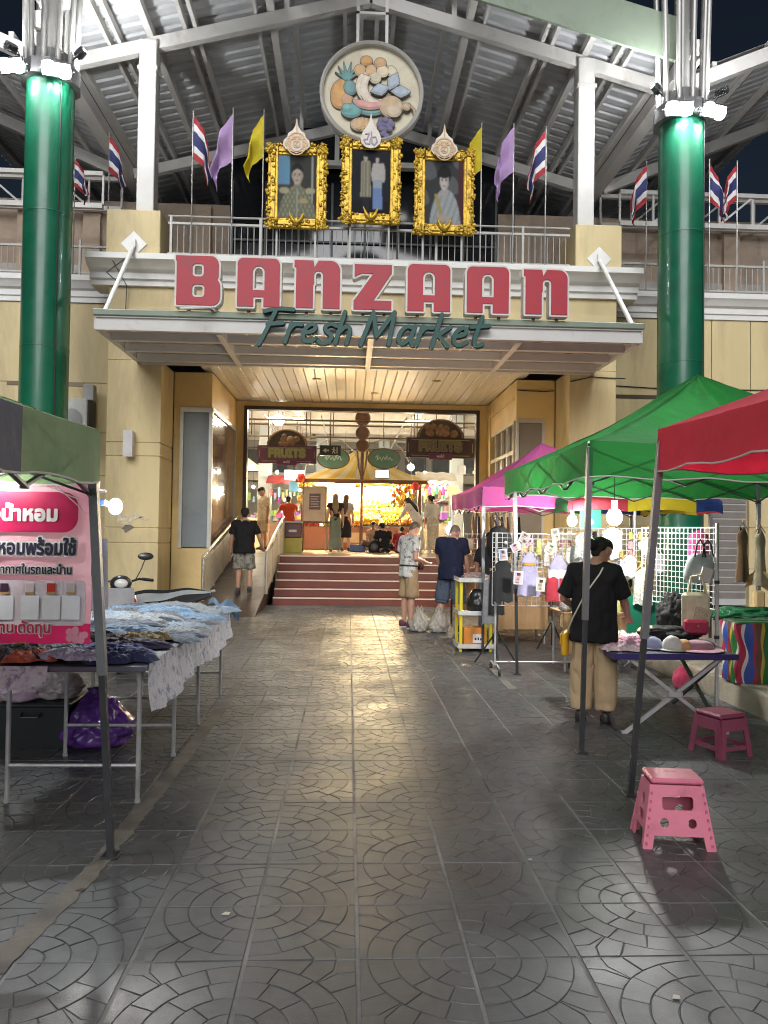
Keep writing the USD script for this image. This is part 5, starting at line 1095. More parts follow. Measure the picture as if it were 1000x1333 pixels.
# ================================================================== folding stools
def stool(loc, rz):
    t = thing('step_stool', 'pink plastic folding step stool in front of the red tent leg', 'stool', (0, 0, 0), 0); pk = M('pink_plastic', (.66, .19, .27), .38, var=.07, scale=6, transl=.08, dirt=(.42, .12, .17), dscale=5); dk = M('pink_plastic_dark', (.40, .09, .14), .45)
    H = .385
    part(t, 'seat', MB().box((0, 0, H - .016), (.325, .235, .032), ch=.01), pk)
    part(t, 'lettering', MB().prism(affinity.translate(affinity.scale(text_poly('BENSON', .018), 1, 1, origin=(0, 0)), -.05, .02), .0008, O=(0, 0, H + .0003), U=(1, 0, 0), V=(0, 1, 0)) if False else MB().prism(unary_union([sbox(-.036 + .012 * k, .034, -.028 + .012 * k, .044) for k in range(6)]), .0008, O=(0, 0, H + .0003), U=(1, 0, 0), V=(0, 1, 0)), M('stool_print', (.18, .03, .05), .5), False)
    for s in (-1, 1):                        # two slotted side boards, wide below
        o = Polygon([(-.165, H - .035), (.165, H - .035), (.225, 0), (.165, 0), (.150, .075), (-.150, .075), (-.165, 0), (-.225, 0)]).buffer(-.006).buffer(.006)
        o = o.difference(rrect(-.095, .215, .095, .29, .018)).difference(Point(-.085, .145).buffer(.027, 12)).difference(Point(.085, .145).buffer(.027, 12))
        n_ = np.array([0, s * math.cos(.17), math.sin(.17)]); V_ = np.array([0, -s * math.sin(.17) * 1.0, math.cos(.17)])
        part(t, 'side_board', MB().prism(o, .012, O=(0, s * .165, 0), U=(1, 0, 0), V=V_, N=n_ * -1 if False else np.array([0, -s, 0.0])), pk, False)
        m = MB()
        for k in range(7):
            z = .03 + k * .045
            for sx in (-1, 1): m.box((sx * (.205 - z * .155), s * .1675 - s * z * .17, z), (.012, .008, .017), rotx(s * .17) @ np.eye(3))
        part(t, 'hinge_slots', m, dk)
        fr = Polygon([(-.09, H - .04), (.09, H - .04), (.135, 0), (.095, 0), (.08, .09), (-.08, .09), (-.095, 0), (-.135, 0)]).difference(Point(0, .24).buffer(.035, 12)).difference(rrect(-.05, .12, .05, .18, .02))
        part(t, 'end_board', MB().prism(fr, .012, O=(s * .215, 0, 0), U=(0, 1, 0), V=(-s * .14, 0, math.sqrt(1 - .14 ** 2)), N=(-s, 0, 0)), pk, False)
    move(t, loc, rz); UsdGeom.Xformable(t).AddScaleOp().Set(Gf.Vec3f(.84, .84, .93))
stool((1.765, 4.10, 0), -.12)
t = thing('low_stool', 'dark maroon plastic stool with open sides under the red tent', 'stool', (2.76, 5.62, 0)); mr = M('maroon_plastic', (.22, .05, .09), .35, var=.12, scale=6)
cx, cy = 2.83, 5.72
part(t, 'seat', MB().box((cx, cy, .30), (.255, .255, .035), rotz(.35), ch=.012), mr)
for k in range(4):
    a = rotz(.35 + k * math.pi / 2)
    o = Polygon([(-.165, .285), (.165, .285), (.21, 0), (.15, 0), (.115, .20), (-.115, .20), (-.15, 0), (-.21, 0)])
    m = MB().prism(o, .014, O=(0, -.205, 0), U=(1, 0, 0), V=(0, .13, math.sqrt(1 - .13 ** 2)), N=(0, -1, 0)); m.bx(-.17, .17, -.2, -.186, .055, .085); m.xf(np.diag([.74, .74, 1]) @ a, (cx, cy, 0)); part(t, 'side', m, mr, False)

# ================================================================== the folding display table
ft = thing('folding_table', 'folding table with crossed silver legs and a blue edge under the green tent', 'table', (2.65, 6.9, 0))
TX0, TX1, TY0, TY1, TZ = 2.20, 3.22, 6.22, 7.55, .66
part(ft, 'table_top', MB().bx(TX0, TX1, TY0, TY1, TZ - .012, TZ, ch=.003), M('table_felt', (.05, .05, .07), .8)); part(ft, 'edge_band', MB().bx(TX0 - .01, TX1 + .01, TY0 - .012, TY0 - .001, TZ - .045, TZ + .004).bx(TX0 - .012, TX0 - .001, TY0, TY1, TZ - .045, TZ + .004), M('blue_edge', (.035, .025, .14), .4))
for y in (TY0 + .04, TY1 - .1):
    for a, b in ((TX0 + .10, TX1 - .08), (TX1 - .08, TX0 + .10)):
        part(ft, 'leg', MB().bar((a, y + (.02 if a < b else 0), .0), (b, y + (.02 if a < b else 0), TZ - .02), .028, .028).box((a, y + (.02 if a < b else 0), .01), (.05, .04, .02)), alu)
    part(ft, 'pivot', MB().box(((TX0 + TX1) / 2 + .01, y + .01, TZ / 2 - .01), (.12, .06, .05), ch=.01), alu)
for x in (TX0 + .06, TX1 - .06):
    part(ft, 'leg', MB().bar((x, TY0 + .15, 0.0), (x, TY1 - .15, TZ - .03), .026, .026), M('leg_dark', (.12, .12, .13), .4, metal=.6)); part(ft, 'leg', MB().bar((x + .03, TY1 - .15, 0.0), (x + .03, TY0 + .15, TZ - .03), .026, .026), M('leg_dark', (.12, .12, .13), .4, metal=.6))
for k, (x, y, w, d, h, c, nm, lb) in enumerate((
    (2.42, 6.55, .46, .30, .12, (.40, .20, .28), 'pink_cloth', 'bundle of dusty pink cloth at the front left of the folding table'),
    (2.60, 6.78, .40, .26, .12, (.42, .22, .30), 'pink_cloth', 'second pink cloth roll behind the front one'),
    (2.33, 6.95, .26, .22, .08, (.02, .02, .02), 'black_cloth', 'black cloth beside the woman hand on the table'),
    (2.97, 6.42, .36, .18, .09, (.40, .20, .26), 'pink_hat', 'pink and white cap at the front right of the table'),
    (2.75, 6.40, .20, .16, .13, (.60, .57, .55), 'white_hat', 'white rounded cap at the front middle of the table'),
    (2.85, 6.40, .16, .15, .10, (.55, .30, .14), 'orange_hat', 'orange cap tucked behind the white cap'),
    (2.62, 6.48, .18, .16, .11, (.26, .27, .42), 'lavender_hat', 'lavender grey cap left of the white cap'),
    (3.06, 6.55, .30, .2, .08, (.02, .02, .022), 'black_hat', 'black cap at the right end of the table'),
    (2.86, 7.2, .25, .2, .12, (.55, .44, .24), 'cream_hat', 'cream knitted cap at the back of the table'),
    (2.5, 7.28, .34, .24, .10, (.36, .46, .40), 'plastic_packet', 'pale clear packets at the back left of the table'))):
    if nm.endswith('hat'):
        t = thing(nm, lb, 'hat', (x, y, TZ + .003)); part(t, 'crown', blob((x, y, TZ + .006), (w * .44, d * .48, h * .72), 300 + k, .06, 3, .2), fab(nm + '_%d' % k, c), True)
        part(t, 'brim', MB().lathe([(w * .38, .0), (w * .60, .006), (w * .60, .012), (w * .38, .02), (w * .38, .0)], (x, y, TZ + .004), 20, cap=False), fab(nm + '_%d' % k, c), True)
    else: garment(x, y, TZ + .003, w, d, h * .7, .4 * math.sin(k * 2), 300 + k, fab(nm + '_%d' % k, c), nm, lb, None)
solo('black_bag', blob((2.90, 6.82, TZ + .003), (.26, .17, .10), 31, .35, 4), M('black_nylon', (.012, .012, .013), .75, bump=.004, bscale=30, spec=.3), 'black shoulder bag lying on the folding table', 'bag', smooth=True)
solo('backpack', blob((3.12, 7.2, TZ + .003), (.17, .14, .26), 33, .3, 4), M('black_nylon', (.012, .012, .013)), 'black backpack leaning behind the shoulder bag', 'bag', smooth=True)
mb_ = MB(); mb_.grid([[(3.06 + .22 * u + .015 * math.sin(v * 6), 6.95 - .12 * u + .03 * math.sin(u * 5 + v * 3), .74 + .36 * v + .01 * math.sin(u * 8)) for u in np.linspace(0, 1, 9)] for v in np.linspace(0, 1, 9)])
tb = thing('tote_bag', 'cream printed canvas bag hanging below the grid', 'bag', (3.2, 6.9, .74)); mb2 = MB(); mb2.bx(3.05, 3.31, 6.86, 6.93, .78, 1.12, ch=.03); part(tb, 'body', mb2, M('cream_canvas', (.50, .45, .32), .8, var=.2, scale=20)); part(tb, 'strap', MB().tube([(3.10, 6.87, 1.12), (3.12, 6.86, 1.26), (3.22, 6.86, 1.28), (3.26, 6.87, 1.12)], .012, 6), M('cream_canvas', (.5, .45, .32)))
part(tb, 'patch', MB().box((3.22, 6.852, .90), (.15, .008, .16), roty(.25)), M('check_patch', (.38, .33, .24), .8, var=.5, scale=60))
pz = thing('pouch', 'small shiny red pouch at the right end of the folding table', 'pouch', (3.12, 6.62, TZ)); part(pz, 'body', MB().bx(3.00, 3.22, 6.70, 6.78, TZ + .09, TZ + .23, ch=.025), M('red_vinyl', (.34, .03, .07), .25, var=.2, scale=20)); part(pz, 'clasp', MB().ball((3.11, 6.692, TZ + .17), .012, 1), M('brass_lamp', (.3, .2, .1)))

# ================================================================== wire grids
gridw = M('white_wire', (.62, .62, .62), .4)
def wire_grid(p0, p1, z0, z1, label, step=.052, rad=.0028, frame=.006):
    p0, p1 = np.array(p0, float), np.array(p1, float); L = np.linalg.norm(p1 - p0); t = thing('wire_grid', label, 'wire grid', (*((p0 + p1) / 2), z0))
    q = lambda s, z: np.array([*(p0 + (p1 - p0) * s), z]); off = np.array([-(p1 - p0)[1], (p1 - p0)[0], 0]) / L * rad * 1.6
    m = MB(); m.tube([q(0, z0), q(1, z0), q(1, z1), q(0, z1), q(0, z0)], frame, 5); part(t, 'rim', m, gridw)
    nv, nh = int(L / step), int((z1 - z0) / step); m = MB()
    for k in range(1, nv): m.cyl(q(k / nv, z0), q(k / nv, z1), rad, n=4, cap=False)
    part(t, 'upright_wires', m, gridw, kind='stuff'); m = MB()
    for k in range(1, nh): z = z0 + (z1 - z0) * k / nh; m.cyl(q(0, z) + off, q(1, z) + off, rad, n=4, cap=False)
    part(t, 'cross_wires', m, gridw, kind='stuff'); return t
wire_grid((3.05, 7.85), (3.39, 6.9), .96, 1.71, 'white wire grid holding the grey handbag, under the green tent')
wire_grid((2.55, 9.2), (3.35, 8.2), .85, 1.70, 'white wire grid crowded with white blouses under the bulb', .06)
wire_grid((1.70, 8.98), (2.74, 8.90), .78, 1.63, 'white wire grid hung with lilac and red dresses', .055)
wire_grid((2.1, 10.9), (4.4, 10.8), 1.0, 1.62, 'long white wire grid at the back of the right stalls', .075, .004)
wire_grid((1.78, 12.9), (3.3, 12.9), 1.02, 1.60, 'white wire grid of small wares beneath the pink tent', .075, .004)
part_pole = thing('grid_pole', 'silver pole holding the wire grid at its right end', 'pole', (3.34, 6.9, 0)); part(part_pole, 'tube', MB().cyl((3.36, 6.86, 0), (3.36, 6.86, 1.75), .017, n=10), alu); part(part_pole, 'clamp', MB().cyl((3.36, 6.86, .70), (3.36, 6.86, .73), .024, n=8).cyl((3.36, 6.86, 1.2), (3.36, 6.86, 1.23), .024, n=8), black_pole)
hb = thing('handbag', 'grey handbag with dark handles hung on the wire grid', 'handbag', (3.24, 6.88, 1.25))
def loft(rings, closed=True):
    return MB().grid([np.vstack([r_, r_[:1]]) for r_ in rings])
P = [[(3.25 + w * math.cos(a) - .08 * (1.48 - z), 6.95 - .3 * w * math.cos(a) * .8 + .05 * math.sin(a), z) for a in np.linspace(0, 2 * math.pi, 17)] for z, w in ((1.20, .01), (1.205, .11), (1.27, .135), (1.38, .12), (1.45, .095), (1.47, .05))]
part(hb, 'body', MB().grid(P), M('grey_leather', (.30, .33, .34), .45, var=.15, scale=12), True)
for dx in (-.035, .035): part(hb, 'handle', MB().tube([(3.20 + dx, 6.89, 1.44), (3.22 + dx, 6.885, 1.56), (3.25 + dx, 6.885, 1.60), (3.28 + dx, 6.885, 1.55), (3.30 + dx, 6.88, 1.44)], .008, 6), bp_)
part(hb, 'flap', MB().box((3.26, 6.86, 1.28), (.10, .012, .13), roty(.3)), M('flap_white', (.55, .5, .48), .5))

# ---- garments on hangers
def hung(name, label, cx, cy, ztop, length, w0, w1, w2, mat, rot=0.0, group=None, hanger=True, depth=.05, extra=(), prof=None):
    """Clothing on a hanger: w0 shoulder, w1 waist, w2 hem half-widths."""
    t = thing(name, label, 'clothing', (cx, cy, ztop - length), rot, group); LOC[str(t.GetPath())] = np.zeros(3)
    n = 22; P = []; r = RND(int(abs(cx * 1000 + cy * 77)) % 9999); ph = r.uniform(0, 6)
    for j, s in enumerate(np.linspace(0, 1, 16)):
        w = (w0 + (w1 - w0) * min(1, s / .4)) if s < .4 else w1 + (w2 - w1) * (s - .4) / .6
        if prof: w = float(np.interp(s, [q[0] for q in prof], [q[1] for q in prof]))
        dd = depth * (.4 + .6 * s); a = np.linspace(0, 2 * math.pi, n + 1)
        fold = 1 + .22 * s * np.cos(a * 7 + ph) + .10 * s * np.cos(a * 11 + ph * 2 + s * 4)
        drop = .06 * np.abs(np.cos(a)) * (1 - s)
        P.append(np.c_[w * np.cos(a), dd * np.sin(a) * fold, length * (1 - s) - drop * (s < .3) + .012 * s * np.sin(a * 6 + ph)])
    part(t, 'body', MB().grid(P), mat, True)
    if hanger: part(t, 'hanger', MB().tube([(-w0, 0, length - .05), (0, 0, length + .04), (w0, 0, length - .05)], .006, 5).tube([(0, 0, length + .04), (.012, 0, length + .08), (0, 0, length + .11), (-.02, 0, length + .10)], .003, 5), M('hanger_wood', (.45, .28, .12), .5))
    for nm, mb, mt in extra: part(t, nm, mb, mt, True)
    return t
fb = {k: fab('hung_' + k, c) for k, c in dict(black=(.012, .012, .014), lilac=(.36, .33, .50), red=(.42, .03, .05), white=(.62, .6, .6), yellow=(.52, .50, .16), purple=(.33, .16, .42), beige=(.45, .38, .28), brown=(.16, .09, .05), mustard=(.45, .26, .03), grey=(.24, .24, .25), pink=(.5, .2, .3), cream=(.55, .5, .4), blue=(.15, .22, .4)).items()}
hung('black_vest', 'black sleeveless knit hanging at the left end of the dress grid', 1.78, 8.75, 1.36, .52, .10, .12, .12, fb['black'], prof=((0, .055), (.06, .095), (.2, .085), (.3, .115), (1, .12)))
def straps(w, l): return MB().tube([(-w * .5, 0, l + .02), (-w * .75, -.03, l - .06)], .006, 5).tube([(w * .5, 0, l + .02), (w * .75, -.03, l - .06)], .006, 5)
hung('lilac_dress', 'lilac ruched dress on a wooden hanger between photo cards', 2.08, 8.75, 1.42, .50, .09, .10, .14, fb['lilac'], prof=((0, .07), (.12, .095), (.30, .065), (.42, .10), (.7, .125), (1, .14)), extra=(('waist_tie', MB().grid([[(.078 * math.cos(a), .045 * math.sin(a), .34 + .035 * q) for a in np.linspace(0, 6.283, 17)] for q in (0, 1)]), fb['mustard']), ('strap', straps(.09, .5), fb['lilac'])))
def leg_of(sx): return MB().grid([[(sx * .068 + (.066 + .02 * s) * math.cos(a), -.01 + .05 * math.sin(a) * (1 + .2 * math.cos(a * 5 + s * 3)), .27 * (1 - s) + .01 * math.cos(a * 4)) for a in np.linspace(0, 2 * math.pi, 19)] for s in np.linspace(0, 1, 9)])
hung('red_set', 'red shorts with white waistband on a hanger right of the lilac dress', 2.42, 8.75, 1.40, .54, .09, .11, .15, fb['lilac'], prof=((0, .06), (.15, .10), (.34, .105), (.36, .02), (1, .015)), extra=(('white_waist', MB().grid([[(.125 * math.cos(a), .055 * math.sin(a), .36 - .10 * s + .006 * math.sin(a * 8)) for a in np.linspace(0, 2 * math.pi, 22)] for s in np.linspace(0, 1, 4)]), fb['white']), ('shorts_leg', leg_of(-1), fb['red']), ('shorts_leg', leg_of(1), fb['red']), ('strap', straps(.08, .54), fb['lilac'])))
hung('white_blouse', 'bright white blouse hanging under the big bulb', 2.98, 8.55, 1.72, .36, .12, .10, .13, fb['white'])
hung('yellow_dress', 'pale yellow slip dress hanging below the white blouses', 2.86, 8.30, 1.34, .55, .03, .06, .13, fb['yellow'])
hung('purple_scarf', 'purple scarf hanging beside the yellow dress', 2.58, 8.3, 1.15, .40, .03, .05, .07, fb['purple'])
hung('white_blouse', 'small white blouse hanging to the right below the first one', 3.05, 8.2, 1.42, .24, .08, .08, .09, fb['white'])
hung('floral_shirt', 'white and black patterned shirt hanging left of the white blouse', 2.70, 8.7, 1.66, .30, .10, .10, .12, M('floral_cotton', (.45, .44, .44), .8, var=.9, scale=30))
hung('floral_shirt', 'patterned grey shirt hanging right of the yellow dress', 3.12, 8.0, 1.30, .40, .08, .09, .11, M('floral_grey', (.36, .36, .33), .8, var=.8, scale=34))
hung('brown_top', 'brown knit hanging behind the purple scarf', 2.70, 8.5, 1.28, .45, .08, .08, .10, fb['brown'])
for k, (x, y, z) in enumerate(((2.62, 8.95, 1.5), (2.78, 8.78, 1.36), (3.2, 8.1, 1.62), (3.27, 8.02, 1.44), (2.86, 8.7, 1.40), (3.18, 8.12, 1.22))):
    hung('crop_blouse', ['white and yellow crop', 'pale lace', 'cream knitted', 'grey ribbed', 'black strappy', 'lavender'][k] + ' top hanging on the bright grid', x, y - .06, z, .20, .07, .07, .08, fb[['white', 'cream', 'cream', 'grey', 'black', 'lilac'][k]])
hung('pink_cloth', 'bright pink cloth hanging behind the handbag grid', 3.58, 7.7, 1.70, .42, .10, .11, .12, fab('hot_pink', (.5, .05, .2)), hanger=False)
for k, (x, z, c) in enumerate(((4.35, 1.75, 'brown'), (4.55, 1.72, 'beige'), (4.75, 1.72, 'brown'))): hung('long_coat', ['brown', 'tan', 'dark'][k] + ' long garment hanging at the far right stall', x, 8.3, z, .62, .10, .11, .13, fb[c], prof=((0, .035), (.06, .085), (.12, .10), (.45, .075), (1, .11)), rot=.5)
CARD = MVc('photo_card_print', .3, var=.05)
def photo_card(px, py, Y, w, h, tilt, seed, label):
    c = atY(px, py, Y); r = RND(seed); n, m = 10, 14; C = np.zeros((m, n, 3)); P = np.zeros((m + 1, n + 1, 3)); base_ = r.uniform(.25, .6, 3)
    for j in range(m):
        for i in range(n):
            u, v = (i + .5) / n, (j + .5) / m; cc = np.array((.62, .6, .6)) if min(u, 1 - u, v, 1 - v) < .09 else base_ * .9
            if .2 < v < .9 and abs(u - .5 + .1 * math.sin(v * 5 + seed)) < .18: cc = np.array((.42, .30, .26)) * (1 if (j + seed) % 4 else .3)
            if abs(u - .5) < .16 and .14 < v < .34: cc = np.array((.06, .04, .04))
            C[j, i] = cc
    for j in range(m + 1):
        for i in range(n + 1):
            q = roty(tilt) @ np.array(((i / n - .5) * w, -.012 * math.sin(i / n * 3), (.5 - j / m) * h)); P[j, i] = c + q
    solo('photo_card', MB().grid(P, C), CARD, label, 'photo card', None, smooth=False)
for k, a in enumerate(((655, 722, 8.62, .095, .13, -.1, 'photo card of a model above the black vest'), (675, 752, 8.55, .105, .15, .05, 'photo card on the lilac dress front'), (704, 761, 8.55, .10, .15, .08, 'photo card between the lilac dress and the red shorts'), (683, 700, 8.82, .11, .12, .4, 'tilted photo card at the top of the dress grid'), (723, 696, 8.82, .09, .14, -.15, 'photo card standing above the right end of the dress grid'), (716, 714, 8.70, .10, .12, .5, 'photo card above the red shorts hanger'), (672, 712, 8.75, .12, .10, -.5, 'photo card left of the lilac hanger'), (688, 707, 8.70, .05, .12, .7, 'narrow photo card beside the tilted one'))): photo_card(*a[:6], k + 3, a[6])
# rack feet under the dress grid
rk = thing('garment_rack', 'chrome rack on castors carrying the dress grid', 'rack', (2.2, 8.95, 0))
for x in (1.74, 2.70):
    part(rk, 'upright', MB().cyl((x, 8.98, .06), (x, 8.98, 1.64), .012, n=8), alu); part(rk, 'foot', MB().tube([(x, 8.72, .09), (x, 8.85, .11), (x, 8.98, .07), (x, 9.2, .09)], .011, 6), alu)
    for y in (8.70, 9.22): part(rk, 'castor', MB().cyl((x - .012, y, .035), (x + .012, y, .035), .035, n=12), M('tyre', (.02, .02, .02)))
part(rk, 'lower_bar', MB().cyl((1.74, 8.98, .12), (2.70, 8.98, .12), .01, n=6), alu)
def tripod(x, y, h, label, s=.30):
    t = thing('tripod_stand', label, 'stand', (x, y, 0)); part(t, 'pole', MB().cyl((x, y, .08), (x, y, h), .012, n=8), black_pole)
    for k in range(3): a = .4 + k * 2.094; part(t, 'leg', MB().cyl((x, y, .42), (x + s * math.cos(a), y + s * math.sin(a), .0), .011, n=6), black_pole)
    return t
tripod(1.85, 9.45, 1.5, 'black tripod stand behind the black vest'); tripod(2.85, 10.6, 1.2, 'slender tripod stand by the long back grid', .22)

# ---- yellow shelf rack with its goods, hanging black bag, carrier bags
ys = thing('shelf_rack', 'yellow post shelf rack with white trays beside the aisle', 'shelf rack', (1.76, 10.6, 0)); yel = M('yellow_post', (.62, .52, .02), .35); trayw = M('white_tray', (.6, .6, .57), .35, transl=.1)
for x in (1.55, 1.96):
    for y in (10.45, 10.85): part(ys, 'post', MB().bx(x - .02, x + .02, y - .02, y + .02, .0, .98, ch=.004), yel)
for z in (.05, .50, .95): part(ys, 'tray', MB().bx(1.51, 2.0, 10.40, 10.90, z, z + .018, ch=.004).bx(1.51, 2.0, 10.40, 10.412, z + .019, z + .06).bx(1.51, 1.522, 10.413, 10.90, z + .019, z + .06), trayw)
ob = thing('orange_box', 'orange carton with a white label on the bottom tray of the yellow rack', 'box', (1.74, 10.6, .07)); part(ob, 'carton', MB().bx(1.60, 1.90, 10.47, 10.75, .075, .32, ch=.004), M('orange_card', (.55, .20, .03), .6)); part(ob, 'label', MB().bx(1.72, 1.87, 10.462, 10.469, .12, .24), M('label_white', (.62, .6, .58), .5)); part(ob, 'label_print', MB().prism(unary_union([sbox(0, 0, .025, .03), sbox(.04, 0, .06, .035), sbox(.075, 0, .10, .025)]), .001, O=(1.745, 10.4615, .16), N=(0, -1, 0)), black_pole, False)
solo('black_bag', blob((1.82, 10.62, .53), (.17, .16, .20), 41, .2, 3), M('black_vinyl', (.014, .014, .016), .25, spec=.7), 'stuffed black bag on the middle tray of the yellow rack', 'bag', smooth=True)
solo('goods_tray', blob((1.78, 10.62, .98), (.19, .17, .06), 43, .3, 3), M('small_goods', (.3, .22, .2), .5, var=.8, scale=40), 'mixed small goods heaped on top of the yellow rack', 'goods', smooth=True)
hbk = thing('black_backpack', 'black backpack hanging from the front leg of the pink tent', 'bag', (2.0, 10.2, 1.2)); part(hbk, 'body', blob((2.02, 10.2, 1.22), (.17, .12, .27), 47, .16, 3, .9), M('black_nylon', (.012, .012, .013)), True); part(hbk, 'strap', MB().tube([(1.98, 10.1, 1.70), (1.9, 10.08, 1.85), (1.95, 10.15, 1.9), (2.05, 10.1, 1.74)], .012, 5), black_pole); part(hbk, 'buckle', MB().ball((2.08, 10.07, 1.5), (.03, .015, .025), 1), greybox)
for k, (x, z, c, nm) in enumerate(((1.95, 1.18, 'black', 'black jacket hanging under the backpack'), (1.88, 1.05, 'grey', 'grey jacket hanging beside the yellow rack'))): hung('jacket', nm, x, 10.0 + .05 * k, z, .62, .09, .10, .11, fb[c])
bagm = M('carrier_plastic', (.52, .48, .40), .25, var=.15, scale=12, transl=.4, spec=.6)
for k, (px, py, lb) in enumerate(((546, 822, 'knotted translucent carrier bag of vegetables by the patterned shirt man'), (571, 823, 'knotted translucent carrier bag between the two men'))):
    g_ = onG(px, py); t = thing('carrier_bag', lb, 'carrier bag', (g_[0], g_[1], 0)); part(t, 'bag', blob((g_[0], g_[1], 0), (.17, .14, .24), 50 + k, .28, 4, taper=.75), bagm, True)
    part(t, 'contents', blob((g_[0], g_[1] + .0, .02), (.13, .10, .11), 54 + k, .3, 2), M('greens', (.12, .17, .05), .6, var=.5, scale=20) if k == 0 else M('bread', (.4, .25, .12), .6, var=.3, scale=20), True)
    for s in (-1, 1): part(t, 'handle', MB().tube([(g_[0] + s * .035, g_[1], .27), (g_[0] + s * .055, g_[1] + .01 * s, .36), (g_[0] + s * .03, g_[1], .42), (g_[0] + s * .005, g_[1], .33)], [.022, .014, .009, .012], 6), bagm, True)

# ---- bulbs, notice board, umbrella
def bulb(px, py, Y, ztop, label, rad=.06, mat=None):
    c = atY(px, py, Y); t = thing('hanging_bulb', label, 'lamp', (c[0], Y, c[2] - rad)); part(t, 'bulb', MB().ball(c, (rad, rad, rad * 1.15), 2), mat or ME('stall_bulb_glow', (1, .97, .92), BULB), True)
    part(t, 'holder', MB().cyl(c + [0, 0, rad * .9], c + [0, 0, rad * 2.2], rad * .4, n=8), whitep); part(t, 'cord', MB().cyl(c + [0, 0, rad * 2.2], (c[0], Y, ztop), .004, n=5), black_pole)
bulb(800, 673, 7.4, 2.2, 'large white bulb hanging under the green tent near the umbrella', .075)
bulb(745, 678, 9.6, 2.2, 'smaller white bulb left of the umbrella')
bulb(586, 690, 13.5, 2.1, 'warm bulb glowing under the far corner of the pink tent', .07, ME('warm_bulb_glow', (1, .80, .5), BULB))
bulb(603, 712, 13.6, 2.1, 'lower warm bulb under the pink tent beside the navy shirt man', .05, ME('warm_bulb_glow', (1, .80, .5), BULB))
nbd = thing('green_board', 'small green board hanging left of the large bulb', 'board', (3.0, 9.8, 1.7)); a, b = atY(755, 689, 9.9), atY(782, 664, 9.9); part(nbd, 'board', MB().bx(a[0], b[0], 9.88, 9.91, a[2], b[2]), M('board_green', (.03, .25, .13), .5)); part(nbd, 'mark', MB().cyl(((a[0] + b[0]) / 2, 9.879, (a[2] + b[2]) / 2 - .03), ((a[0] + b[0]) / 2, 9.872, (a[2] + b[2]) / 2 - .03), .035, n=12), whitep); part(nbd, 'cord', MB().cyl(((a[0] + b[0]) / 2, 9.9, b[2]), ((a[0] + b[0]) / 2, 9.9, 2.3), .004, n=5), black_pole)
um = thing('market_umbrella', 'market umbrella with green red yellow and blue panels behind the green tent', 'umbrella', (4.0, 10.0, 0)); uc = np.array((3.86, 10.2)); ucols = [(.42, .03, .05), (.50, .40, .02), (.02, .05, .20), (.42, .03, .05), (.5, .4, .02), (.02, .05, .2), (.03, .2, .06), (.03, .2, .06)]
for k in range(8):
    a0, a1 = math.radians(200 + k * 45 - 0), math.radians(200 + (k + 1) * 45); P = []
    for q in np.linspace(0.02, 1, 10): P.append([(uc[0] + 1.08 * q * math.cos(a) * (1 - .04 * math.sin(math.pi * s)), uc[1] + 1.08 * q * math.sin(a) * (1 - .04 * math.sin(math.pi * s)), 2.5 - .42 * q ** 1.6 + .03 * math.sin(math.pi * s) * q) for s, a in zip(np.linspace(0, 1, 7), np.linspace(a0, a1, 7))])
    for q in (.5, 1.0): P.append([(uc[0] + (1.08 + .01) * math.cos(a) * (1 - .04 * math.sin(math.pi * s)), uc[1] + 1.09 * math.sin(a) * (1 - .04 * math.sin(math.pi * s)), 2.08 + .03 * math.sin(math.pi * s) - .17 * q) for s, a in zip(np.linspace(0, 1, 7), np.linspace(a0, a1, 7))])
    part(um, 'panel', MB().grid(P), cloth('umbrella_%d' % [0, 1, 2, 0, 1, 2, 3, 3][k], ucols[k], .35), True)
    part(um, 'rib', MB().cyl((uc[0], uc[1], 2.46), (uc[0] + 1.06 * math.cos(a0), uc[1] + 1.06 * math.sin(a0), 2.05), .007, n=5), alu)
part(um, 'pole', MB().cyl((*uc, .2), (*uc, 2.55), .02, n=10), alu); part(um, 'base', MB().lathe([(.25, .228), (.25, .28), (.05, .30), (.04, .4)], (*uc, 0), 16), concrete)
# ---- stall counters at the back right, their goods
def counter(x0, x1, y0, y1, z, label, mat):
    t = thing('stall_counter', label, 'counter', ((x0 + x1) / 2, y0, 0)); part(t, 'top', MB().bx(x0, x1, y0, y1, z - .03, z, ch=.004), mat); 
    for x in (x0 + .04, x1 - .04):
        for y in (y0 + .04, y1 - .04): part(t, 'leg', MB().cyl((x, y, 0), (x, y, z - .03), .014, n=8), alu)
    part(t, 'skirt', MB().grid([[(x0 + (x1 - x0) * u, y0 + .01 * math.sin(u * 40), z - .031 - v * (z - .25)) for u in np.linspace(0, 1, 40)] for v in (0, .5, 1)]), mat, True); return t
cl_ = M('counter_cloth_tan', (.42, .26, .13), .8, var=.15)
counter(2.55, 3.4, 9.0, 9.6, .70, 'tan draped counter behind the woman', cl_); counter(2.05, 2.95, 11.2, 11.8, .72, 'tan draped counter below the long back grid', cl_); counter(1.8, 3.6, 12.95, 13.3, .8, 'draped counter of small wares under the pink tent', cl_)
r = RND(77)
wn = ['clear packet of hair clips', 'white folded lace packet', 'pale green gift packet', 'silver foil packet', 'small cream box', 'yellow wrapped packet']
k = 0
for i, x in enumerate(np.linspace(2.62, 3.32, 6)):
    solo('goods_packet', blob((x, 9.15 + .1 * (i % 2), .703), (.075, .08, .07), 60 + i, .3, 2), M('packet_%d' % i, [(.5, .5, .5), (.6, .58, .55), (.35, .5, .42), (.45, .45, .47), (.55, .48, .36), (.55, .48, .1)][i], .25, var=.3, scale=25, spec=.7), wn[i] + ' on the tan counter behind the woman', 'packet', smooth=True)
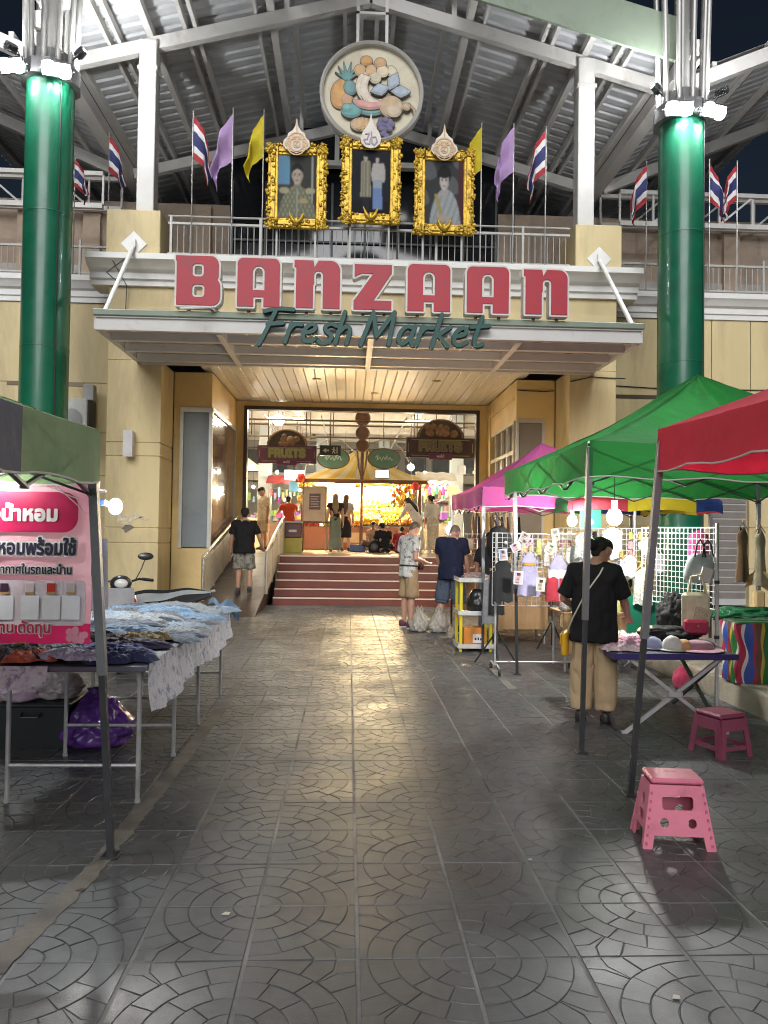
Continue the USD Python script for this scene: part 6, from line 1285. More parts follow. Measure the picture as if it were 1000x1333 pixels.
for i in range(16):
    x = 1.86 + (i % 8) * .19; z = 1.15 if i < 8 else 1.42
    c = [(.3, .18, .1), (.45, .35, .2), (.1, .08, .08), (.5, .45, .4)][i % 4]
    solo('hung_ware', MB().bx(x - .06, x + .06, 12.84, 12.88, z - .10, z + .10, ch=.01), M('ware_%d' % (i % 4), c, .4, var=.3, scale=15), ['brown', 'tan', 'black', 'cream'][i % 4] + ' carded ware on the pink tent grid, ' + ('lower' if i < 8 else 'upper') + ' row, ' + ['first', 'second', 'third', 'fourth', 'fifth', 'sixth', 'seventh', 'eighth'][i % 8] + ' from the left', 'ware', 'carded wares on the grid under the pink tent')
for k in range(9):
    x = 2.15 + k * .1; solo('strap_goods', MB().tube([(x, 13.2, 1.9), (x + .01, 13.19, 1.6), (x - .005, 13.2, 1.15)], [.02, .03, .02], 6), fb[['brown', 'black', 'beige', 'brown', 'grey', 'black', 'brown', 'beige', 'black'][k]], ['tan', 'black', 'beige', 'dark brown', 'grey', 'glossy black', 'reddish brown', 'cream', 'dull black'][k] + ' belt hanging under the pink tent', 'belt')
# ---- striped bags on the ledge
SB = MVc('striped_bag_plastic', .35, var=.1, spec=.6)
for k, (x, y, w, lb) in enumerate(((3.93, 7.35, .40, 'striped red blue and green laundry bag at the end of the ledge'), (4.34, 7.5, .40, 'second striped laundry bag with dark stripes behind the first'))):
    t = thing('striped_bag', lb, 'bag', (x, y, .226)); cs = [(.34, .02, .06), (.34, .02, .06), (.55, .5, .5), (.035, .07, .30), (.035, .07, .30), (.035, .07, .30), (.30, .03, .04), (.11, .05, .035), (.11, .05, .035), (.40, .28, .04), (.015, .12, .03), (.015, .12, .03), (.015, .12, .03), (.5, .48, .45), (.24, .02, .04), (.24, .02, .04)]
    nn = 16; rings = []
    for j, z in enumerate(np.linspace(0, 1, 14)):
        row = []
        for face, (ax, ay, bx_, by_) in enumerate(((-1, -1, 1, -1), (1, -1, 1, 1), (1, 1, -1, 1), (-1, 1, -1, -1))):
            for i in range(nn): u = i / nn; row.append((x + w * (.5 + .02 * math.sin(z * 9)) * (ax + (bx_ - ax) * u) + .012 * math.sin(z * 11 + i), y + .15 * (ay + (by_ - ay) * u) * (1 + .15 * math.sin(math.pi * z)) + .012 * math.sin(z * 8 + u * 7), .226 + .58 * z))
        rings.append(row + row[:1])
    C = np.array([[cs[(i + 5 * k) % 16] for i in range(64)] for _ in range(13)]); part(t, 'body', MB().grid(rings, C), SB, True)
    part(t, 'top', MB().box((x, y, .80), (w, .3, .03), ch=.01, col=(.02, .1, .04)), SB, False); part(t, 'zip', MB().bx(x - w * .45, x + w * .45, y - .01, y + .01, .815, .822, col=(.1, .1, .1)), SB, False)
solo('paper_bag', MB().grid([[(4.40 + .3 * u, 8.35 - .1 * v, 1.05 + .16 * v + .05 * math.sin(u * 4)) for u in np.linspace(0, 1, 8)] for v in np.linspace(0, 1, 5)]).bx(4.5, 4.62, 8.3, 8.4, .83, 1.03, ch=.02), M('kraft_paper', (.5, .36, .18), .7), 'brown paper flap and orange packet below the far right clothes', 'paper bag', smooth=30)
solo('plastic_bag', blob((4.12, 6.9, .226), (.15, .12, .07), 71, .25, 3), M('white_bag_plastic', (.55, .54, .54), .3, transl=.3), 'white crumpled plastic bag on the ledge before the striped bags', 'bag', smooth=True)
solo('green_tarp', blob((4.15, 7.9, .75), (.38, .20, .09), 73, .4, 4), M('green_tarp_plastic', (.02, .14, .06), .5), 'green tarpaulin bundle on top behind the striped bags', 'tarp', smooth=True)
solo('red_crate_cloth', blob((3.60, 8.1, .0), (.11, .10, .15), 75, .15, 3), fab('crimson_cloth', (.38, .03, .08)), 'crimson cloth sack on the ground behind the folding table', 'sack', smooth=True)
solo('notice_board', MB().bx(2.96, 3.30, 8.02, 8.05, .45, 1.0, ch=.005), M('teal_board', (.01, .14, .08), .4), 'dark green board standing behind the folding table', 'board')

NTH = ['first', 'second', 'third', 'fourth', 'fifth', 'sixth', 'seventh', 'eighth', 'ninth', 'tenth', 'eleventh', 'twelfth', 'thirteenth', 'fourteenth', 'fifteenth', 'sixteenth', 'seventeenth', 'eighteenth', 'nineteenth', 'twentieth']
# ---- small wares crowding the wire grids
r = RND(123); g0, g1 = np.array((2.55, 9.2)), np.array((3.35, 8.2))
wares = [M('ware_pale', (.58, .56, .54), .4, var=.2, scale=30), M('ware_black', (.02, .02, .024), .4), M('ware_lilac', (.38, .30, .46), .5), M('ware_gold', (.45, .33, .12), .35), M('ware_rose', (.48, .22, .26), .5), M('ware_lime', (.48, .50, .10), .5)]
wnm = ['pale', 'black', 'lilac', 'gold', 'rose', 'lime']
for i in range(11):
    for j in range(7):
        if r.uniform() < .22: continue
        p = g0 + (g1 - g0) * (.05 + .09 * i); z = 1.62 - j * .105; k = int(r.choice(6, p=[.42, .22, .1, .1, .1, .06])); w, h = r.uniform(.018, .032), r.uniform(.035, .05); m = MB()
        m.box((p[0] - .03, p[1] - .03, z), (w * 2, .012, h * 2), rotz(-.9) @ roty(r.uniform(-.15, .15)), ch=.003)
        if k in (1, 3): m.tube([(p[0] - .045 + .022 * math.cos(a), p[1] - .045 + .022 * math.sin(a) * 0, z + .03 * math.sin(a)) for a in np.linspace(0, 6.28, 9)], .006, 5)
        solo('accessory', m, wares[k], f'{wnm[k]} carded accessory on the bright wire grid, {NTH[j]} row, {NTH[i]} from the left', 'accessory', f'{wnm[k]} accessories on the bright wire grid')
for i in range(20):
    x = 2.16 + i * .11; k = int(r.choice(6, p=[.35, .2, .15, .1, .1, .1])); z = 1.45 + .08 * (i % 2); L = r.uniform(.14, .30); m = MB()
    m.grid([[(x + (.035 + .012 * s) * math.cos(a), 10.80 + .02 * math.sin(a) * (1 + .3 * math.cos(5 * a)), z - L * s) for a in np.linspace(0, 6.283, 13)] for s in np.linspace(0, 1, 6)])
    solo('hung_pouch', m, wares[k], f'{wnm[k]} cloth pouch on the long back grid, {NTH[i]} from the left', 'pouch', f'{wnm[k]} pouches on the long back grid')

# ---- more goods on the folding table
for k, (x, y, c, lb) in enumerate(((2.30, 6.40, (.55, .42, .44), 'folded pale pink top at the near left corner of the folding table'), (3.02, 6.98, (.10, .10, .12), 'folded charcoal top before the backpack'), (2.72, 7.1, (.50, .48, .44), 'folded ivory top in the middle of the folding table'), (2.46, 7.02, (.42, .28, .10), 'folded ochre top behind the pink rolls'))):
    garment(x, y, TZ + .003, .26, .2, .06, .3 * k, 400 + k, fab('folded_%d' % k, c), 'folded_shirt', lb, None)
# ================================================================== inside the hall
HZ = 1.02; WARM *= 2.1
warmE = ME('kiosk_bulb_glow', (1.0, .76, .42), WARM * 2.3); tubeE = ME('tube_glow', (1.0, .92, .78), WARM * .30)
purple = M('sign_purple', (.12, .03, .10), .45, var=.1); signy = M('sign_moss', (.20, .20, .08), .5); basket = M('sign_relief', (.20, .12, .06), .6, var=.5, scale=14)
def fruits_sign(px0, py0, px1, py1, Y, label, lc, ground, dark=1.0):
    a, b = atY(px0, py1, Y), atY(px1, py0, Y); x0, x1, z0, z1 = a[0], b[0], min(a[2], b[2]), max(a[2], b[2]); t = thing('fruit_sign', label, 'sign', ((x0 + x1) / 2, Y, z0)); w, h = x1 - x0, z1 - z0
    part(t, 'board', MB().bx(x0, x1, Y, Y + .10, z0, z1, ch=.012), ground)
    part(t, 'border', MB().prism(sbox(x0 + .05, z0 + .05, x1 - .05, z1 - .05).difference(sbox(x0 + .075, z0 + .075, x1 - .075, z1 - .075)).difference(unary_union([Point(x, z).buffer(.10) for x in (x0 + .05, x1 - .05) for z in (z0 + .05, z1 - .05)])), .008, O=(0, Y, 0), N=(0, -1, 0)), signy, False)
    g = affinity.scale(text_poly('FRUITS', h * .44, stroke=6), 1.0, 1, origin=(0, 0)); sc = w * .62 / (g.bounds[2] - g.bounds[0]); g = affinity.scale(g, sc, 1, origin=(0, 0)); ox = (x0 + x1) / 2 - (g.bounds[2] + g.bounds[0]) / 2
    p = part(t, 'lettering', MB().prism(g.buffer(.0), .022, O=(ox, Y - .004, z0 + h * .36), N=(0, -1, 0)), lc, False); part(p, 'lettering_edge', MB().prism(g.buffer(.018), .012, O=(ox, Y - .002, z0 + h * .36), N=(0, -1, 0)), signy, False)
    part(t, 'plaque', MB().bx((x0 + x1) / 2 - w * .17, (x0 + x1) / 2 + w * .17, Y - .03, Y + .02, z0 - .05, z0 + h * .26, ch=.015), purple); g = text_poly('ผลไม้', h * .13, THAI, 2); part(t, 'lettering', MB().prism(g, .006, O=((x0 + x1) / 2 - (g.bounds[0] + g.bounds[2]) / 2, Y - .031, z0 + h * .02), N=(0, -1, 0)), M('sign_cream', (.55, .5, .42), .5), False)
    bt = part(t, 'basket_arch', MB().prism(affinity.scale(Point(0, 0).buffer(.34 * w, 16), 1, .80).intersection(sbox(-5, 0, 5, 5)), .10, O=((x0 + x1) / 2, Y + .09, z1 + .002), N=(0, -1, 0)), M('arch_dark', (.06, .045, .035), .6), False)
    part(bt, 'arch_rim', MB().tube([((x0 + x1) / 2 + .32 * w * math.cos(q), Y - .02, z1 + .26 * w * math.sin(q)) for q in np.linspace(0, math.pi, 14)], .03, 6), basket); r = RND(int(px0))
    m = MB()
    for k in range(12): m.ball(((x0 + x1) / 2 + r.uniform(-.22, .22) * w, Y - .02, z1 + r.uniform(.02, .16) * w), r.uniform(.06, .12) * np.array((1, .5, 1)), 2)
    part(bt, 'carved_fruit', m, basket, True, kind='stuff')
    [part(t, 'hanging_rod', MB().cyl((q, Y + .05, z1), (q, Y + .05, 5.6), .015, n=6), bronze) for q in (x0 + .3, x1 - .3)]
fruits_sign(335, 604, 412, 579, 21.4, 'lighter purple hanging board reading FRUITS on the left of the hall', M('sign_letter_green', (.26, .28, .13), .5), M('sign_plum', (.11, .035, .075), .45))
fruits_sign(529, 597, 618, 569, 20.9, 'dark hanging board reading FRUITS on the right of the hall', M('sign_letter_dark', (.14, .12, .08), .5), M('sign_darkplum', (.045, .02, .035), .45))
a, b = atY(416, 593, 20.8), atY(444, 580, 20.8)
ex = thing('exit_sign', 'dark exit sign with arrow and running figure before the kiosk roof', 'sign', (a[0], 20.8, a[2])); part(ex, 'case', MB().bx(a[0], b[0], 20.78, 20.84, a[2], b[2], ch=.008), M('exit_dark', (.03, .04, .03), .4)); cz = (a[2] + b[2]) / 2
part(ex, 'arrow', MB().prism(unary_union([Polygon([(-.20, 0), (-.11, .07), (-.11, -.07)]), sbox(-.12, -.022, -.03, .022)]), .004, O=((a[0] + b[0]) / 2, 20.779, cz), N=(0, -1, 0)), M('sign_cream', (.5, .5, .4)), False)
part(ex, 'figure', MB().prism(unary_union([Point(.10, .07).buffer(.02), LineString([(.10, .04), (.09, -.01), (.13, -.07)]).buffer(.014), LineString([(.09, -.01), (.06, -.07)]).buffer(.013), LineString([(.05, .03), (.10, .035), (.14, .0)]).buffer(.011), sbox(.17, -.08, .20, .09)]), .004, O=((a[0] + b[0]) / 2, 20.779, cz), N=(0, -1, 0)), M('sign_cream', (.5, .5, .4)), False)
part(ex, 'hanging_rod', MB().cyl(((a[0] + b[0]) / 2, 20.81, b[2]), ((a[0] + b[0]) / 2, 20.81, 5.6), .014, n=6), bronze)
# the fruit kiosk
KX, KY = .38, 24.6; kw, kd = 1.75, 1.5
KS = thing('fruit_kiosk', 'brightly lit fruit kiosk with a striped yellow roof in the middle of the hall', 'kiosk', (KX, KY, HZ))
kyel, kbro = M('kiosk_yellow', (.55, .36, .05), .5, var=.1), M('kiosk_brown', (.10, .045, .022), .45, var=.2)
for k in range(4):
    c_ = [(-1, -1), (1, -1), (1, 1), (-1, 1)]; p0, p1 = np.array(c_[k]), np.array(c_[(k + 1) % 4]); ns = 14
    for s in range(ns):
        e0 = p0 + (p1 - p0) * s / ns; e1 = p0 + (p1 - p0) * (s + 1) / ns
        rows = [[(KX + e[0] * kw * f, KY + e[1] * kd * f, 3.12 + z) for e in (e0, e1)] for f, z in ((1.12, 0), (.62, .40), (.36, .72), (.12, 1.02))]
        part(KS, 'roof_slat', MB().grid(rows), kyel if s % 2 else M('kiosk_cream', (.55, .45, .26), .5), True)
part(KS, 'eave_board', MB().bx(KX - kw * 1.12, KX + kw * 1.12, KY - kd * 1.13, KY - kd * 1.10, 3.02, 3.14).bx(KX - kw * 1.12, KX + kw * 1.12, KY + kd * 1.10, KY + kd * 1.13, 3.02, 3.14).bx(KX - kw * 1.13, KX - kw * 1.1, KY - kd * 1.09, KY + kd * 1.09, 3.02, 3.14).bx(KX + kw * 1.1, KX + kw * 1.13, KY - kd * 1.09, KY + kd * 1.09, 3.02, 3.14), kbro)
for sx in (-1, 0, 1):
    for sy in (-1, 1):
        part(KS, 'post', MB().bx(KX + sx * kw - .05, KX + sx * kw + .05, KY + sy * kd - .05, KY + sy * kd + .05, HZ, 3.1), kbro)
part(KS, 'counter', MB().bx(KX - kw, KX + kw, KY - kd, KY - kd + .5, HZ + .01, 1.72, ch=.01).bx(KX - kw, KX - kw + .5, KY - kd + .51, KY + kd, HZ + .01, 1.72).bx(KX + kw - .5, KX + kw, KY - kd + .51, KY + kd, HZ + .01, 1.72), M('kiosk_counter', (.24, .10, .06), .4, var=.15)); part(KS, 'counter_panel', MB().bx(KX - .9, KX + .5, KY - kd - .02, KY - kd - .001, 1.25, 1.55), M('counter_panel_buff', (.45, .35, .24), .5))
part(KS, 'back_wall', MB().bx(KX - kw + .1, KX + kw - .1, KY + .3, KY + .36, 1.8, 3.0), M('kiosk_back', (.60, .48, .28), .6)); part(KS, 'shelf', MB().bx(KX - kw + .1, KX + kw - .1, KY, KY + .3, 2.25, 2.29), kbro)
tz = HZ + .7
tt = part(KS, 'totem', MB().cyl((KX, KY - kd - .1, 1.75), (KX, KY - kd - .1, 5.2), .05, n=8), kbro)
for z, rr_ in ((4.97, .23), (4.52, .21), (4.15, .19)):
    d = part(tt, 'disc', MB().lathe([(0, 0), (rr_ * .82, .02), (rr_ * .86, .05), (rr_, .06), (rr_, -.05), (0, -.05)], (KX, KY - kd - .18, z), 24, R=Rf), kbro, 30)
m = MB(); m.tube([(KX - .15, KY - kd - .12, 4.0), (KX - .1, KY - kd - .12, 3.5), (KX, KY - kd - .12, 3.1), (KX + .1, KY - kd - .12, 3.5), (KX + .15, KY - kd - .12, 4.0)], .03, 6); part(tt, 'vase_bracket', m, kbro)
for sx, px in ((-1, 434), (1, 500)):
    c = atY(px, 597, KY - kd - .1); m = MB(); m.lathe([(0, -.03), (.46, -.03), (.48, 0), (.46, .03), (0, .03)], (0, 0, 0), 28, R=Rf); m.xf(np.diag([1, 1, .62]), c); p = part(KS, 'oval_sign', m, M('oval_green', (.07, .15, .11), .4)); g = unary_union([LineString([(q * .5, .06 + .045 * math.sin(q * 31) + .02 * math.sin(q * 11 + sx)) for q in np.linspace(0, 1, 60)]).buffer(.012), LineString([(.04, 0), (.07, .15)]).buffer(.012), LineString([(.30, .02), (.34, .16)]).buffer(.012)]); part(p, 'lettering', MB().prism(g, .006, O=(c[0] - .25, c[1] - .031, c[2] - .05), N=(0, -1, 0)), M('oval_script', (.32, .42, .34), .5), False)
    part(p, 'oval_rim', MB().tube([(c[0] + .48 * math.cos(q), c[1] - .02, c[2] + .30 * math.sin(q)) for q in np.linspace(0, 2 * math.pi, 28)], .02, 5), kbro)
    part(p, 'arched_bracket', MB().tube([(c[0] + sx * (.85 * math.cos(q)), c[1] + .05, 3.15 + 1.2 * math.sin(q)) for q in np.linspace(0, math.pi, 18)], .02, 5), galv)
for k, (dx, z, dy) in enumerate(((-1.5, 2.72, -1.3), (-.75, 2.85, -1.2), (.0, 2.62, -.9), (.85, 2.62, -1.3), (1.45, 2.8, -1.35), (-1.2, 2.6, -.6), (.5, 2.8, -.5))):
    t = thing('kiosk_bulb', ['bare bulb at the left corner of the kiosk', 'bare bulb left of the kiosk middle', 'bulb behind the kiosk totem', 'low bright bulb above the yellow fruit', 'bright bulb at the right corner of the kiosk', 'bulb deep inside on the left of the kiosk', 'bulb deep inside right of the kiosk middle'][k], 'lamp', (KX + dx, KY + dy, z))
    part(t, 'bulb', MB().ball((KX + dx, KY + dy, z), .095, 2), warmE, True); part(t, 'cord', MB().cyl((KX + dx, KY + dy, z + .09), (KX + dx, KY + dy, 3.12), .01, n=5), black_pole)
for k, (dx, dy) in enumerate(((-.8, -1.25), (.8, .1))):
    t = thing('tube_light', ['fluorescent tube under the front eave of the kiosk', 'fluorescent tube over the back shelf of the kiosk'][k], 'lamp', (KX + dx, KY + dy, 2.98)); part(t, 'tube', MB().cyl((KX + dx - .6, KY + dy, 2.98), (KX + dx + .6, KY + dy, 2.98), .03, n=8), ME('kiosk_tube_glow', (1, .82, .5), WARM)); part(t, 'fitting', MB().bx(KX + dx - .62, KX + dx + .62, KY + dy - .03, KY + dy + .03, 3.015, 3.05), whitep)
FRU = MVc('fruit_skin', .4, var=.2, spec=.5); r = RND(99)
kinds = [('mangoes', 'yellow', (.62, .40, .02), .07), ('bananas', 'bright yellow', (.66, .52, .03), .075), ('oranges', 'orange', (.62, .22, .01), .06), ('apples', 'red', (.42, .03, .02), .055), ('limes', 'green', (.22, .36, .03), .05), ('pomelos', 'pale green', (.45, .48, .08), .09), ('pears', 'golden', (.60, .46, .08), .06)]
def fruit_tray(x, y, z, w, d, kind, tilt, where):
    n_, cn, c, s = kinds[kind]; t = thing('fruit_tray', f'tray heaped with {cn} {n_} {where}', 'fruit tray', (x, y, z)); R = rotx(tilt)
    part(t, 'tray', MB().box((x, y, z), (w, d, .05), R), kbro); m = MB()
    for i in range(int(w / s / 1.7)):
        for j in range(int(d / s / 1.7)):
            for l in range(2): p = R @ np.array((-w / 2 + (i + .7 + .3 * l) * s * 1.7, -d / 2 + (j + .6 + .3 * l) * s * 1.7, .05 + l * s * 1.1 + r.uniform(0, .03))); m.ball(p + (x, y, z), s * r.uniform(.85, 1.15) * np.array((1, 1, .95) if n_ != 'bananas' else (.5, 1.5, .5)), 1, col=np.clip(np.array(c) * r.uniform(.75, 1.15, 3), 0, 1))
    part(t, 'fruits', m, FRU, True, kind='stuff')
wh = ['on the kiosk front, leftmost', 'on the kiosk front, second from the left', 'on the kiosk front beside the totem', 'on the kiosk front right of the totem', 'on the kiosk front, second from the right', 'on the kiosk front, rightmost']
for k in range(6): fruit_tray(KX - 1.46 + k * .585, KY - kd + .22, 1.83 + (.05 if k > 2 else 0), .55, .5, (3, 4, 2, 0, 1, 2)[k], .45, wh[k])
for k in range(4): fruit_tray(KX - .2 + k * .52, KY - kd + .66, 2.12, .5, .45, (6, 1, 0, 2)[k], .5, 'in the second tier, ' + ['by the totem', 'above the mango heap', 'above the bananas', 'at the right corner'][k])
for k in range(3): fruit_tray(KX + .25 + k * .5, KY - kd + 1.02, 2.42, .48, .4, (5, 4, 1)[k], .5, 'in the top tier, ' + ['left', 'middle', 'right'][k])
for k in range(9):
    x = KX + (1.0 + .1 * k if k < 6 else -1.75 + .07 * (k - 6)); y = KY - kd - .06 - .04 * (k % 2); m = MB()
    for j in range(14): q = r.normal(0, .06, 3); m.ball((x + q[0], y + q[1] * .6, 2.95 - j * .045 + q[2] * .4), (.045, .045, .07), 1, col=np.array([(.62, .48, .04), (.5, .08, .03), (.34, .36, .05), (.55, .30, .04)][(k + j // 5) % 4]) * r.uniform(.8, 1.1))
    solo('fruit_bunch', m, FRU, ['first', 'second', 'third', 'fourth', 'fifth', 'sixth'][k] + ' bunch of fruit hung from the right kiosk eave counting outwards' if k < 6 else ['outer', 'middle', 'inner'][k - 6] + ' bunch of fruit hung at the left kiosk corner', 'fruit bunch', smooth=True)
for k, (px, py) in enumerate(((392, 622), (541, 633))): solo('lantern', MB().lathe([(.02, -.13), (.08, -.11), (.13, 0), (.08, .11), (.02, .13)], atY(px, py, KY - kd - .25), 12), M('lantern_red', (.45, .02, .01), .5), 'small red paper lantern at the %s kiosk corner' % ('left', 'right')[k], 'lantern', smooth=True)
sc = thing('screen', 'pale blue screen hung under the kiosk eave', 'screen', (.9, 22.9, 2.9)); a, b = atY(489, 622, 22.8), atY(506, 612, 22.8); part(sc, 'case', MB().bx(a[0] - .02, b[0] + .02, 22.8, 22.86, a[2] - .02, b[2] + .02), bp_); part(sc, 'display', MB().bx(a[0], b[0], 22.785, 22.799, a[2], b[2]), ME('screen_glow', (.55, .75, .9), 1.2))
# menu stand, bin, crate, table
a, b = atY(394, 678, 21.9), atY(425, 634, 21.9)
mn = thing('menu_stand', 'tall framed menu board in front of the kiosk left side', 'menu board', (a[0], 21.9, HZ)); part(mn, 'board', MB().bx(a[0], b[0], 21.9, 21.95, a[2], b[2]), M('menu_white', (.60, .52, .36), .4)); part(mn, 'poster', MB().bx((a[0] + b[0]) / 2 - .15, (a[0] + b[0]) / 2 + .17, 21.89, 21.899, a[2] + .32, a[2] + .78), M('poster_mauve', (.16, .11, .15), .5)); part(mn, 'frame', MB().tube([(a[0], 21.9, HZ), (a[0], 21.9, b[2]), (b[0], 21.9, b[2]), (b[0], 21.9, HZ)], .025, 6), galv)
m = MB()
for k in range(5): m.bx((a[0] + b[0]) / 2 - .11, (a[0] + b[0]) / 2 + .13 - .04 * (k % 2), 21.884, 21.889, a[2] + .40 + k * .07, a[2] + .425 + k * .07)
part(mn, 'print', m, M('sign_cream', (.5, .5, .4)))
tb_ = thing('high_table', 'dark wooden high table below the menu board', 'table', (-.9, 21.6, HZ)); part(tb_, 'top', MB().bx(a[0] - .05, b[0] + .25, 21.4, 21.85, 1.80, 1.86, ch=.008), kbro)
for x in (a[0] + .02, b[0] + .16):
    for y in (21.45, 21.8): part(tb_, 'leg', MB().bx(x - .035, x + .035, y - .035, y + .035, HZ, 1.80), kbro)
bn = thing('rubbish_bin', 'dark maroon bin with a curved lid standing on a yellow crate', 'bin', (-1.45, 20.0, 1.40)); a, b = atY(370, 700, 20.0), atY(393, 680, 20.0); part(bn, 'body', MB().bx(a[0], b[0], 19.9, 20.3, a[2], b[2] - .03, ch=.02), M('bin_maroon', (.10, .03, .03), .4)); part(bn, 'lid', MB().bx(a[0] - .02, b[0] + .02, 19.88, 20.32, b[2] - .028, b[2] + .03, ch=.02), galv); part(bn, 'label', MB().bx((a[0] + b[0]) / 2 - .10, (a[0] + b[0]) / 2 + .10, 19.885, 19.899, a[2] + .15, a[2] + .21), M('sign_cream', (.5, .5, .4)))
cr = thing('plastic_crate', 'yellow green plastic crate under the maroon bin', 'crate', (-1.45, 20.0, HZ)); part(cr, 'body', MB().bx(a[0] - .03, b[0] + .0, 19.86, 20.3, HZ + .002, a[2] - .002, ch=.01), M('crate_yellow', (.36, .32, .05), .5)); part(cr, 'rim', MB().bx(a[0] - .045, b[0] + .015, 19.84, 20.32, a[2] - .06, a[2] - .003), M('crate_yellow', (.3, .3, .1)))
solo('cool_box', MB().bx(.05, .48, 21.5, 21.8, HZ, HZ + .20, ch=.02), M('cool_blue', (.02, .05, .16), .4), 'dark blue low box on the hall floor before the kiosk', 'box')
# side stalls of the hall with lit shelves
def hall_stall(x0, x1, y0, y1, label, side):
    t = thing('hall_stall', label, 'stall', ((x0 + x1) / 2, y0, HZ)); part(t, 'counter', MB().bx(x0, x1, y0, y1, HZ + .002, 1.95, ch=.01), M('stall_front', (.45, .36, .25), .5, var=.15)); r = RND(int(abs(x0) * 100))
    part(t, 'back_board', MB().bx(x0 if side < 0 else x1 - .05, x0 + .05 if side < 0 else x1, y0, y1, 1.96, 3.6), M('stall_board', (.55, .44, .25), .5)); part(t, 'roof_board', MB().bx(x0, x1, y0, y1, 3.602, 3.68), M('stall_board', (.5, .4, .25)))
    xs = (x0 + .1, x0 + .5) if side < 0 else (x1 - .5, x1 - .1)
    for z in (2.35, 2.8, 3.2):
        sh = part(t, 'shelf', MB().bx(xs[0], xs[1], y0 + .02, y1, z, z + .03), whitep); m = MB()
        for k in range(18): y = y0 + .15 + k * (y1 - y0 - .3) / 18; m.box((sum(xs) / 2, y, z + .14), (.18, .12, r.uniform(.15, .25)), col=r.uniform(.08, .6, 3))
        part(sh, 'goods', m, MVc('shelf_goods', .5), False, kind='stuff')
    part(t, 'lamp', MB().cyl(((x0 + x1) / 2, y0 + .2, 3.5), ((x0 + x1) / 2, y1 - .2, 3.5), .035, n=8), tubeE)
hall_stall(-4.3, -2.95, 22.5, 26.5, 'lit stall with shelves at the left inside the hall', -1); hall_stall(4.2, 5.6, 22.0, 26.0, 'lit stall with shelves at the right inside the hall', 1); hall_stall(-6.0, -4.9, 28, 32, 'far lit stall at the back left of the hall', -1); hall_stall(3.0, 4.1, 29, 33, 'far lit stall at the back right of the hall', 1)
for k, (x, y, z, lb, st) in enumerate(((-2.1, 22.6, 4.82, 'round bright pendant lamp high on the left of the hall', 1.0), (-1.9, 28.0, 3.6, 'small far pendant lamp left of the kiosk', .5), (2.2, 27.4, 3.9, 'small far pendant lamp right of the kiosk', .5), (4.3, 24.0, 3.75, 'pendant lamp over the right hall stall', .7), (-3.4, 24.0, 2.95, 'bright lamp over the left hall stall counter', .9), (-6, 25, 4.6, 'pendant lamp hidden at the far left of the hall', 1.0), (7, 25, 4.6, 'pendant lamp hidden at the far right of the hall', 1.0))):
    t = thing('pendant_lamp', lb, 'lamp', (x, y, z)); part(t, 'globe', MB().ball((x, y, z), .17 * st ** .5, 2), ME('pendant_glow', (1, .90, .72), WARM * .62), True); part(t, 'cord', MB().cyl((x, y, z + .16), (x, y, 5.99), .01, n=5), black_pole)
for k, x in enumerate((-2.2, 2.6)): 
    for y in (21.3, 26.5): t = thing('ceiling_tube', f'ceiling tube light over the {"left" if x < 0 else "right"} side of the hall, {"near" if y < 22 else "far"}', 'lamp', (x, y, 5.4)); part(t, 'tube', MB().cyl((x - .6, y, 5.42), (x + .6, y, 5.42), .03, n=8), tubeE); part(t, 'fitting', MB().bx(x - .65, x + .65, y - .05, y + .05, 5.455, 5.5), whitep)
pp = thing('ceiling_pipes', 'hanging frame of pipes and rods under the hall ceiling', 'pipes', (X0, 23, 4.6))
for z, y in ((4.75, 22.0), (4.45, 23.5), (4.3, 25.5), (4.95, 24.5)): part(pp, 'pipe', MB().cyl((-6, y, z), (7, y, z), .03, n=6), bronze)
for k, x in enumerate(np.linspace(-2.8, 3.4, 9)): part(pp, 'rod', MB().cyl((x, 22.0 + (k % 3) * 1.2, 4.3), (x, 22.0 + (k % 3) * 1.2, 5.99), .015, n=5), bronze)
for x in (-2.4, -.8, 1.6, 2.9): part(pp, 'duct', MB().bx(x - .02, x + .02, 21.5, 30, 4.8, 4.84), galv)
for k, (px0, py0, px1, py1, Y, c, lb) in enumerate(((370, 624, 398, 612, 27, (.42, .46, .40), 'pale signboard with round marks at the back left of the hall'), (376, 640, 400, 626, 27.5, (.04, .16, .26), 'blue signboard below the pale one at the back of the hall'), (596, 617, 606, 606, 24, (.45, .47, .46), 'small white sign box high on the right of the hall'), (583, 643, 597, 632, 24.5, (.42, .36, .26), 'cream carton on the right stall roof'))):
    a, b = atY(px0, py1 if py1 > py0 else py0, Y), atY(px1, min(py0, py1), Y); solo('sign_board', MB().bx(a[0], b[0], Y, Y + .06, a[2], b[2], ch=.006), M('signboard_%d' % k, c, .5, var=.15), lb, 'sign')

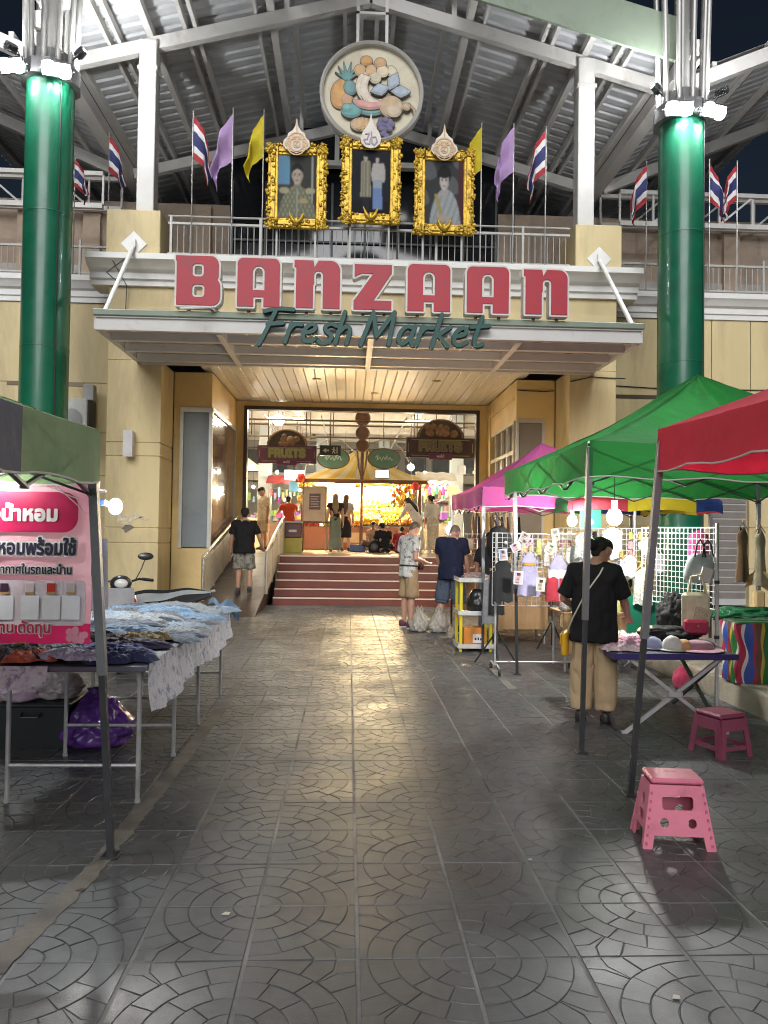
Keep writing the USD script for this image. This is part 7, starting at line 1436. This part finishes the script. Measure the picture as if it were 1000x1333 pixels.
r = RND(321); BW = ME('small_bulb_glow', (1, .90, .70), WARM * .9)
for k in range(18):
    x, y, z = -3.4 + (k % 9) * .83 + r.uniform(-.2, .2), (26.5 if k < 9 else 30.5) + r.uniform(-.6, .6), r.uniform(2.5, 3.7)
    if abs(x - KX) < 1.9 and y < 27: x = KX + math.copysign(2.2, x - KX)
    t = thing('small_bulb', ('nearer' if k < 9 else 'farther') + ' row of bare bulbs deep in the hall, ' + NTH[k % 9] + ' from the left', 'lamp', (x, y, z), 0, 'small bulbs deep in the hall'); part(t, 'bulb', MB().ball((x, y, z), .055, 1), BW, True); part(t, 'cord', MB().cyl((x, y, z + .05), (x, y, 5.5), .006, n=4), black_pole)
for k, (x0, x1, y) in enumerate(((-2.9, -1.6, 28.0), (2.3, 3.4, 25.0), (-1.2, 1.6, 31.0), (3.0, 4.6, 31.5), (-4.2, -2.6, 32.0))):
    t = thing('goods_stand', ['low goods stand left of the kiosk', 'goods stand at the right rear of the kiosk', 'goods stand straight behind the kiosk', 'goods stand at the far right of the hall', 'goods stand at the far left of the hall'][k], 'stall', ((x0 + x1) / 2, y, HZ))
    part(t, 'counter', MB().bx(x0, x1, y, y + .8, HZ + .002, 1.85, ch=.01), M('stand_front_%d' % (k % 3), [(.20, .10, .06), (.30, .30, .28), (.12, .16, .18)][k % 3], .5)); m = MB()
    for i in range(26): s_ = r.uniform(.05, .13); m.box((r.uniform(x0 + .1, x1 - .1), y + r.uniform(.1, .7), 1.86 + s_ + r.uniform(0, .25)), (s_ * 2, s_ * 2, s_ * 2), rotz(r.uniform(0, 3)), col=np.clip(r.uniform(.04, .55, 3), 0, 1))
    part(t, 'goods', m, MVc('shelf_goods', .5), False, kind='stuff'); part(t, 'awning', MB().grid([[(x0 - .1 + (x1 - x0 + .2) * u, y - .25 + .9 * v, 3.25 + .35 * v + .02 * math.sin(u * 20)) for u in np.linspace(0, 1, 12)] for v in np.linspace(0, 1, 4)]), M('awning_%d' % (k % 3), [(.35, .05, .05), (.45, .42, .36), (.06, .14, .22)][k % 3], .7, transl=.3), True)
    for x in (x0, x1): part(t, 'post', MB().cyl((x, y, HZ), (x, y, 3.3), .025, n=6), galv)
    m = MB()
    for i in range(9): xx = x0 + .1 + (x1 - x0 - .2) * i / 8; m.box((xx, y - .1, 2.95 - .12 * (i % 2)), (.09, .05, r.uniform(.2, .4)), None, col=np.clip(r.uniform(.04, .5, 3), 0, 1), ch=.015)
    part(t, 'hung_goods', m, MVc('shelf_goods', .5), False, kind='stuff')
# ================================================================== people
def hullS(*sp):                                     # hull of spheres (x, y, z, r)
    return m3.Manifold.batch_hull([m3.Manifold.sphere(s[3], 14).translate(tuple(map(float, s[:3]))) for s in sp])
def ringpts(c, d, rx, ry=None, n=14, side=None):
    ry = rx if ry is None else ry; d = np.asarray(d, float); d = d / np.linalg.norm(d); s = np.array([1.0, 0, 0]) if side is None else np.asarray(side, float)
    u = s - d * (s @ d); u /= np.linalg.norm(u); w = np.cross(d, u); a = np.linspace(0, 2 * np.pi, n, endpoint=False)
    return np.asarray(c, float) + np.outer(np.cos(a), u) * rx + np.outer(np.sin(a), w) * ry
def hullP(*rings): return m3.Manifold.hull_points(np.vstack(rings))
def U_(l):
    r_ = l[0]
    for x in l[1:]: r_ = r_ + x
    return r_
def finish(man, L, it=6, fold=0.0, fs=9.0, seed=0):
    man = man.refine_to_length(L); mm = man.to_mesh(); t = trimesh.Trimesh(mm.vert_properties[:, :3], mm.tri_verts, process=True); trimesh.smoothing.filter_taubin(t, iterations=it)
    if fold:
        v = np.array(t.vertices); n = np.array(t.vertex_normals); q = v * np.array((fs, fs, fs * .45)) + seed; w = meshkit.fbm(q, 2, seed)
        v += n * ((np.abs(np.sin(w * 9)) ** .7 - .55) * fold)[:, None]; t = trimesh.Trimesh(v, t.faces, process=False)
    return t
SKINM = {}
def skin(k): return M('skin_' + k, dict(fair=(.48, .27, .19), tan=(.33, .18, .11), brown=(.24, .125, .075))[k], .5, var=.08, scale=8)
hairM = dict(black=M('hair_black', (.012, .01, .009), .65, var=.3, scale=40, bump=.003, bscale=120, spec=.25), brown=M('hair_brown', (.10, .06, .035), .5, var=.3, scale=40, bump=.003, bscale=120), fair=M('hair_fair', (.26, .17, .08), .5, var=.3, scale=40, bump=.003, bscale=120), grey=M('hair_grey', (.16, .12, .09), .55, var=.3, scale=50))
def person(loc, rz, h, label, top, bottom, shoes, hair='black', hairstyle='short', sk='tan', lean=.0, head=(0, 0), arms=None, legs=None, pz=.95, topl=.78, sleeve=.5, botl=.5, wide=1.0, girth=1.0, skirt=False, L=.028, seed=1, extra=None):
    """Local frame: +y is the way the person faces. arms: (upper, fore) directions per side; legs: (thigh, shank) directions per side."""
    k = h / 1.70; t = thing('person', label, 'person', (0, 0, 0), 0)
    R = rotx(-lean); P0 = np.array((0, 0, pz)); sp = lambda x, y, z: P0 + R @ np.array((x, y, z))
    arms = arms or {}; legs = legs or {}; nrm = lambda v: np.asarray(v, float) / np.linalg.norm(v)
    waist, chest, neck = sp(0, 0, .13), sp(0, .0, .34), sp(0, -.015, .49)
    hd = neck + R @ (rotz(head[1]) @ rotx(-head[0])) @ np.array((0, .025, .145)); Rh = R @ rotz(head[1]) @ rotx(-head[0])
    A, Lg = {}, {}
    for s in (-1, 1):
        sh = sp(s * .175 * girth ** .5, -.01, .43); u, f = arms.get(s, ((s * .16, -.06, -1), (s * .06, .16, -1))); el = sh + nrm(u) * .285; wr = el + nrm(f) * .245; A[s] = (sh, el, wr, nrm(f))
        hp = P0 + np.array((s * .09, 0, -.03)); u, f = legs.get(s, ((s * .03, .02, -1), (s * .02, -.03, -1))); kn = hp + nrm(u) * .42; an = kn + nrm(f) * .42; Lg[s] = (hp, kn, an)
    B_ = [hullS((*(P0 + [-.07, 0, 0]), .10), (*(P0 + [.07, 0, 0]), .10), (*(waist + [-.05, 0, 0]), .095 * girth), (*(waist + [.05, 0, 0]), .095 * girth)), hullS((*(waist + [-.05, 0, 0]), .095 * girth), (*(waist + [.05, 0, 0]), .095 * girth), (*sp(-.08, 0, .34), .105 * girth), (*sp(.08, 0, .34), .105 * girth)), hullS((*sp(-.08, 0, .34), .10), (*sp(.08, 0, .34), .10), (*A[-1][0], .055), (*A[1][0], .055), (*neck, .055)), hullS((*neck, .054), (*(neck + (hd - neck) * .6), .05))]
    hs = lambda x, y, z, r_: (*(hd + Rh @ np.array((x, y, z))), r_)
    B_ += [hullS(hs(0, -.02, .035, .082), hs(0, .012, .03, .078), hs(0, .03, -.035, .056), hs(-.02, .052, -.075, .022), hs(.02, .052, -.075, .022), hs(0, -.03, -.03, .06)), hullS(hs(0, .082, .015, .008), hs(0, .104, -.018, .012), hs(-.012, .086, -.024, .01), hs(.012, .086, -.024, .01)), hullS(hs(-.018, .075, -.052, .008), hs(.018, .075, -.052, .008), hs(0, .082, -.05, .009))]
    for s in (-1, 1):
        B_.append(hullS(hs(s * .078, -.005, .018, .012), hs(s * .09, -.015, .02, .012), hs(s * .08, -.002, -.025, .01)))
        sh, el, wr, fd = A[s]; B_ += [hullS((*sh, .056), (*(sh * .6 + el * .4), .048), (*el, .038)), hullS((*el, .038), (*(el * .7 + wr * .3), .040), (*wr, .026))]
        # hand: palm and five fingers, slightly curled
        side = nrm(np.cross(fd, (0, 0, 1.0)) if abs(fd[2]) < .95 else np.array((0, 1.0, 0))); bk = nrm(np.cross(side, fd)); pc = wr + fd * .085
        B_.append(hullS((*wr, .024), (*(pc + side * .030), .014), (*(pc - side * .030), .014), (*(wr + fd * .04 - side * .03), .014)))
        for q, ln in ((-.031, .060), (-.011, .072), (.010, .068), (.030, .052)):
            b0 = pc + side * q; b1 = b0 + nrm(fd + bk * .25) * ln * .55; b2 = b1 + nrm(fd + bk * .9) * ln * .5; B_ += [hullS((*b0, .0095), (*b1, .0088)), hullS((*b1, .0088), (*b2, .0075))]
        b0 = wr + fd * .03 - side * .028; b1 = b0 + nrm(fd * .6 - side * .8 + bk * .2) * .04; b2 = b1 + nrm(fd + bk * .3) * .032; B_ += [hullS((*b0, .013), (*b1, .0105)), hullS((*b1, .0105), (*b2, .0085))]
        hp, kn, an = Lg[s]; B_ += [hullS((*hp, .088), (*(hp * .5 + kn * .5), .072), (*kn, .052)), hullS((*kn, .052), (*(kn * .7 + an * .3 + np.array((0, -.012, 0))), .054), (*an, .034)), hullS((*an, .034), (*(an + [0, -.03, -.04]), .032), (*(an + [0, .09, -.055]), .025))]
    sc = lambda t_: MB().add(np.array(t_.vertices) * k, t_.faces)
    body = part(t, 'body', sc(finish(U_(B_), L * .55, 4)), skin(sk), True)
    for s in (-1, 1):
        part(body, 'eye', MB().ball((hd + Rh @ np.array((s * .031, .077, .018))) * k, .011 * k, 1), M('eye_white', (.5, .48, .46), .3), True); part(body, 'pupil', MB().ball((hd + Rh @ np.array((s * .031, .0835, .018))) * k, .0062 * k, 1), M('eye_dark', (.02, .015, .01), .2), True); part(body, 'eyebrow', MB().tube([(hd + Rh @ np.array((s * x, y, z))) * k for x, y, z in ((.016, .088, .038), (.032, .084, .043), (.048, .074, .038))], .0042 * k, 4), hairM['black'], True)
    part(body, 'mouth', MB().tube([(hd + Rh @ np.array((x, y, -.052))) * k for x, y in ((-.022, .081), (0, .092), (.022, .081))], .0042 * k, 5), M('lips', (.30, .10, .08), .5), True)
    H_ = [hullS(hs(0, -.035, .048, .084), hs(0, .012, .062, .074)), hullS(hs(0, -.035, .045, .084), hs(0, -.048, -.035, .052))]
    if hairstyle == 'crop': H_ = [hullS(hs(0, -.028, .044, .083), hs(0, .008, .052, .077)), hullS(hs(0, -.035, .03, .078), hs(0, -.038, -.02, .058))]
    if hairstyle == 'bun': H_ += [hullS(hs(0, -.145, .0, .056), hs(0, -.10, .01, .05)), hullS(hs(0, -.05, .04, .075), hs(0, -.10, .01, .05))]
    if hairstyle == 'long': H_ += [hullS(hs(0, -.05, .03, .08), (*sp(-.05, -.10, .36), .05), (*sp(.05, -.10, .36), .05)), hullS((*sp(-.05, -.10, .36), .05), (*sp(.05, -.10, .36), .05), (*sp(0, -.12, .20), .04))]
    part(body, 'hair', sc(finish(U_(H_), L * .7, 2, .004, 30, seed)), hairM[hair], True)
    # clothes
    g = girth; e = .016; T_ = []
    hem = P0 + R @ np.array((0, 0, topl - .95)) if lean < .5 else P0 + R @ np.array((0, 0, -.06))
    ax = R @ np.array((0, 0, 1.0))
    T_.append(hullP(ringpts(hem, ax, .175 * wide * g ** .5, .135 * wide * g), ringpts(waist, ax, .160 * wide * g ** .5, .122 * wide * g)))
    T_.append(hullP(ringpts(waist, ax, .160 * wide * g ** .5, .122 * wide * g), ringpts(sp(0, 0, .33), ax, .182 * wide ** .5 * g ** .5, .128 * g)))
    T_.append(hullP(ringpts(sp(0, 0, .33), ax, .182 * wide ** .5 * g ** .5, .128 * g), ringpts(sp(0, -.01, .44), ax, .165, .085), ringpts(sp(0, -.015, .485), ax, .075, .07)))
    T_.append(hullS((*sp(-.09, 0, .34), .118 * g), (*sp(.09, 0, .34), .118 * g), (*A[-1][0], .073), (*A[1][0], .073), (*sp(0, -.012, .455), .066)))
    for s in (-1, 1):
        sh, el, wr, fd = A[s]; d = nrm(el - sh); end = sh + d * .285 * min(1, sleeve * 1.0); T_.append(hullP(ringpts(sh - d * .01 + np.array((-s * .01, 0, .0)), d, .076, n=12), ringpts(end, d, .070 * wide ** .7, n=12)))
        if sleeve > 1: T_.append(hullP(ringpts(el - nrm(wr - el) * .02, wr - el, .058, n=12), ringpts(el + (wr - el) * (sleeve - 1), wr - el, .046, n=12)))
    tp = part(t, 'top', sc(finish(U_(T_), L, 3, .020, 7, seed)), top, True)
    Q = []
    if skirt:
        zb = botl; a0 = (Lg[-1][0] + Lg[1][0]) / 2; Q.append(hullP(ringpts(P0 + [0, 0, .10], (0, 0, 1), .150 * g, .115 * g), ringpts(P0 + [0, 0, -.06], (0, 0, 1), .185 * wide, .145 * wide))); f_ = (Lg[-1][2] + Lg[1][2]) / 2; Q.append(hullP(ringpts(P0 + [0, 0, -.06], (0, 0, 1), .185 * wide, .145 * wide), ringpts((f_[0], f_[1], zb), (0, 0, 1), .22 * wide, .19 * wide)))
    else:
        Q.append(hullP(ringpts(P0 + [0, 0, .07], (0, 0, 1), .135 * g ** .5, .100 * g), ringpts(P0 + [0, 0, -.09], (0, 0, 1), .165, .118 * g)))
        for s in (-1, 1):
            hp, kn, an = Lg[s]; d = nrm(kn - hp); b = botl                      # botl: 1 = to the knee, 2 = to the ankle
            Q.append(hullP(ringpts(hp + [0, 0, -.01], d, .098, n=12), ringpts(hp + d * .42 * min(b, 1), d, (.105 if b < 1.2 else .085) * wide, n=12)))
            if b > 1: d2 = nrm(an - kn); Q.append(hullP(ringpts(kn - d2 * .01, d2, .085 * wide, n=12), ringpts(kn + d2 * .42 * (b - 1), d2, (.068 if b > 1.4 else .09) * wide ** 1.6, n=12)))
    part(t, 'skirt' if skirt else ('shorts' if botl < 1.4 else 'trousers'), sc(finish(U_(Q), L, 3, .018, 6, seed + 5)), bottom, True)
    for s in (-1, 1):
        an = Lg[s][2]; sd = part(t, 'shoe', sc(finish(hullS((*(an + [0, -.035, -.035]), .046), (*(an + [0, .03, -.03]), .044), (*(an + [0, .13, -.055]), .034), (*(an + [0, -.04, .0]), .042)), L * .8, 2)), shoes[0], True)
        part(sd, 'sole', sc(finish(hullP(*[ringpts(an + [0, y, z], (0, 0, 1), r_, n=10) for y, r_ in ((-.04, .046), (.05, .044), (.13, .04)) for z in (-.087, -.065)]), L, 1)), shoes[1], False)
    for nm, fn, mt in (extra or []): part(t, nm, fn(k, sp, A, Lg), mt, True)
    move(t, loc, rz); return t
def cl(name, c, **kw): return M('wear_' + name, c, .8, var=kw.pop('var', .12), scale=kw.pop('scale', 8), sheen=0.0, spec=.2, bump=.003, bscale=90, **kw)
dark_shoe, white_sole, pale = M('shoe_dark', (.02, .02, .025), .5), M('sole_white', (.55, .55, .53), .5), M('shoe_pale', (.5, .48, .46), .5)
wh_cot = cl('white', (.58, .55, .50))
# the woman at the folding table
strapf = lambda k, sp, A, Lg: MB().tube(np.array([sp(.10, -.045, .50), sp(.06, -.135, .40), sp(-.06, -.155, .22), sp(-.17, -.12, .0), sp(-.235, -.03, -.15)]) * k, .0075, 6).tube(np.array([sp(.10, -.045, .50), sp(.08, .10, .42), sp(-.05, .15, .2), sp(-.2, .08, -.05), sp(-.235, .02, -.15)]) * k, .0075, 6)
bagf = lambda k, sp, A, Lg: MB().box(sp(-.25, -.01, -.24) * k, (.06, .17, .21), rotx(.1), ch=.022).box(sp(-.283, -.01, -.19) * k, (.012, .15, .09), rotx(.1), ch=.004)
p = onG(772, 941)
person((p[0], p[1], 0), -.42, 1.62, 'woman in loose black T-shirt and wide khaki trousers with a yellow crossbody bag', cl('black', (.010, .010, .011)), cl('khaki', (.42, .31, .18)), (M('sandal_black', (.02, .018, .018), .5), M('sandal_sole', (.03, .025, .02), .6)), 'black', 'bun', 'tan', lean=.06, head=(.45, -.75), arms={1: ((.30, .32, -1), (.12, .85, -.75)), -1: ((-.38, .12, -1), (.35, .8, -.4))}, topl=.74, sleeve=.86, botl=1.88, wide=1.22, L=.02, seed=3, extra=[('bag_strap', strapf, M('strap_pale', (.5, .45, .36), .4)), ('shoulder_bag', bagf, M('yellow_leather', (.62, .34, .02), .4))])
p = onG(586, 823)
person((p[0], p[1], 0), -.40, 1.80, 'man in a navy T-shirt and denim shorts bending his head over the goods', cl('navy', (.016, .020, .045)), cl('denim', (.07, .09, .12), var=.25, scale=25), (dark_shoe, white_sole), 'grey', 'crop', 'fair', lean=.10, head=(.75, -.1), arms={1: ((.12, .25, -1), (.02, .45, -1)), -1: ((-.15, .2, -1), (.15, .6, -.8))}, legs={-1: ((-.12, .02, -1), (-.10, -.04, -1)), 1: ((.10, .02, -1), (.08, -.03, -1))}, topl=.80, sleeve=.62, botl=1.12, wide=1.12, girth=1.12, seed=5)
p = onG(531, 817); pouchf = lambda k, sp, A, Lg: MB().box(sp(.05, .17, .03) * k, (.2, .09, .13), None, ch=.03)
person((p[0], p[1], 0), -1.05, 1.82, 'man in a white patterned shirt and tan shorts looking down at his waist bag', M('wear_patterned', (.50, .49, .45), .8, var=.12, scale=6, dirt=(.05, .06, .055), dscale=11, dlo=.55, dhi=.62), cl('tan', (.36, .25, .14)), (M('shoe_plum', (.10, .03, .05), .5), white_sole), 'brown', 'crop', 'fair', lean=.05, head=(.55, 0), arms={1: ((.15, -.1, -1), (-.25, .9, -.25)), -1: ((-.15, -.05, -1), (.3, .9, -.15))}, legs={-1: ((-.03, .04, -1), (-.02, -.06, -1)), 1: ((.03, .0, -1), (.02, -.05, -1))}, topl=.80, sleeve=.66, botl=1.05, wide=1.06, seed=7, extra=[('waist_bag', pouchf, M('pouch_maroon', (.05, .012, .018), .4)), ('waist_belt', lambda k, sp, A, Lg: MB().tube(np.array([sp(.172 * math.cos(a), .135 * math.sin(a), .03) for a in np.linspace(0, 2 * math.pi, 22)]) * k, .016, 6), M('pouch_maroon', (.05, .01, .02)))])
person((-2.13, 15.9, .30), .06, 1.76, 'man in a black T-shirt and camouflage shorts walking up the ramp', cl('jet', (.008, .008, .009)), M('wear_camo', (.20, .185, .155), .85, var=.15, scale=5, dirt=(.07, .065, .055), dscale=8, dlo=.48, dhi=.54), (dark_shoe, M('sole_dark', (.03, .03, .03), .6)), 'black', 'short', 'tan', lean=.05, head=(.1, .0), arms={1: ((.35, .1, -1), (.25, .6, -.8)), -1: ((-.2, -.02, -1), (-.06, .25, -1))}, legs={-1: ((-.03, .06, -1), (-.02, -.10, -1)), 1: ((.05, .12, -1), (.03, -.42, -1))}, topl=.80, sleeve=.72, botl=1.0, wide=1.16, girth=1.18, seed=9)
person((2.30, 12.4, 0), 2.9, 1.62, 'person in a dark top and grey jeans half hidden behind the hung clothes', cl('charcoal', (.03, .03, .033)), cl('grey_jeans', (.13, .15, .17)), (pale, white_sole), 'black', 'short', 'tan', sleeve=.6, botl=1.9, L=.035, seed=11)
# in the hall
I_ = dict(L=.036)
person((-2.42, 22.0, HZ), 2.2, 1.80, 'man in a pale patterned shirt and shorts standing by the left hall stall', M('wear_beige_print', (.52, .42, .30), .8, var=.4, scale=14), cl('stone', (.40, .31, .21)), (dark_shoe, white_sole), 'black', 'short', 'tan', head=(.45, 0), sleeve=.7, botl=1.0, wide=1.1, seed=21, **I_)
person((-1.66, 21.6, HZ), .3, 1.56, 'person in an orange red shirt leaning on the table by the menu board', cl('orange_red', (.50, .055, .02)), cl('dark_trouser', (.03, .03, .04)), (dark_shoe, white_sole), 'black', 'short', 'tan', lean=.25, head=(.3, -.3), arms={1: ((.5, .6, -.5), (.2, .6, .6)), -1: ((-.4, .6, -.7), (.3, .8, .2))}, sleeve=.5, botl=1.9, seed=22, **I_)
person((-.37, 21.5, HZ), .05, 1.60, 'long haired woman in a dark top and long grey green skirt facing the kiosk', cl('dark_brown', (.03, .022, .02)), cl('sage_skirt', (.17, .20, .16)), (pale, white_sole), 'fair', 'long', 'fair', head=(.1, 0), sleeve=.3, skirt=True, botl=.07, topl=.92, wide=.9, seed=23, **I_)
person((-.08, 21.9, HZ), -.25, 1.60, 'woman in a pale blouse and black skirt beside the long haired woman', cl('pale_blouse', (.48, .42, .36)), cl('black_skirt', (.02, .018, .02)), (dark_shoe, white_sole), 'brown', 'long', 'fair', head=(.15, -.2), sleeve=.5, skirt=True, botl=.42, topl=.92, wide=.85, seed=24, **I_)
sit = {-1: ((-.55, .85, .25), (.75, -.35, -.35)), 1: ((.55, .85, .25), (-.75, -.35, -.35))}
person((.98, 20.75, HZ), .35, 1.66, 'person in black sitting cross legged on the hall floor at the top of the steps', cl('ink', (.012, .012, .016)), cl('ink_trouser', (.015, .015, .018)), (pale, white_sole), 'black', 'short', 'tan', lean=.25, head=(.4, 0), pz=.13, legs=sit, arms={1: ((.2, .4, -1), (-.2, .8, -.2)), -1: ((-.2, .4, -1), (.2, .8, -.2))}, topl=.93, sleeve=.6, botl=1.9, seed=25, **I_)
person((1.42, 20.95, HZ), -.2, 1.50, 'person in dark red sitting on the hall floor beside the one in black', cl('dark_red', (.22, .018, .025)), cl('dark_red', (.2, .02, .02)), (dark_shoe, white_sole), 'black', 'short', 'tan', lean=.35, head=(.5, 0), pz=.13, legs=sit, arms={1: ((.2, .5, -1), (-.2, .8, -.2)), -1: ((-.2, .5, -1), (.2, .8, -.2))}, topl=.93, sleeve=.95, botl=1.9, seed=26, **I_)
person((.72, 21.6, HZ), 2.9, 1.45, 'small figure in light clothes sitting behind the one in black', cl('peach', (.42, .26, .16)), cl('brown_cloth', (.12, .07, .05)), (dark_shoe, white_sole), 'black', 'short', 'tan', lean=.15, head=(.2, 0), pz=.25, legs=sit, topl=.95, sleeve=.5, botl=1.9, seed=27, **I_)
person((1.90, 21.3, HZ), .75, 1.66, 'woman in a long cream robe stooping towards the fruit', wh_cot, wh_cot, (pale, white_sole), 'black', 'long', 'tan', lean=.55, head=(.35, .1), arms={1: ((.1, .6, -1), (0, .8, -.6)), -1: ((-.1, .6, -1), (0, .8, -.6))}, sleeve=1.5, skirt=True, botl=.10, wide=1.0, seed=28, **I_)
person((2.36, 21.5, HZ), .5, 1.62, 'woman in a white dress standing behind the stooping woman', wh_cot, cl('striped_skirt', (.44, .38, .28), var=.4, scale=20), (pale, white_sole), 'black', 'bun', 'tan', lean=.12, head=(.3, .2), sleeve=1.3, skirt=True, botl=.10, wide=1.0, seed=29, **I_)
bpk = thing('backpack', 'dark backpack standing on the hall floor beside the seated person', 'bag', (.72, 20.75, HZ)); part(bpk, 'body', blob((.70, 20.75, HZ + .002), (.17, .14, .22), 91, .12, 3), M('black_nylon', (.012, .012, .013)), True); part(bpk, 'pocket', MB().ball((.70, 20.63, HZ + .16), (.10, .05, .10), 2), M('pocket_grey', (.06, .06, .065), .5), True)

for k, (px, py, sx, lb) in enumerate(((294, 1191, .018, 'small white paper scrap on the paving left of centre'), (690, 1120, .012, 'tiny pale leaf scrap on the paving in the middle'), (105, 1160, .02, 'dark brown scrap near the left tent leg foot'), (880, 1300, .016, 'pale scrap at the bottom right of the paving'))):
    q = onG(px, py); solo('litter', MB().prism(Polygon([(-sx, -sx * .4), (sx * .8, -sx * .6), (sx, sx * .5), (-.2 * sx, sx * .8)]), .003, O=(q[0], q[1], .0035), U=(1, 0, 0), V=(0, 1, 0)), M('litter_dark', (.06, .045, .03), .8) if k == 2 else M('litter_pale', (.5, .48, .42), .8), lb, 'litter', smooth=False)
